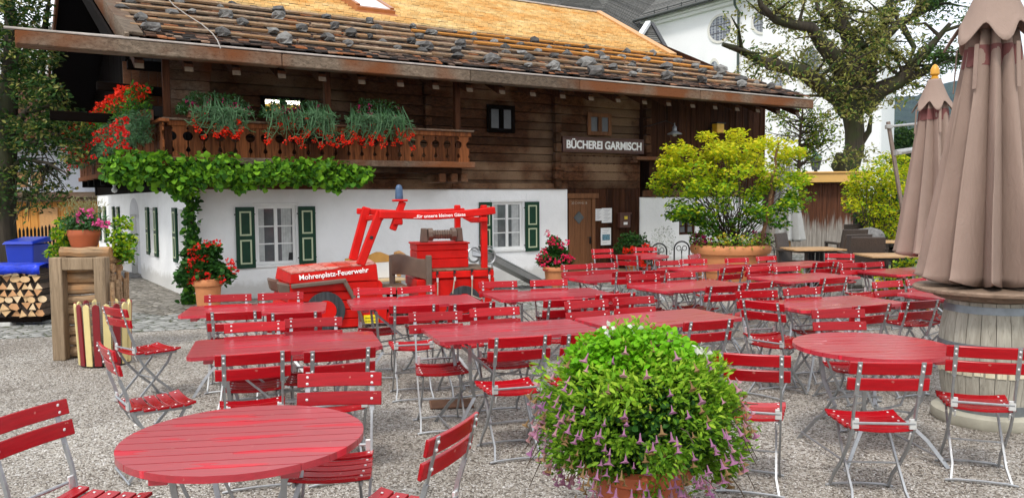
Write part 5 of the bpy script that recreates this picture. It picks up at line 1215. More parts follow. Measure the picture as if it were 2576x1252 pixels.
# small yellow lantern by the right gable
a_,z_=H.at(1808,322,-.35); p=H.P(a_,-.35,z_-.12); o=empty('yellow_lantern',p,'small yellow lantern box high on the dark boards above the shrub','lantern')
b=MB(HM); b.bb((a_-.12,-.42,z_-.12),(a_+.12,-.24,z_+.1)); b.build('lantern_box',simple('yellow paint',(.75,.42,.02),.4),o,bevel=.01); b=MB(HM); b.bb((a_-.15,-.45,z_+.1),(a_+.15,-.21,z_+.13)); b.bb((a_-.02,-.24,z_),(a_+.02,0,z_+.03)); b.build('lid',M['black'],o)
# deck before the door
b=MB(HM)
for i in range(7): b.bb((7.2,-.30-.16*i,.10),(10.1,-.30-.16*i+.154,.14))
b.bb((7.2,-1.28,0),(10.1,-1.24,.10)); o=b.build('door_deck',simple('wet brown deck board',(.24,.15,.09),.5,var=.25,scale=9),None,bevel=.004); recenter(o); tag(o,'low brown plank deck in front of the brown door','deck')
# ------------------------------------------------------------------ left side
def cyl_slats(): pass
# striped bin
c=gp(262,905); c=Vector((-4.41,8.45,0)); o=empty('slatted_bin',c,'round litter bin of alternating maroon and cream slats around wire mesh','bin')
n_=17; wire=simple('galvanised mesh',(.35,.35,.34),.5,.5)
for i in range(n_):
    a=2*PI*i/n_+.12; h=.665+.0*i; r0,r1=.235,.262; w=.07; b=MB()
    Mx=Matrix.Translation(c)@Matrix.Rotation(a,4,'Z')@Matrix(((0,0,1,0),(1,0,0,0),(0,1,0,0),(0,0,0,1)))
    # local: x tangential, y up, z radial
    poly=[(-w/2,0.02),(w/2,0.02),(w/2,h-.02),(w*.36,h),(0,h+.014),(-w*.36,h),(-w/2,h-.02)]
    vs=[]; 
    for zo in (0,.018):
        for x,y in poly: vs.append((x,y,r0+(r1-r0)*(y/h)+zo))
    k=len(poly); b.M=Mx; b.add(vs,[tuple(range(k-1,-1,-1)),tuple(range(k,2*k))]+[(j,(j+1)%k,k+(j+1)%k,k+j) for j in range(k)]); b.build('slat',M['maroon'] if i%2 else M['yellowcream'],o,bevel=.003)
b=MB()
for j in range(26): b.tube([c+Vector((.225+.0009*j,0,.04+.024*j))]+[c+Vector(((.222+.0009*j)*math.cos(t),(.222+.0009*j)*math.sin(t),.04+.024*j)) for t in np.linspace(0,2*PI,25)[1:]],.0022,4,cap=False)
for i in range(60):
    a=2*PI*i/60; b.tube([c+Vector((.222*math.cos(a),.222*math.sin(a),.03)),c+Vector((.246*math.cos(a),.246*math.sin(a),.65))],.002,4,cap=False)
b.build('wire_basket',wire,o)
b=MB(); b.lathe([(0,.03),(.25,.03),(.25,.05),(0,.05)],c,24); b.build('bin_floor',M['black'],o)
# log planter: frame facing the camera
LF=Frame((-5.08,8.62,0),3.0); LM=LF.M
o=empty('log_planter',LF.P(.35,.6,0),'tall raised planter of stacked logs in a squared timber frame','planter')
for a0,a1 in ((0,.135),(.475,.60)):
    b=MB(LM); b.bb((a0,0,0),(a1,.13,1.14)); b.build('corner_post',M['post'],o,bevel=.008)
b=MB(LM); b.bb((.135,.005,1.0),(.475,.12,1.135)); b.build('cross_rail',M['post'],o,bevel=.008)
def log_at(b,x0,x1,y,z,r,Mx,axis='x',wob=.008):
    pts=[]; 
    for f in np.linspace(0,1,6):
        x=x0+(x1-x0)*f; pts.append(Mx@Vector((x,y+random.uniform(-wob,wob),z+random.uniform(-wob,wob)))) if axis=='x' else pts.append(Mx@Vector((y+random.uniform(-wob,wob),x,z+random.uniform(-wob,wob))))
    b.tube(pts,[r*random.uniform(.93,1.07) for _ in pts],9)
z=.06
for k in range(9):
    r=random.uniform(.052,.068); b=MB(); log_at(b,.02,.62,.17,z+r-.05,r,LM); b.build('log',M['log'],o,smooth=True); z+=r*2-.004
    if k%1==0:
        b=MB(); log_at(b,.16,.50,.53,z-.02,r*.9,LM,'y'); b.build('log',M['log'],o,smooth=True)
b=MB(); log_at(b,.06,.60,.16,1.185,.062,LM); b.build('log',M['log'],o,smooth=True)
b=MB(); log_at(b,.14,.5,.56,1.10,.055,LM,'y'); log_at(b,.14,.5,.05,1.08,.05,LM,'y'); b.build('log',M['log'],o,smooth=True)
b=MB(LM); b.bb((.03,.2,1.02),(.57,.5,1.12)); b.build('soil_fill',M['soil'],o)
for k in range(5):
    b=MB(); p=LF.P(.635+random.uniform(-.015,.02),.06+.10*k,0); b.tube([p,p+Vector((0,0,.5)),p+Vector((random.uniform(-.02,.02),0,random.uniform(.85,1.05)))],[.03,.027,.024],6); b.build('upright_stake',M['log'],o,smooth=True)
# trailing greenery on the planter
ce=[tuple(LF.P(a,w,z)) for a,w,z in ((.02,.35,1.25),(.0,.3,1.38),(-.02,.45,1.5),(.05,.5,1.3),(.60,.3,1.35),(.64,.3,1.22),(.66,.35,1.12),(.58,.5,1.5),(.64,.5,1.3),(-.08,.3,1.18),(.68,.3,1.20))]
P=clumps(ce,[.12]*len(ce),150); tr=empty('trailing_plant',LF.P(.35,.5,1.12),'lime green trailing foliage spilling over both sides of the log planter','plant'); grown(tr,'foliage',P,.05,[M['lf bright'],M['lf vine']],rng.integers(0,2,len(P)),aspect=.7)
pc=LF.P(.25,.3,1.235); o=empty('flower_bowl',pc,'round orange bowl with pink carnations on top of the log planter','potted plant')
pot('pot',[(0,0),(.125,0),(.14,.03),(.165,.13),(.168,.135),(.172,.16),(.17,.20),(.155,.20),(.15,.17),(0,.16)],pc,M['terradark'],parent=o)
P=ellip(1500,(pc.x,pc.y,pc.z+.27),(.26,.2,.14),.2); grown(o,'foliage',P,.055,[M['lf ger'],M['lf blue']],rng.integers(0,2,len(P)),aspect=.3,up=.2)
P=ellip(420,(pc.x,pc.y,pc.z+.43),(.26,.18,.13),.2); grown(o,'seed_stalks',P,.05,[leafmat('pale stalks',[(.25,.28,.12),(.38,.33,.17)],.3)],aspect=.14,up=0,dirs=np.tile(np.array([0,0,1.]),(len(P),1)))
E1=lambda x,y:(x*.2852,511.1+.2852*y)
flowers(o,'carnations',[tuple(ap(*E1(x,y),pc.y-.12)) for x,y in ((715,72),(808,70),(678,122),(790,115),(702,165),(845,172),(890,178),(915,180),(935,185),(870,172))],.036,M['fl pink'],12)
# firewood stack
FW=Frame((-7.75,11.12,0),2.0)
bk=simple('firewood bark',(.09,.06,.04),.9,var=.5,scale=20,bmp=.8,bscale=40,bd=.01)
ef=[simple('split wood face a',(.62,.40,.20),.8,var=.22,scale=9,bmp=.3),simple('split wood face b',(.52,.27,.12),.8,var=.25,scale=9,bmp=.3),simple('split wood face c',(.68,.50,.30),.8,var=.18,scale=9,bmp=.3)]
random.seed(21); z=.13; rowi=0; cnt=0
rows=['lowest','lower middle','middle','upper middle','topmost']
while z<.72:
    h=.100; x=-.25+.05*(rowi%2)
    while x<1.0:
        w=random.uniform(.095,.16); hh=h*random.uniform(.88,1.05)
        t=random.random()
        if t<.4: poly=[(0,0),(w,0),(w*random.uniform(.35,.65),hh)]
        elif t<.7: poly=[(0,hh),(w*.5,hh*random.uniform(-.02,.05)),(w,hh)]
        elif t<.88: poly=[(0,hh*.35),(w*.25,0),(w*.8,.0),(w,hh*.4),(w*.7,hh),(w*.2,hh*.9)]
        else: poly=[(w/2+w/2*math.cos(a),hh/2+hh/2*math.sin(a)) for a in np.arange(9)*2*PI/9]
        # slightly rotate and shrink
        cx_,cz_=w/2,hh/2; ang=random.uniform(-.25,.25); ca,sa=math.cos(ang),math.sin(ang)
        poly=[(x+cx_+((p-cx_)*ca-(q-cz_)*sa)*.97,z+cz_+((p-cx_)*sa+(q-cz_)*ca)*.97) for p,q in poly]
        b=MB(FW.M); w0=random.uniform(-.03,.03); k=len(poly); vs=[(a,w0,c_) for a,c_ in poly]+[(a,w0+.33,c_) for a,c_ in poly]
        ar_=sum(poly[i][0]*poly[(i+1)%k][1]-poly[(i+1)%k][0]*poly[i][1] for i in range(k))
        b.add(vs,[tuple(range(k))],random.randint(0,2)); b.add(vs,[tuple(range(2*k-1,k-1,-1))]+[(i,k+i,k+(i+1)%k,(i+1)%k) for i in range(k)],3)
        ob=b.build('firewood_log',ef+[bk],None); recenter(ob); ri=min(4,int((z-.13)/.14)); side='left edge' if x<.1 else ('middle' if x<.6 else 'right end')
        tag(ob,f'split firewood log in the {rows[ri]} layers at the {side} of the stack','log','split logs in the firewood stack'); cnt+=1
        x+=w*(.86 if t<.7 else 1.0)
    z+=h*.97; rowi+=1
print('logs',cnt)
b=MB(FW.M); b.bb((-1.2,.04,.10),(1.02,.30,.80)); o=b.build('stack_core',M['soil'],None,bevel=.01); recenter(o); tag(o,'plain dark block inside the firewood stack, filling gaps between logs','firewood core')  # dark block set among the logs, showing only in their gaps
b=MB(FW.M); b.bb((-1.3,-.02,.05),(1.05,.34,.12)); 
for a in (-.9,.18): b.bb((a,-.05,0),(a+.45,.1,.055),1)
o=b.build('pallet_beam',[M['black wood'],simple('concrete curb',(.5,.49,.46),.8)],None,bevel=.006); recenter(o); tag(o,'dark base beam on pale concrete curbs beneath the firewood','base')
b=MB(FW.M); k=24; vs=[];fs=[]
for i in range(k+1):
    a=-1.35+2.42*i/k
    for w_,zz in ((-.05,.745+.01*math.sin(i*1.3)),(-.06,.80+.005*math.sin(i*2.1)),(-.04,.865+.006*math.sin(i*.9)),(.15,.885+.006*math.sin(i*1.7)),(.42,.87),(.44,.75)): vs.append((a,w_,zz+random.uniform(-.006,.006)))
for i in range(k):
    for j in range(5): fs.append((6*i+j,6*i+6+j,6*i+7+j,6*i+j+1))
b.add(vs,fs); o=b.build('blue_tarp',M['tarp'],None,smooth=True); s_=o.modifiers.new('thick','SOLIDIFY'); s_.thickness=.012; recenter(o); tag(o,'bright blue tarpaulin covering the top of the firewood stack','tarpaulin')
# blue bin behind it
p=ap(72,640,15.6); p.z=0; o=empty('blue_bin',p,'blue plastic wheelie bin with its lid closed behind the firewood stack','bin')
b=MB(Matrix.Translation(p)); b.add([(-.22,-.24,.05),(.22,-.24,.05),(.22,.24,.05),(-.22,.24,.05),(-.28,-.3,.94),(.28,-.3,.94),(.28,.3,.94),(-.28,.3,.94)],CF); b.build('body',M['bluebin'],o,bevel=.03,seg=3)
b=MB(Matrix.Translation(p)); b.add([(-.31,-.36,.94),(.31,-.36,.94),(.31,.33,.97),(-.31,.33,.97),(-.27,-.3,1.0),(.27,-.3,1.0),(.27,.3,1.07),(-.27,.3,1.07)],CF); b.build('lid',M['bluebin'],o,bevel=.02,seg=2)
b=MB(Matrix.Translation(p)); b.tube([(-.2,.36,.98),(.2,.36,.98)],.02,8); b.build('handle',M['bluebin'],o)
for s in (-1,1):
    b=MB(Matrix.Translation(p)); b.tube([(s*.25,.2,.09),(s*.3,.2,.09)],.09,14); b.build('wheel',M['black'],o,smooth=True)
# picket fence
f0=ap(-40,600,16.5); f0.z=0; f1=ap(205,600,18.5); f1.z=0; o=empty('picket_fence',(f0+f1)/2,'dark weathered picket fence behind the blue bin','fence'); d=(f1-f0); l=d.length; d/=l
b=MB(); x=0
while x<l:
    p=f0+d*x; h=1.22+random.uniform(-.03,.05); nrm=Vector((-d.y,d.x,0)); q=[(-.022,0),(.022,0),(.022,h-.06),(0,h),(-.022,h-.06)]
    vs=[p+d*a+Vector((0,0,z)) for a,z in q]+[p+d*a+nrm*.02+Vector((0,0,z)) for a,z in q]; b.add(vs,[(0,1,2,3,4),(9,8,7,6,5)]+[(i,5+i,5+(i+1)%5,(i+1)%5) for i in range(5)]); x+=.085
dkw=simple('rotten dark picket',(.03,.024,.018),.9,var=.5,scale=10)
b.build('pickets',dkw,o)
for z in (.3,.95):
    b=MB(); b.bar(f0+Vector((0,.05,z)),f1+Vector((0,.05,z)),.05,.07); b.build('fence_rail',dkw,o)
# neighbour's house: white upper wall, orange boarded garage front
Y=26.0
def A(x,y,Yd=Y): return ap(x,y,Yd)
def zz(y,x=120,Yd=Y): return ap(x,y,Yd).z
def xx(x,y=500,Yd=Y): return ap(x,y,Yd).x
xa,xb=xx(-120),xx(262); o=empty('neighbour_house',((xa+xb)/2,Y+3,0),'white neighbouring house with orange boarded garage and grey tiled roof at the far left','house')
b=MB(); b.bb((xa,Y,zz(488)),(xb,Y+6,zz(352)+.2)); b.build('upper_wall',simple('bluish white render',(.62,.65,.72),.8,var=.05),o)
b=MB(); b.bb((xa,Y+.05,-.1),(xb,Y+6,zz(495))); b.build('garage_wall',simple('cream wall',(.6,.5,.25),.8,var=.1),o)
b=MB(); x=xx(38)
while x<xx(236): b.bb((x,Y-.04,0),(x+.24,Y+.03,zz(500))); x+=.25
b.build('garage_front',wood('orange boards',(.42,.17,.03),(.6,.28,.06),'Z',isl=.1,crack=.8),o,bevel=.004)
b=MB(); b.bb((xx(100),Y-.07,0),(xx(147),Y-.045,zz(521))); b.build('garage_door',M['orangewood'],o,bevel=.01)
b=MB(); b.bb((xa,Y-.5,zz(497)),(xb,Y+.1,zz(484))); b.bb((xa,Y-.4,zz(507)),(xb,Y-.3,zz(499))); b.build('roof_ledge',M['weathered'],o)
b=MB(); b.bb((xx(34),Y-.05,zz(470)),(xx(108),Y+.02,zz(433))); b.build('orange_shutter',M['orangewood'],o,bevel=.01)
b=MB(); b.bb((xx(76),Y-.06,zz(468)),(xx(84),Y-.04,zz(436))); b.build('pale_strip',M['white'],o)
b=MB(); zt=zz(352)+.2; b.add([(xa-1,Y-1.2,zt-.3),(xb+.6,Y-1.2,zt-.3),(xb+.6,Y+4,zt+2.4),(xa-1,Y+4,zt+2.4),(xa-1,Y-1.2,zt-.15),(xb+.6,Y-1.2,zt-.15),(xb+.6,Y+4,zt+2.55),(xa-1,Y+4,zt+2.55)],CF); b.build('roof',M['logv'],o)
# second roof further back, upper left
o=empty('far_house',(xx(80,50,40),44,0),'distant house with a plain grey tiled roof behind the left tree','house')
Y2=40; b=MB(); z0=ap(80,72,Y2).z; z1=ap(80,12,Y2).z; xl,xr=ap(-60,50,Y2).x,ap(160,50,Y2).x
k=14
for i in range(k):
    f0_=i/k; b.add([(xl,Y2+5*f0_-.0,z0+(z1-z0)*f0_+.06),(xr,Y2+5*f0_,z0+(z1-z0)*f0_+.06),(xr,Y2+5*(f0_+1.3/k),z0+(z1-z0)*(f0_+1.2/k)),(xl,Y2+5*(f0_+1.3/k),z0+(z1-z0)*(f0_+1.2/k)),(xl,Y2+5*f0_,z0+(z1-z0)*f0_-.02),(xr,Y2+5*f0_,z0+(z1-z0)*f0_-.02)],[(0,1,2,3),(4,5,1,0)])
b.build('roof',M['slate'],o); b=MB(); b.bb((xl+.5,Y2+.5,-.1),(xr-.5,Y2+9,z0+.3)); b.build('wall',simple('far render',(.5,.5,.48),.8),o)
# ---- left tree
def tree_from(root,limbs,mat,name='trunk'):
    b=MB()
    for pts,rs in limbs: b.tube(pts,rs,14)
    return b.build(name,mat,root,smooth=True)
random.seed(5)
TY=16.4
o=empty('tree',(ap(12,560,TY).x,TY,0),'dark leafy tree at the left edge, its branches reaching over the gable balcony','tree')
def tp_(x,y,Yd): p=ap(x,y,Yd); return (p.x,p.y,p.z)
b0=ap(12,560,TY); 
limbs=[([(b0.x,TY,-.1),tp_(10,560,TY),tp_(15,430,TY),tp_(20,300,TY),tp_(25,180,TY),tp_(30,80,TY),tp_(20,0,TY),tp_(10,-120,TY)],[.27,.22,.2,.18,.15,.12,.10,.05]),
([tp_(18,330,TY),tp_(70,280,TY-.3),tp_(130,265,TY-.5),tp_(190,300,TY-.7)],[.1,.07,.04,.015]),([tp_(14,430,TY),tp_(60,400,TY),tp_(120,410,TY-.4),tp_(175,440,TY-.6)],[.08,.05,.03,.012]),
([tp_(24,190,TY),tp_(70,120,TY),tp_(110,70,TY),tp_(120,10,TY)],[.09,.06,.04,.02]),([tp_(16,380,TY),tp_(80,360,TY-.2),tp_(150,345,TY-.5),tp_(200,355,TY-.8)],[.09,.06,.03,.012]),([tp_(12,480,TY),tp_(50,500,TY),tp_(100,480,TY),tp_(150,470,TY)],[.05,.03,.02,.01]),([tp_(10,500,TY),tp_(30,540,TY),tp_(70,520,TY)],[.05,.03,.01])]
for k in range(45):
    s=random.choice([(70,400),(100,420),(60,480),(120,410),(80,360),(40,450)]); e=(s[0]+random.uniform(-30,80),s[1]+random.uniform(10,90)); limbs.append(([tp_(s[0],s[1],TY),tp_((s[0]+e[0])/2+8,(s[1]+e[1])/2-8,TY-.2),tp_(e[0],e[1],TY-.3)],[.018,.012,.005]))
tree_from(o,limbs,M['bark'])
ce=[];rd=[]
for k in range(105):
    x=random.uniform(-120,120); y=random.uniform(-60,330); 
    if x>55 and y<90 and random.random()<.8: continue
    ce.append(tp_(x,y,TY+random.uniform(-.9,.9))); rd.append(random.uniform(.22,.42))
for x,y in ((130,240),(150,270),(170,300),(190,320),(200,345),(175,355),(150,340),(120,320),(195,300),(90,260),(60,240),(160,375),(120,370),(60,375),(30,360),(90,345),(140,300),(110,215),(90,190),(185,390)):
    ce.append(tp_(x,y,TY-.5+random.uniform(-.4,.4))); rd.append(random.uniform(.25,.4))
P1=clumps(ce,rd,120,.7)
ce2=[tp_(random.uniform(-20,175),random.uniform(395,540),TY+random.uniform(-.5,.5)) for _ in range(60)]; P2=clumps(ce2,[.24]*60,22,.8)
P=np.vstack([P1,P2]); grown(o,'crown',P,.10,[M['lf dark'],M['lf olive'],M['lf ash']],rng.choice([0,0,1,2],len(P)),aspect=.5,up=.5)
# ------------------------------------------------------------------ right side
def umbrella(name,c,zhem,ztop,rh,rt,folds,mat,label,flounce=None,finial=None,seed=1,tie=True,redband=True):
    """closed parasol: deeply folded cloth hanging round the mast, small vent flounce on top"""
    random.seed(seed); o=empty(name,c,label,'parasol'); n=folds*10; c=Vector(c)
    ph=[random.uniform(-.25,.25) for _ in range(folds)]; am=[random.uniform(.6,1.3) for _ in range(folds)]; hem=[random.uniform(-.03,.05) for _ in range(folds)]
    def skin(z0,z1,r0,r1,d0,d1,rows,ex=1.0,hemv=0.0,off=0):
        vs=[];fs=[]
        for i in range(rows+1):
            f=i/rows; z=z0+(z1-z0)*f; r=r0+(r1-r0)*f**ex; d=d0+(d1-d0)*f
            for j in range(n):
                a=2*PI*j/n; k=int(j/10)%folds; u=(j%10)/10
                w=(.5-.5*math.cos(2*PI*u)); sh=w**.45
                am_=am[k]*(1-abs(2*u-1))+ (am[k-1] if u<.5 else am[(k+1)%folds])*abs(2*u-1)
                rr=r*(1-d*(1-sh))*(.9+.1*am_); aa=a+off+.22*math.sin(2*PI*u+ph[k]*3)*d*(.6+.5*math.sin(4*f+k))
                zz=z+(hemv*(hem[k]*w*2+.35*w) if i==0 else 0)
                vs.append((c.x+rr*math.cos(aa),c.y+rr*math.sin(aa),zz))
        for i in range(rows):
            for j in range(n): fs.append((i*n+j,i*n+(j+1)%n,(i+1)*n+(j+1)%n,(i+1)*n+j))
        return vs,fs
    b=MB(); v,f=skin(zhem,ztop,rh,rt,.55,.36,26,.92,.16); b.add(v,f); cl=b.build('canopy',mat,o,smooth=True); s=cl.modifiers.new('thick','SOLIDIFY'); s.thickness=.006
    if redband:
        b=MB(); v,f=skin(ztop-.27,ztop-.12,rt*1.22,rt*1.12,.34,.30,4); b.add(v,f); b.build('unfaded_band',M['fabric red'],o,smooth=True)
        for j in range(n and folds):
            if j%2: continue
            a=2*PI*(j+.5)/folds; b=MB(); r_=rt*1.42
            b.flat([c+Vector((r_*math.cos(a),r_*math.sin(a),ztop-.12)),c+Vector((r_*1.08*math.cos(a),r_*1.08*math.sin(a),ztop-.45))],.03,.008,(-math.sin(a),math.cos(a),0)); b.build('tie_strap',mat,o)
    if flounce:
        z0,z1,r0,r1=flounce; nf=7; m=nf*12; vs=[];fs=[]
        for i in range(13):
            q=i/12; z=z0+(z1-z0)*q; r=r0+(r1-r0)*q**.8
            for j in range(m):
                a=2*PI*j/m; w=math.cos(nf*a+.6); dd=.13*(1-q)**1.3
                vs.append((c.x+r*(1+dd*w)*math.cos(a),c.y+r*(1+dd*w)*math.sin(a),z-(.07*w*(1-q)**2)*r0/.27))
        for i in range(12):
            for j in range(m): fs.append((i*m+j,i*m+(j+1)%m,(i+1)*m+(j+1)%m,(i+1)*m+j))
        b=MB(); b.add(vs,fs); fl_=b.build('top_flounce',mat,o,smooth=True); s=fl_.modifiers.new('thick','SOLIDIFY'); s.thickness=.008
    if finial:
        b=MB(); b.lathe([(0,finial),(.05,finial),(.05,finial+.03),(.035,finial+.04),(.06,finial+.07),(.055,finial+.14),(.03,finial+.19),(0,finial+.21)],(c.x,c.y,0),18); b.build('finial',M['fl yel'] if False else simple('amber wood knob',(.62,.30,.02),.35),o,smooth=True)
    b=MB(); b.tube([(c.x,c.y,.02),(c.x,c.y,ztop+.1)],.035,12); b.build('mast',M['orangewood'],o,smooth=True)
    return o
# barrel with table top
bc=gp(2478,1058); bc=Vector((bc.x+.05,bc.y+.05,0)); s_=FPX/bc.y
o=empty('barrel_table',bc,'old weathered wine barrel with iron hoops and round wooden top on a concrete ring','barrel table')
nst=22; RB=.385
def rb(z): return .305+.052*math.sin(PI*min(1,max(0,(z-.1)/.86)))
for k in range(nst):
    a0=2*PI*k/nst; a1=2*PI*(k+1)/nst-.012; b=MB(); vs=[]; rows=9
    for i in range(rows+1):
        z=.10+.84*i/rows
        for a in (a0,(a0+a1)/2,a1): vs.append((bc.x+rb(z)*math.cos(a),bc.y+rb(z)*math.sin(a),z))
        for a in (a1,a0): vs.append((bc.x+(rb(z)-.025)*math.cos(a),bc.y+(rb(z)-.025)*math.sin(a),z))
    fs=[(5*i+j,5*i+(j+1)%5,5*i+5+(j+1)%5,5*i+5+j) for i in range(rows) for j in range(5)]+[(4,3,2,1,0),tuple(5*rows+j for j in range(5))]
    b.add(vs,fs); b.build('stave',M['pale'],o)
hoop=simple('galvanised hoop',(.20,.22,.235),.45,.6,var=.3,scale=10)
for z,h in ((.13,.09),(.60,.06),(.885,.055)):
    b=MB(); b.lathe([(rb(z-h/2)+.001,z-h/2),(rb(z-h/2)+.006,z-h/2),(rb(z+h/2)+.006,z+h/2),(rb(z+h/2)+.001,z+h/2)],(bc.x,bc.y,0),48); b.build('hoop',hoop,o,smooth=True)
b=MB()
for k in range(30):
    a=2*PI*k/30; b.box((bc.x+(rb(.42)+.001)*math.cos(a),bc.y+(rb(.42)+.001)*math.sin(a),.42+.01*random.uniform(-1,1)),(.008,.06,.055),(0,0,a))
b.build('pale_patch_band',wood('pale scraped staves',(.5,.44,.3),(.62,.56,.42),'Z',isl=.15),o)
b=MB(); b.lathe([(0,.95),(.36,.95),(.40,.965),(.40,1.0),(.525,1.003),(.545,1.012),(.548,1.03),(.535,1.042),(.0,1.045)],(bc.x,bc.y,0),56); b.build('table_disc',wood('weathered table disc',(.13,.085,.055),(.30,.21,.15),'X',isl=0,crack=.6),o,smooth=True)
b=MB(); b.lathe([(.28,.0),(.385,.0),(.40,.03),(.395,.085),(.37,.10),(.28,.10)],(bc.x,bc.y,0),48); b.build('concrete_ring',simple('mossy concrete',(.36,.34,.27),.9,var=.25,scale=5,bmp=.4),o,smooth=True)
# big parasol standing in it
pc=(bc.x-.04,bc.y,0)
umbrella('closed_parasol',pc,1.06,2.98,.50,.17,11,M['fabric'],'large closed taupe parasol rising out of the barrel table',flounce=(2.93,3.42,.30,.07),seed=4)
p2=ap(2340,650,11.0); umbrella('closed_parasol',(p2.x,p2.y,0),.90,3.05,.50,.17,9,M['fabric'],'second closed taupe parasol with an amber knob, behind and left of the barrel',flounce=(2.96,3.34,.25,.08),finial=3.34,seed=9)
for (x,Yd,z0,z1,rh,sd,l) in ((1987,20.0,.62,2.72,.40,2,'closed pale grey parasol in front of the brown shed'),(1966,21.5,.9,2.75,.30,3,'second pale grey parasol half hidden behind the first one')):
    p=ap(x,500,Yd); umbrella('grey_parasol',(p.x,p.y,0),z0,z1,rh,.06,8,M['greyfabric'],l,finial=None,seed=sd,redband=False)
# dry stone edging with plants
random.seed(31)
a=gp(1960,690); e=gp(2330,735); a=Vector((5.4,12.9,0)); e=Vector((6.6,11.2,0))
DS=[simple('dry wall stone a',(.30,.29,.26),.9,var=.5,scale=8,bmp=1,bscale=14,bd=.03),simple('dry wall stone b',(.16,.155,.14),.9,var=.5,scale=8,bmp=1,bscale=14,bd=.03)]
for k in range(34):
    f=k%17/16; p=a.lerp(e,f); lay=k//17; z=.12+.22*lay; b=MB(); rock_mesh(b,(p.x+random.uniform(-.04,.04),p.y+random.uniform(-.04,.04)+.06*lay,z),(random.uniform(.10,.17),random.uniform(.1,.14),.12)); ob=b.build('edging_stone',random.choice(DS),None,bevel=.015); recenter(ob)
    tag(ob,('upper' if lay else 'lower')+' course stone of the low dry stone edging, '+('far end' if f<.34 else 'middle' if f<.67 else 'end near the parasol'),'stone','stones of the low dry edging')
p=a.lerp(e,.5)+Vector((.9,.5,0)); o=empty('ground_plants',p,'yellow green leafy plants growing behind the dry stone edging','plants')
ce=[tuple(ap(x,y,Yd)) for x,y,Yd in ((2225,700,11.4),(2245,715,11.2),(2275,690,11.3),(2270,668,11.8),(2290,664,11.8),(2262,710,11.0),(2230,722,11.0),(2210,735,10.9),(2232,740,10.8))]
P=clumps(ce,[.13]*len(ce),130); grown(o,'foliage',P,.06,[M['lf bright'],M['lf yellow'],M['lf ger']],rng.integers(0,3,len(P)),aspect=.6)
# patch of grass between the wicker seats
g0=Vector((6.6,16.6,0)); P=np.stack([rng.uniform(5.6,10,5000),rng.uniform(15.2,19.5,5000),np.full(5000,.0)],1); gr=leaf_mesh('grass',P,.07,[M['lf pet'],M['lf bright']],rng.integers(0,2,5000),aspect=.12,up=0,dirs=np.tile(np.array([0,0,1.]),(5000,1))); tag(gr,'mossy green grass around the wicker seats','grass',kind='stuff')
# wicker chairs and wooden tables
def make_wicker():
    c=empty('wicker_armchair',(0,0,0)); b=MB(); 
    b.add([(-.27,.20,.40),(.27,.20,.40),(.25,.30,.92),(-.25,.30,.92),(-.27,.25,.40),(.27,.25,.40),(.25,.345,.92),(-.25,.345,.92)],[(0,1,2,3),(7,6,5,4),(0,4,5,1),(1,5,6,2),(2,6,7,3),(3,7,4,0)]); b.build('backrest',M['wicker'],c,bevel=.015,seg=2)
    b=MB(); b.box((0,0,.39),(.56,.54,.09)); b.build('seat',M['wicker'],c,bevel=.02)
    b=MB(); b.bb((-.27,.2,.05),(.27,.25,.36)); b.build('rear_skirt',M['wicker'],c,bevel=.01)
    for s in (-1,1):
        b=MB(); b.bb((s*.29-.035,-.25,.62),(s*.29+.035,.27,.665)); b.bb((s*.29-.02,-.22,.34),(s*.29+.02,.2,.36)); b.build('armrest',M['wicker'],c,bevel=.01)
        for y in (-.23,.25):
            b=MB(); b.bb((s*.29-.025,y-.025,0),(s*.29+.025,y+.025,.62)); b.build('leg',M['wicker'],c,bevel=.005)
    return c
def make_wtable():
    t=empty('wooden_table',(0,0,0)); b=MB()
    for i in range(7): b.box((0,-.36+.12*i,.745),(1.3,.115,.03))
    b.build('tabletop',simple('oiled teak slats',(.42,.25,.12),.45,var=.25,scale=10),t,bevel=.005)
    b=MB(); b.bb((-.5,-.3,.69),(.5,.3,.728)); b.build('apron',M['black'],t)
    for x,y in ((-.09,-.09),(.09,-.09),(-.09,.09),(.09,.09)):
        b=MB(); b.bb((x-.03,y-.03,.03),(x+.03,y+.03,.69)); b.build('leg',M['black'],t)
    b=MB(); b.box((0,0,.02),(.6,.5,.04)); b.build('base_plate',M['black'],t); return t
wt=make_wtable()
for i,(x,y,Yd,a_,l) in enumerate(((2042,624,15.6,3,'wooden slatted table in front of the grey parasol'),(2272,606,18.6,-4,'farther wooden table among the wicker seats, partly behind the parasol'),(2268,640,14.6,-3,'nearer honey coloured wooden table cut off by the parasol cloth'))):
    p=gp(x,y,.76); o=place(wt,i,p.x,p.y,a_); o.scale=(.76 if i==0 else 1,1,1); tag(o,l,'table','wooden tables of the neighbouring terrace')
wc=make_wicker()
for i,(x,y,z,a_,l) in enumerate(((2010,597,.92,50,'dark wicker armchair left of the wooden table, turned right'),(2128,603,.92,195,'dark wicker armchair seen from behind, right of the wooden table'),(2170,608,.92,170,'dark wicker armchair seen from behind, nearest the honey coloured table'),
    (2130,594,.92,185,'dark wicker armchair peeping out behind another one'),(2205,590,.92,0,'dark wicker armchair facing the camera behind the farther table, left of its neighbour'),(2252,590,.92,0,'dark wicker armchair facing the camera behind the farther table, next to the parasol'),(2166,592,.92,0,'dark wicker armchair facing the camera at the left end of the far row'))):
    Yd=(15.4,15.2,14.2,17.5,20.0,20.0,20.0)[i]; p=ap(x,y,Yd); o=place(wc,i,p.x,p.y,a_); o.scale=(1.15,1.15,1.12); tag(o,l,'chair','dark wicker armchairs')
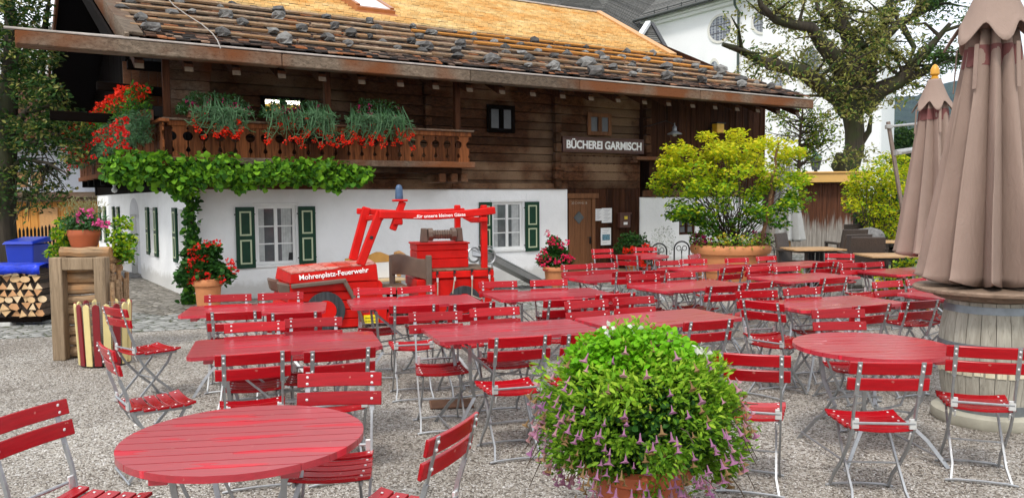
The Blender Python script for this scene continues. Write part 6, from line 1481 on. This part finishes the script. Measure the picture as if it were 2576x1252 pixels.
# bicycle hoops
for i,(x,y0,l) in enumerate(((1658,612,'black wrought iron bicycle hoop with scrolls beside the red geranium bowl'),(1715,607,'black wrought iron bicycle hoop with scrolls standing free before the white wall'),(1948,607,'black iron bicycle hoop right of the big tub'))):
    Yd=16.3; p=ap(x,y0,Yd); h=p.z; b=MB(); w=.155; o=empty('bicycle_hoop',(p.x,Yd,0),l,'bicycle stand','iron bicycle hoops')
    pts=[(p.x-w,Yd,0),(p.x-w,Yd,h-w)]+[(p.x-w*math.cos(t),Yd,h-w+w*math.sin(t)) for t in np.linspace(.2,PI-.2,9)]+[(p.x+w,Yd,h-w),(p.x+w,Yd,0)]
    b.tube(pts,.016,7); b.build('hoop',M['black'],o,smooth=True)
    b=MB(); b.tube([(p.x,Yd,0),(p.x,Yd,h-.2)],.01,6)
    for s in (-1,1): b.tube([(p.x,Yd,h-.28)]+[(p.x+s*(.06+.045*math.cos(t)),Yd,h-.14+.05*math.sin(t)) for t in np.linspace(PI,-PI*.8,12)],.008,5)
    b.build('scroll',M['black'],o,smooth=True)
# shed
Y=24.5; o=empty('plank_shed',(ap(2045,600,Y).x,Y+2,0),'dark brown plank shed with a yellow roof edge, boards greyed at the bottom','shed')
xl,xr=ap(1938,500,Y).x,ap(2156,500,Y).x; zt=ap(2050,460,Y).z
m,n,oo=nt('shed boards'); v=coords(n,'Object',(14,14,.9)); f=noise(n,v,1.7,6,.7,.5); br=ramp(n,[(.3,(.035,.014,.008)),(.7,(.15,.055,.025))],f).outputs[0]; gy=ramp(n,[(.3,(.16,.14,.12)),(.7,(.38,.35,.31))],f).outputs[0]
tc=coords(n); sp=N(n,'ShaderNodeSeparateXYZ'); L(n,tc,sp.inputs[0]); nz=noise(n,coords(n,'Object',(8,8,1)),1.2,4); md=N(n,'ShaderNodeMath',operation='MULTIPLY_ADD'); L(n,nz,md.inputs[0]); md.inputs[1].default_value=-1.5; L(n,sp.outputs[2],md.inputs[2]); mk=ramp(n,[(.0,(1,1,1)),(.35,(0,0,0))],md.outputs[0]); cc_=mixc(n,br,gy,mk.outputs[0]); bs=pbr(n,oo,cc_,.85,0,.2); bump(n,f,.5,.01,bs); shed_m=m
b=MB(); x=xl
while x<xr:
    w=random.uniform(.13,.19); b.bb((x,Y+random.uniform(-.01,.01),0),(min(x+w-.008,xr),Y+.04,zt)); x+=w
b.bb((xr-.02,Y+.04,0),(xr,Y+3,zt)); b.bb((xl,Y+.05,0),(xr-.03,Y+3,zt)); b.build('plank_wall',shed_m,o)
b=MB(); z0=ap(2050,459,Y-.3).z; z1=ap(2050,436,Y-.3).z; b.bb((xl-.3,Y-.35,z0),(xr+.25,Y-.3,z1)); b.bb((xl-.35,Y-.4,z1),(xr+.3,Y+3.2,z1+.05)); b.build('roof_edge',simple('ochre painted fascia',(.62,.36,.10),.5,var=.1,scale=2),o,bevel=.01)
b=MB(); b.bb((xl-.25,Y-.28,z0),(xr+.2,Y+3.1,z1-.01)); b.build('eaves_board',M['black wood'],o)
# tall swing frame poles
gs=simple('galvanised tube',(.38,.37,.35),.35,.6,var=.15); bs_=simple('brown square tube',(.2,.15,.12),.5,.2)
Yd=13.5; A_=ap(2234,306,Yd); B_=ap(2276,565,Yd); dn=(B_-A_).normalized(); foot=A_+dn*((A_.z)/(-dn.z)); o=empty('pole_frame',(foot.x,foot.y,0),'leaning brown metal pole with two clamped grey cross tubes beside the second parasol','frame')
b=MB(); b.bar(A_,foot,.055,.055); b.build('leaning_pole',bs_,o,bevel=.006)
for x0,y0,x1,y1,r in ((2230,319,2345,308,.022),(2252,384,2360,368,.05)):
    b=MB(); b.tube([ap(x0,y0,Yd-.05),ap(x1,y1,Yd+1.2)],r,12); b.build('cross_tube',gs,o,smooth=True)
    b=MB(); p=ap(x0+6,y0,Yd-.02); b.box(p,(.10,.10,.07)); b.build('clamp',gs,o,bevel=.01)
# ---- bushes, thin tree, big tree
random.seed(12)
def bush(name,label,cat,base,tips,rad,per,size,mats,w,stemr=.02,flat=.7,asp=.55,root_z=0):
    o=empty(name,base,label,cat); stems(o,'stem',base,tips,stemr,M['twig'],.6)
    P=clumps(tips,rad,per,flat); grown(o,'foliage',P,size,mats,rng.choice(w,len(P)),aspect=asp,up=.8); return o
Yb=20.0; base=ap(2215,600,Yb); base.z=0
tips=[tuple(ap(x,y,Yb+random.uniform(-.5,.5))) for x,y in ((2145,485),(2165,478),(2190,480),(2180,455),(2215,450),(2200,425),(2240,430),(2225,405),(2250,395),(2270,410),(2275,440),(2170,510),(2145,515),(2200,500),(2230,480),(2260,470),(2285,480),(2185,540),(2215,530),(2245,520),(2275,520),(2200,570),(2230,560),(2260,560),(2285,555),(2215,590),(2160,440),(2245,590),(2280,590),(2290,430),(2240,452),(2150,462))]
bush('yellow_bush','tall yellow leaved shrub to the right of the brown shed','shrub',base,tips,[.30]*len(tips),190,.085,[M['lf yellow'],M['lf bright'],M['lf vine']],[0,0,0,0,1,1,2],.012)
P=ellip(3500,tuple(ap(2225,520,Yb+1.2)),(1.0,.4,1.1),.2); o=empty('dark_hedge',(ap(2225,520,Yb+1.2).x,Yb+1.2,0),'dark green hedge behind the yellow shrub','hedge'); grown(o,'foliage',P,.1,[M['lf dark'],M['lf ger']],rng.integers(0,2,len(P)))
b=MB(); b.bb((ap(2165,0,Yb+1.7).x,Yb+1.5,0),(ap(2310,0,Yb+1.7).x,Yb+1.9,1.3)); b.build('hedge_core',M['soil'],o)
rk=gp(2188,585); b=MB(); p=ap(2190,560,19.0); rock_mesh(b,(p.x,p.y,.55),(.42,.35,.58)); ob=b.build('boulder',M['rock'],None,bevel=.06); recenter(ob); tag(ob,'rounded grey mossy boulder under the yellow shrub','boulder')
# thin tree before the church
Yt=31.0; base=ap(2005,440,Yt); base.z=0
o=empty('thin_tree',base,'slender sparse leaved tree in front of the white church wall','tree')
lim=[([tuple(base),tuple(ap(2010,420,Yt)),tuple(ap(2012,350,Yt)),tuple(ap(2018,290,Yt)),tuple(ap(2022,250,Yt))],[.12,.07,.05,.035,.015])]; tips=[]
for k in range(46):
    y0=random.uniform(290,430); s=(2012+random.uniform(-3,3),y0); e=(s[0]+random.choice((-1,1))*random.uniform(20,95),y0-random.uniform(5,60)); 
    m_=((s[0]+e[0])/2,(s[1]+e[1])/2+5); lim.append(([tuple(ap(*s,Yt)),tuple(ap(*m_,Yt+.2)),tuple(ap(*e,Yt+random.uniform(-.6,.6)))],[.03,.02,.008])); tips+= [lim[-1][0][1],lim[-1][0][2]]
tree_from(o,lim,M['twig']); P=clumps(tips,[.40]*len(tips),26,.6); grown(o,'crown',P,.15,[M['lf bright'],M['lf ash'],M['lf olive']],rng.integers(0,3,len(P)),aspect=.45)
# big old tree
Yt=29.0; T=lambda x,y,dy=0: tuple(ap(x,y,Yt+dy)); bz=T(2132,470); 
o=empty('old_tree',(bz[0],Yt,0),'huge old mossy tree with gnarled dark limbs and olive leaves in front of the church','tree')
m_=[([(bz[0],Yt,-.2),T(2132,470),T(2128,430),T(2142,400),T(2150,370),T(2150,330),T(2145,290),T(2146,262)],[.6,.45,.40,.36,.34,.34,.36,.40]),
([T(2140,280),T(2110,245),T(2075,225,-.5),T(2020,182,-1),T(1960,168,-1.5),T(1905,150,-1.8),T(1860,125,-2),T(1818,112,-2.2)],[.42,.34,.28,.26,.2,.15,.12,.07]),
([T(2140,285),T(2128,210),T(2108,160,-.4),T(2068,110,-.8),T(2040,70,-1),T(1990,62,-1.2),T(1950,50,-1.4),T(1915,15,-1.6),T(1905,-20,-1.6)],[.45,.36,.3,.26,.2,.16,.13,.1,.07]),
([T(2150,280),T(2150,200),T(2148,130,.3),T(2120,60,.4),T(2105,0,.4),T(2080,-80,.4)],[.4,.33,.28,.22,.17,.1]),
([T(2160,275),T(2180,200),T(2188,140,.5),T(2215,110,.8),T(2225,60,.9),T(2240,0,1),T(2250,-70,1)],[.4,.34,.28,.22,.17,.13,.08]),
([T(2165,275),T(2215,225,-.3),T(2262,205,-.6),T(2290,170,-.8),T(2330,130,-1),T(2390,60,-1.2)],[.38,.32,.26,.2,.14,.07]),
([T(2188,140,.5),T(2140,85,.2),T(2090,65,0),T(2050,20,-.3)],[.2,.15,.1,.05]),
([T(2262,205,-.6),T(2320,185,-.8),T(2370,150,-1),T(2420,140,-1)],[.18,.12,.08,.03]),([T(2200,120,.6),T(2260,60,.4),T(2320,30,.2),T(2370,0,0),T(2440,-20,0)],[.2,.16,.12,.09,.04]),
([T(2158,370),T(2186,330,-.3),T(2192,290,-.5)],[.15,.10,.05]),([T(2128,440),T(2108,415,-.4),T(2112,385,-.5)],[.3,.25,.12]),([T(2270,65,.4),T(2300,120,.2),T(2290,150)],[.12,.09,.04])]
tips=[]
for k in range(130):
    base_=random.choice(m_[1:9])[0]; i=random.randint(1,len(base_)-1); s=Vector(base_[i-1]).lerp(Vector(base_[i]),random.random()); e=s+Vector((random.uniform(-1.6,1.6),random.uniform(-1.2,1.2),random.uniform(-.6,1.3))); mm=s.lerp(e,.5)+Vector((random.uniform(-.2,.2),0,random.uniform(-.1,.25))); m_.append(([tuple(s),tuple(mm),tuple(e)],[.07,.045,.015])); tips+=[tuple(mm),tuple(e)]
tree_from(o,m_,M['bark'])
ce=list(tips); rd=[.45]*len(ce)
for k in range(95):
    x=random.uniform(1900,2420); y=random.uniform(-60,240)
    if y>60+ (x-1900)*.5 and x<2000: continue
    if y>190 and x>2330: continue
    if 2230<x<2330 and 70<y<160 and random.random()<.7: continue
    ce.append(T(x,y,random.uniform(-1.5,1.5))); rd.append(random.uniform(.35,.65))
for x,y in ((2110,270),(2130,285),(2160,290),(2180,300),(2090,250),(2200,270),(2240,245),(2275,235),(2060,205),(2110,180),(2085,300),(2150,255),(2125,240),(2180,235),(2230,215),(2250,260),(2155,390),(2125,375),(2175,395),(2110,400),(2140,410),(2180,380),(2310,205),(2350,190),(1930,190),(1880,150),(1850,105),(1840,80),(1960,190),(2000,160)):
    ce.append(T(x,y,-.8+random.uniform(-.5,.3))); rd.append(.42)
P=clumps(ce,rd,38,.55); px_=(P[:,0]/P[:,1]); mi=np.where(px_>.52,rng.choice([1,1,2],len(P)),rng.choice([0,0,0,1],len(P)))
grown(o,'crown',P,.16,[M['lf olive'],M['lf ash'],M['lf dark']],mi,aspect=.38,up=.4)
# street lantern far behind
Yd=34; p=ap(2052,430,Yd); o=empty('street_lantern',(p.x,Yd,0),'green copper topped street lantern behind the shed','street lamp'); zt=ap(2052,400,Yd).z; zb=ap(2052,428,Yd).z
b=MB(); b.tube([(p.x,Yd,0),(p.x,Yd,zb)],.07,10); b.build('lamp_post',M['black'],o); b=MB(); b.lathe([(.16,zb),(.27,zb+.5),(.27,zb+.5),(.16,zb+.5)],(p.x,Yd,0),6); b.build('lamp_glass',M['glass'],o); b=MB(); b.lathe([(.30,zb+.5),(.12,zb+.68),(.05,zb+.75),(0,zb+.85)],(p.x,Yd,0),6); b.build('lamp_roof',simple('verdigris',(.12,.25,.18),.6),o)
# ------------------------------------------------------------------ church
CY=45.0; cw=ap(2218,300,CY); C0_=Vector((cw.x,cw.y,0)); CA=180-(90-34.0)+0
cd=Vector((-.563,.826,0)).normalized(); cn=Vector((-cd.y,cd.x,0))   # cn points to the yard (left front)
if cn.dot(Vector((-1,-1,0)))<0: cn=-cn
CM=Matrix(((cd.x,-cn.x,0,C0_.x),(cd.y,-cn.y,0,C0_.y),(0,0,1,0),(0,0,0,1)))   # x along wall going back-left, y into the church
def cat_(x,y,w=0):
    d=ray(x,y); k=(w+(ORG-C0_).dot(cn))/(-d.dot(cn)); p=ORG+d*k; return ((p-C0_).dot(cd),p.z)
ch=empty('church',C0_+cd*10,'big white baroque church with oval lattice windows and grey slate roof behind the farmhouse','church')
sE,_=cat_(1628,120); _,zc=cat_(1718,46)
cwall=simple('white church render',(.86,.86,.86),.85,var=.03,scale=1,bmp=.1,bscale=8)
b=MB(); vd=Vector((.47,.883,0))*16; p4=[C0_,C0_+cd*sE,C0_+cd*sE+vd,C0_+vd]; b.add([tuple(p)[:2]+(0,) for p in p4]+[tuple(p)[:2]+(zc,) for p in p4],CF); b.build('nave_wall',cwall,ch)
b=MB(CM); b.bb((-.3,-.25,zc),(sE+.2,.5,zc+.25)); b.bb((-.4,-.5,zc+.25),(sE+.3,.5,zc+.5)); b.build('cornice',cwall,ch,bevel=.05)
for s in (0,7.2,sE-.9):
    b=MB(CM); b.bb((s,-.18,0),(s+.9,0,zc)); b.build('pilaster',cwall,ch)
b=MB(CM); rows=40; z0=zc+.45; dx=14.5; hgt=12.0
for i in range(rows):
    f0_,f1_=i/rows,(i+1)/rows
    q=lambda f:(-.8+dx*f*.55,z0+hgt*f*.55+.0)
    y0,za=q(f0_); y1,zb_=q(f1_+.004); s1_=sE+.5-0*f0_
    b.add([(-.6,y0,za+.05),(s1_,y0,za+.05),(s1_,y1,zb_),(-.6,y1,zb_),(-.6,y0,za-.02),(s1_,y0,za-.02)],[(0,1,2,3),(4,5,1,0)])
b.build('slate_roof',M['slate'],ch)
b=MB(CM); b.tube([(-.6,-.85,z0+.02),(sE+.6,-.85,z0+.02)],.11,8); 
sx=0
while sx<sE: b.bb((sx,-.55,z0+.1),(sx+.05,-.5,z0+.55)); sx+=1.35
b.tube([(0,-.52,z0+.45),(sE,-.52,z0+.45)],.03,5); b.build('gutter_and_snow_guard',simple('dark gutter',(.05,.055,.05),.5,.2),ch)
sd_,_=cat_(1860,100); b=MB(CM); b.tube([(sd_-.25,-.85,z0),(sd_,-.5,z0-.6),(sd_,-.12,z0-1.0),(sd_,-.12,2)],.085,8); b.build('downpipe',simple('dark green downpipe',(.05,.07,.06),.5),ch,smooth=True)
# lattice windows
def lat():
    m,n,o=nt('leaded bullseye glass'); v=coords(n,'Object',(1,1,1)); vo=N(n,'ShaderNodeTexVoronoi'); vo.inputs['Scale'].default_value=5.2; vo.inputs['Randomness'].default_value=.15; L(n,v,vo.inputs['Vector'])
    c=ramp(n,[(.0,(.09,.10,.13)),(.40,(.13,.14,.18)),(.48,(.30,.32,.34)),(1,(.33,.34,.36))],vo.outputs['Distance']); pbr(n,o,c.outputs[0],.25); return m
LG=lat(); fram=simple('pale window moulding',(.70,.68,.62),.8,var=.04)
def oval(cx,cy,hw,hh,label_z=None,shape=0):
    s,z=cat_(cx,cy); s1,_=cat_(cx-hw,cy); _,z1=cat_(cx,cy-hh); rx=abs(s1-s); rz=abs(z1-z); k=36
    def ring(f): 
        pts=[]
        for j in range(k):
            t=2*PI*j/k; x=math.cos(t); zq=math.sin(t)
            if shape: x*= (1.0 if zq<-.1 else .72 if zq>.35 else .72+.28*(.35-zq)/.45); zq*=1.25
            pts.append((s+rx*f*x,z+rz*f*zq))
        return pts
    w=MB(CM); w.prism(ring(1.0)[::-1],-.03,.02); wo_=w.build('window',LG,ch)
    fr=MB(CM); a,bq=ring(1.0),ring(1.2); vs=[(p[0],-.06,p[1]) for p in a]+[(p[0],-.06,p[1]) for p in bq]+[(p[0],.02,p[1]) for p in a]+[(p[0],.02,p[1]) for p in bq]
    fs=[]
    for j in range(k):
        j2=(j+1)%k; fs+=[(j,j2,k+j2,k+j),(j,2*k+j,2*k+j2,j2),(k+j,k+j2,3*k+j2,3*k+j)]
    fr.add(vs,fs); fr.build('frame',fram,wo_)
    mu=MB(CM)
    for g in (-.33,.33): mu.bb((s+rx*g-.03,-.05,z-rz*.93),(s+rx*g+.03,-.031,z+rz*.93)); mu.bb((s-rx*.93,-.05,z+rz*g-.03),(s+rx*.93,-.031,z+rz*g+.03))
    mu.build('glazing_bar',simple('lead bar',(.12,.12,.13),.5),wo_)
oval(1813,72,27,31); oval(1925,50,29,31); oval(1940,208,31,38,shape=1); oval(1797,196,20,33,shape=1); oval(1932,300,16,22); oval(2040,170,30,40,shape=1)
# lower chancel roofs to the left, behind the orange ridge
b=MB(); Yc=60
def fp(x,y,Yd): return tuple(ap(x,y,Yd))
def tiled(b,bl,br,tr,tl,rows):
    bl,br,tr,tl=map(Vector,(bl,br,tr,tl))
    for i in range(rows):
        f=i/rows; g=(i+1.25)/rows; a,c=bl.lerp(tl,f),br.lerp(tr,f); d,e=bl.lerp(tl,min(1,g)),br.lerp(tr,min(1,g)); up=Vector((0,-.02,.07))
        b.add([a+up,c+up,e,d,a-up*.4,c-up*.4],[(0,1,2,3),(4,5,1,0)])
tiled(b,fp(1130,30,52),fp(1560,75,56),fp(1460,-60,64),fp(1300,-45,64),46)
tiled(b,fp(1500,40,58),fp(1640,125,60),fp(1700,10,64),fp(1560,-30,66),36)
tiled(b,fp(1215,60,66),fp(1680,140,68),fp(1760,-120,74),fp(1370,-120,74),60)
tiled(b,fp(1400,22,50),fp(1480,30,50),fp(1500,-10,54),fp(1440,-12,54),16)
b.build('chancel_roof',M['slate'],ch)
b=MB(); tiled(b,fp(1590,150,50),fp(1690,150,49),fp(1640,62,54),fp(1632,62,54),18); b.build('hipped_roof',M['slate'],ch)
b=MB(); b.bar(fp(1592,118,49.6),fp(1631,58,53.6),.3,.25); b.bar(fp(1692,150,48.8),fp(1641,60,53.8),.22,.15,1); b.build('hip_trim',[cwall,M['black']],ch)
b=MB(); b.add([fp(1380,90,60),fp(1560,90,60),fp(1560,300,60),fp(1380,300,60)],[(0,1,2,3)]); b.add([fp(1590,150,50.2),fp(1690,150,49.2),fp(1690,300,49.2),fp(1590,300,50.2)],[(0,1,2,3)]); b.build('chancel_wall',cwall,ch)
b=MB(); p=Vector(fp(1296,10,48)); b.bb((p.x+.25,p.y,p.z-.9),(p.x+.75,p.y+.1,p.z-.35)); b.build('roof_hatch',simple('sky lit hatch',(.4,.45,.5),.2),ch) if False else None
# ------------------------------------------------------------------ mountain
random.seed(2)
def mountain(name,Yd,prof,mat,depth,rough,label=None):
    nx,ny=90,26; vs=[];fs=[]
    xs=np.linspace(prof[0][0],prof[-1][0],nx); hs=np.interp(xs,[p[0] for p in prof],[p[1] for p in prof])
    from mathutils import noise as mn
    for j in range(ny):
        g=j/(ny-1)
        for i in range(nx):
            h=hs[i]*g**.85; x=xs[i]; y=Yd+depth*g; h+=rough*mn.fractal(Vector((x*.006,y*.006,1.3)),1,2,5)*g; vs.append((x,y,h-4))
    for j in range(ny-1):
        for i in range(nx-1): fs.append((j*nx+i,j*nx+i+1,(j+1)*nx+i+1,(j+1)*nx+i))
    b=MB(); b.add(vs,fs); o=b.build(name,mat,None,smooth=True); tag(o,kind='structure'); return o
fm,n,oo=nt('forest slope'); v=coords(n); f=noise(n,v,.035,8,.75); c=ramp(n,[(.35,(.008,.018,.012)),(.65,(.035,.06,.03))],f); bq=pbr(n,oo,c.outputs[0],.95,0,.1); bump(n,noise(n,v,.09,6,.7),1,8,bq)
mountain('mountain',900,[(-1400,20),(-700,40),(-300,60),(0,90),(250,130),(420,190),(560,175),(700,205),(900,240),(1500,230)],fm,700,28)
def wood_mass(x0,x1,Yd,z,nn):
    pass
# nearer trees at the foot of the mountain seen between church and parasols
for i,(x,y,r,l) in enumerate(((2250,355,2.2,'rounded green tree beyond the pole frame, left one'),(2290,362,2.0,'rounded green tree beyond the pole frame, right one'))):
    Yd=62; p=ap(x,y+22,Yd); o=empty('distant_tree',(p.x,Yd,0),l,'tree','distant trees at the foot of the mountain'); b=MB(); b.tube([(p.x,Yd,0),(p.x,Yd,p.z)],[.3,.15],8); b.build('trunk',M['bark'],o); P=ellip(2600,tuple(p),(r,r,r*.95),.5); grown(o,'crown',P,.35,[M['lf ash'],M['lf dark']],rng.integers(0,2,len(P)))
# haze: even air round everything
hz,n,oo=nt('haze'); pv=N(n,'ShaderNodeVolumePrincipled'); pv.inputs['Color'].default_value=(.55,.7,.98,1); pv.inputs['Density'].default_value=.00009; pv.inputs['Anisotropy'].default_value=.2; L(n,pv.outputs[0],oo.inputs['Volume'])
b=MB(); b.bb((-2505,-605,-8),(2505,3505,330)); o=b.build('haze',hz,None); o['kind']='stuff'; o['label']='thin bluish air between the yard and the mountain'; o.display_type='WIRE'
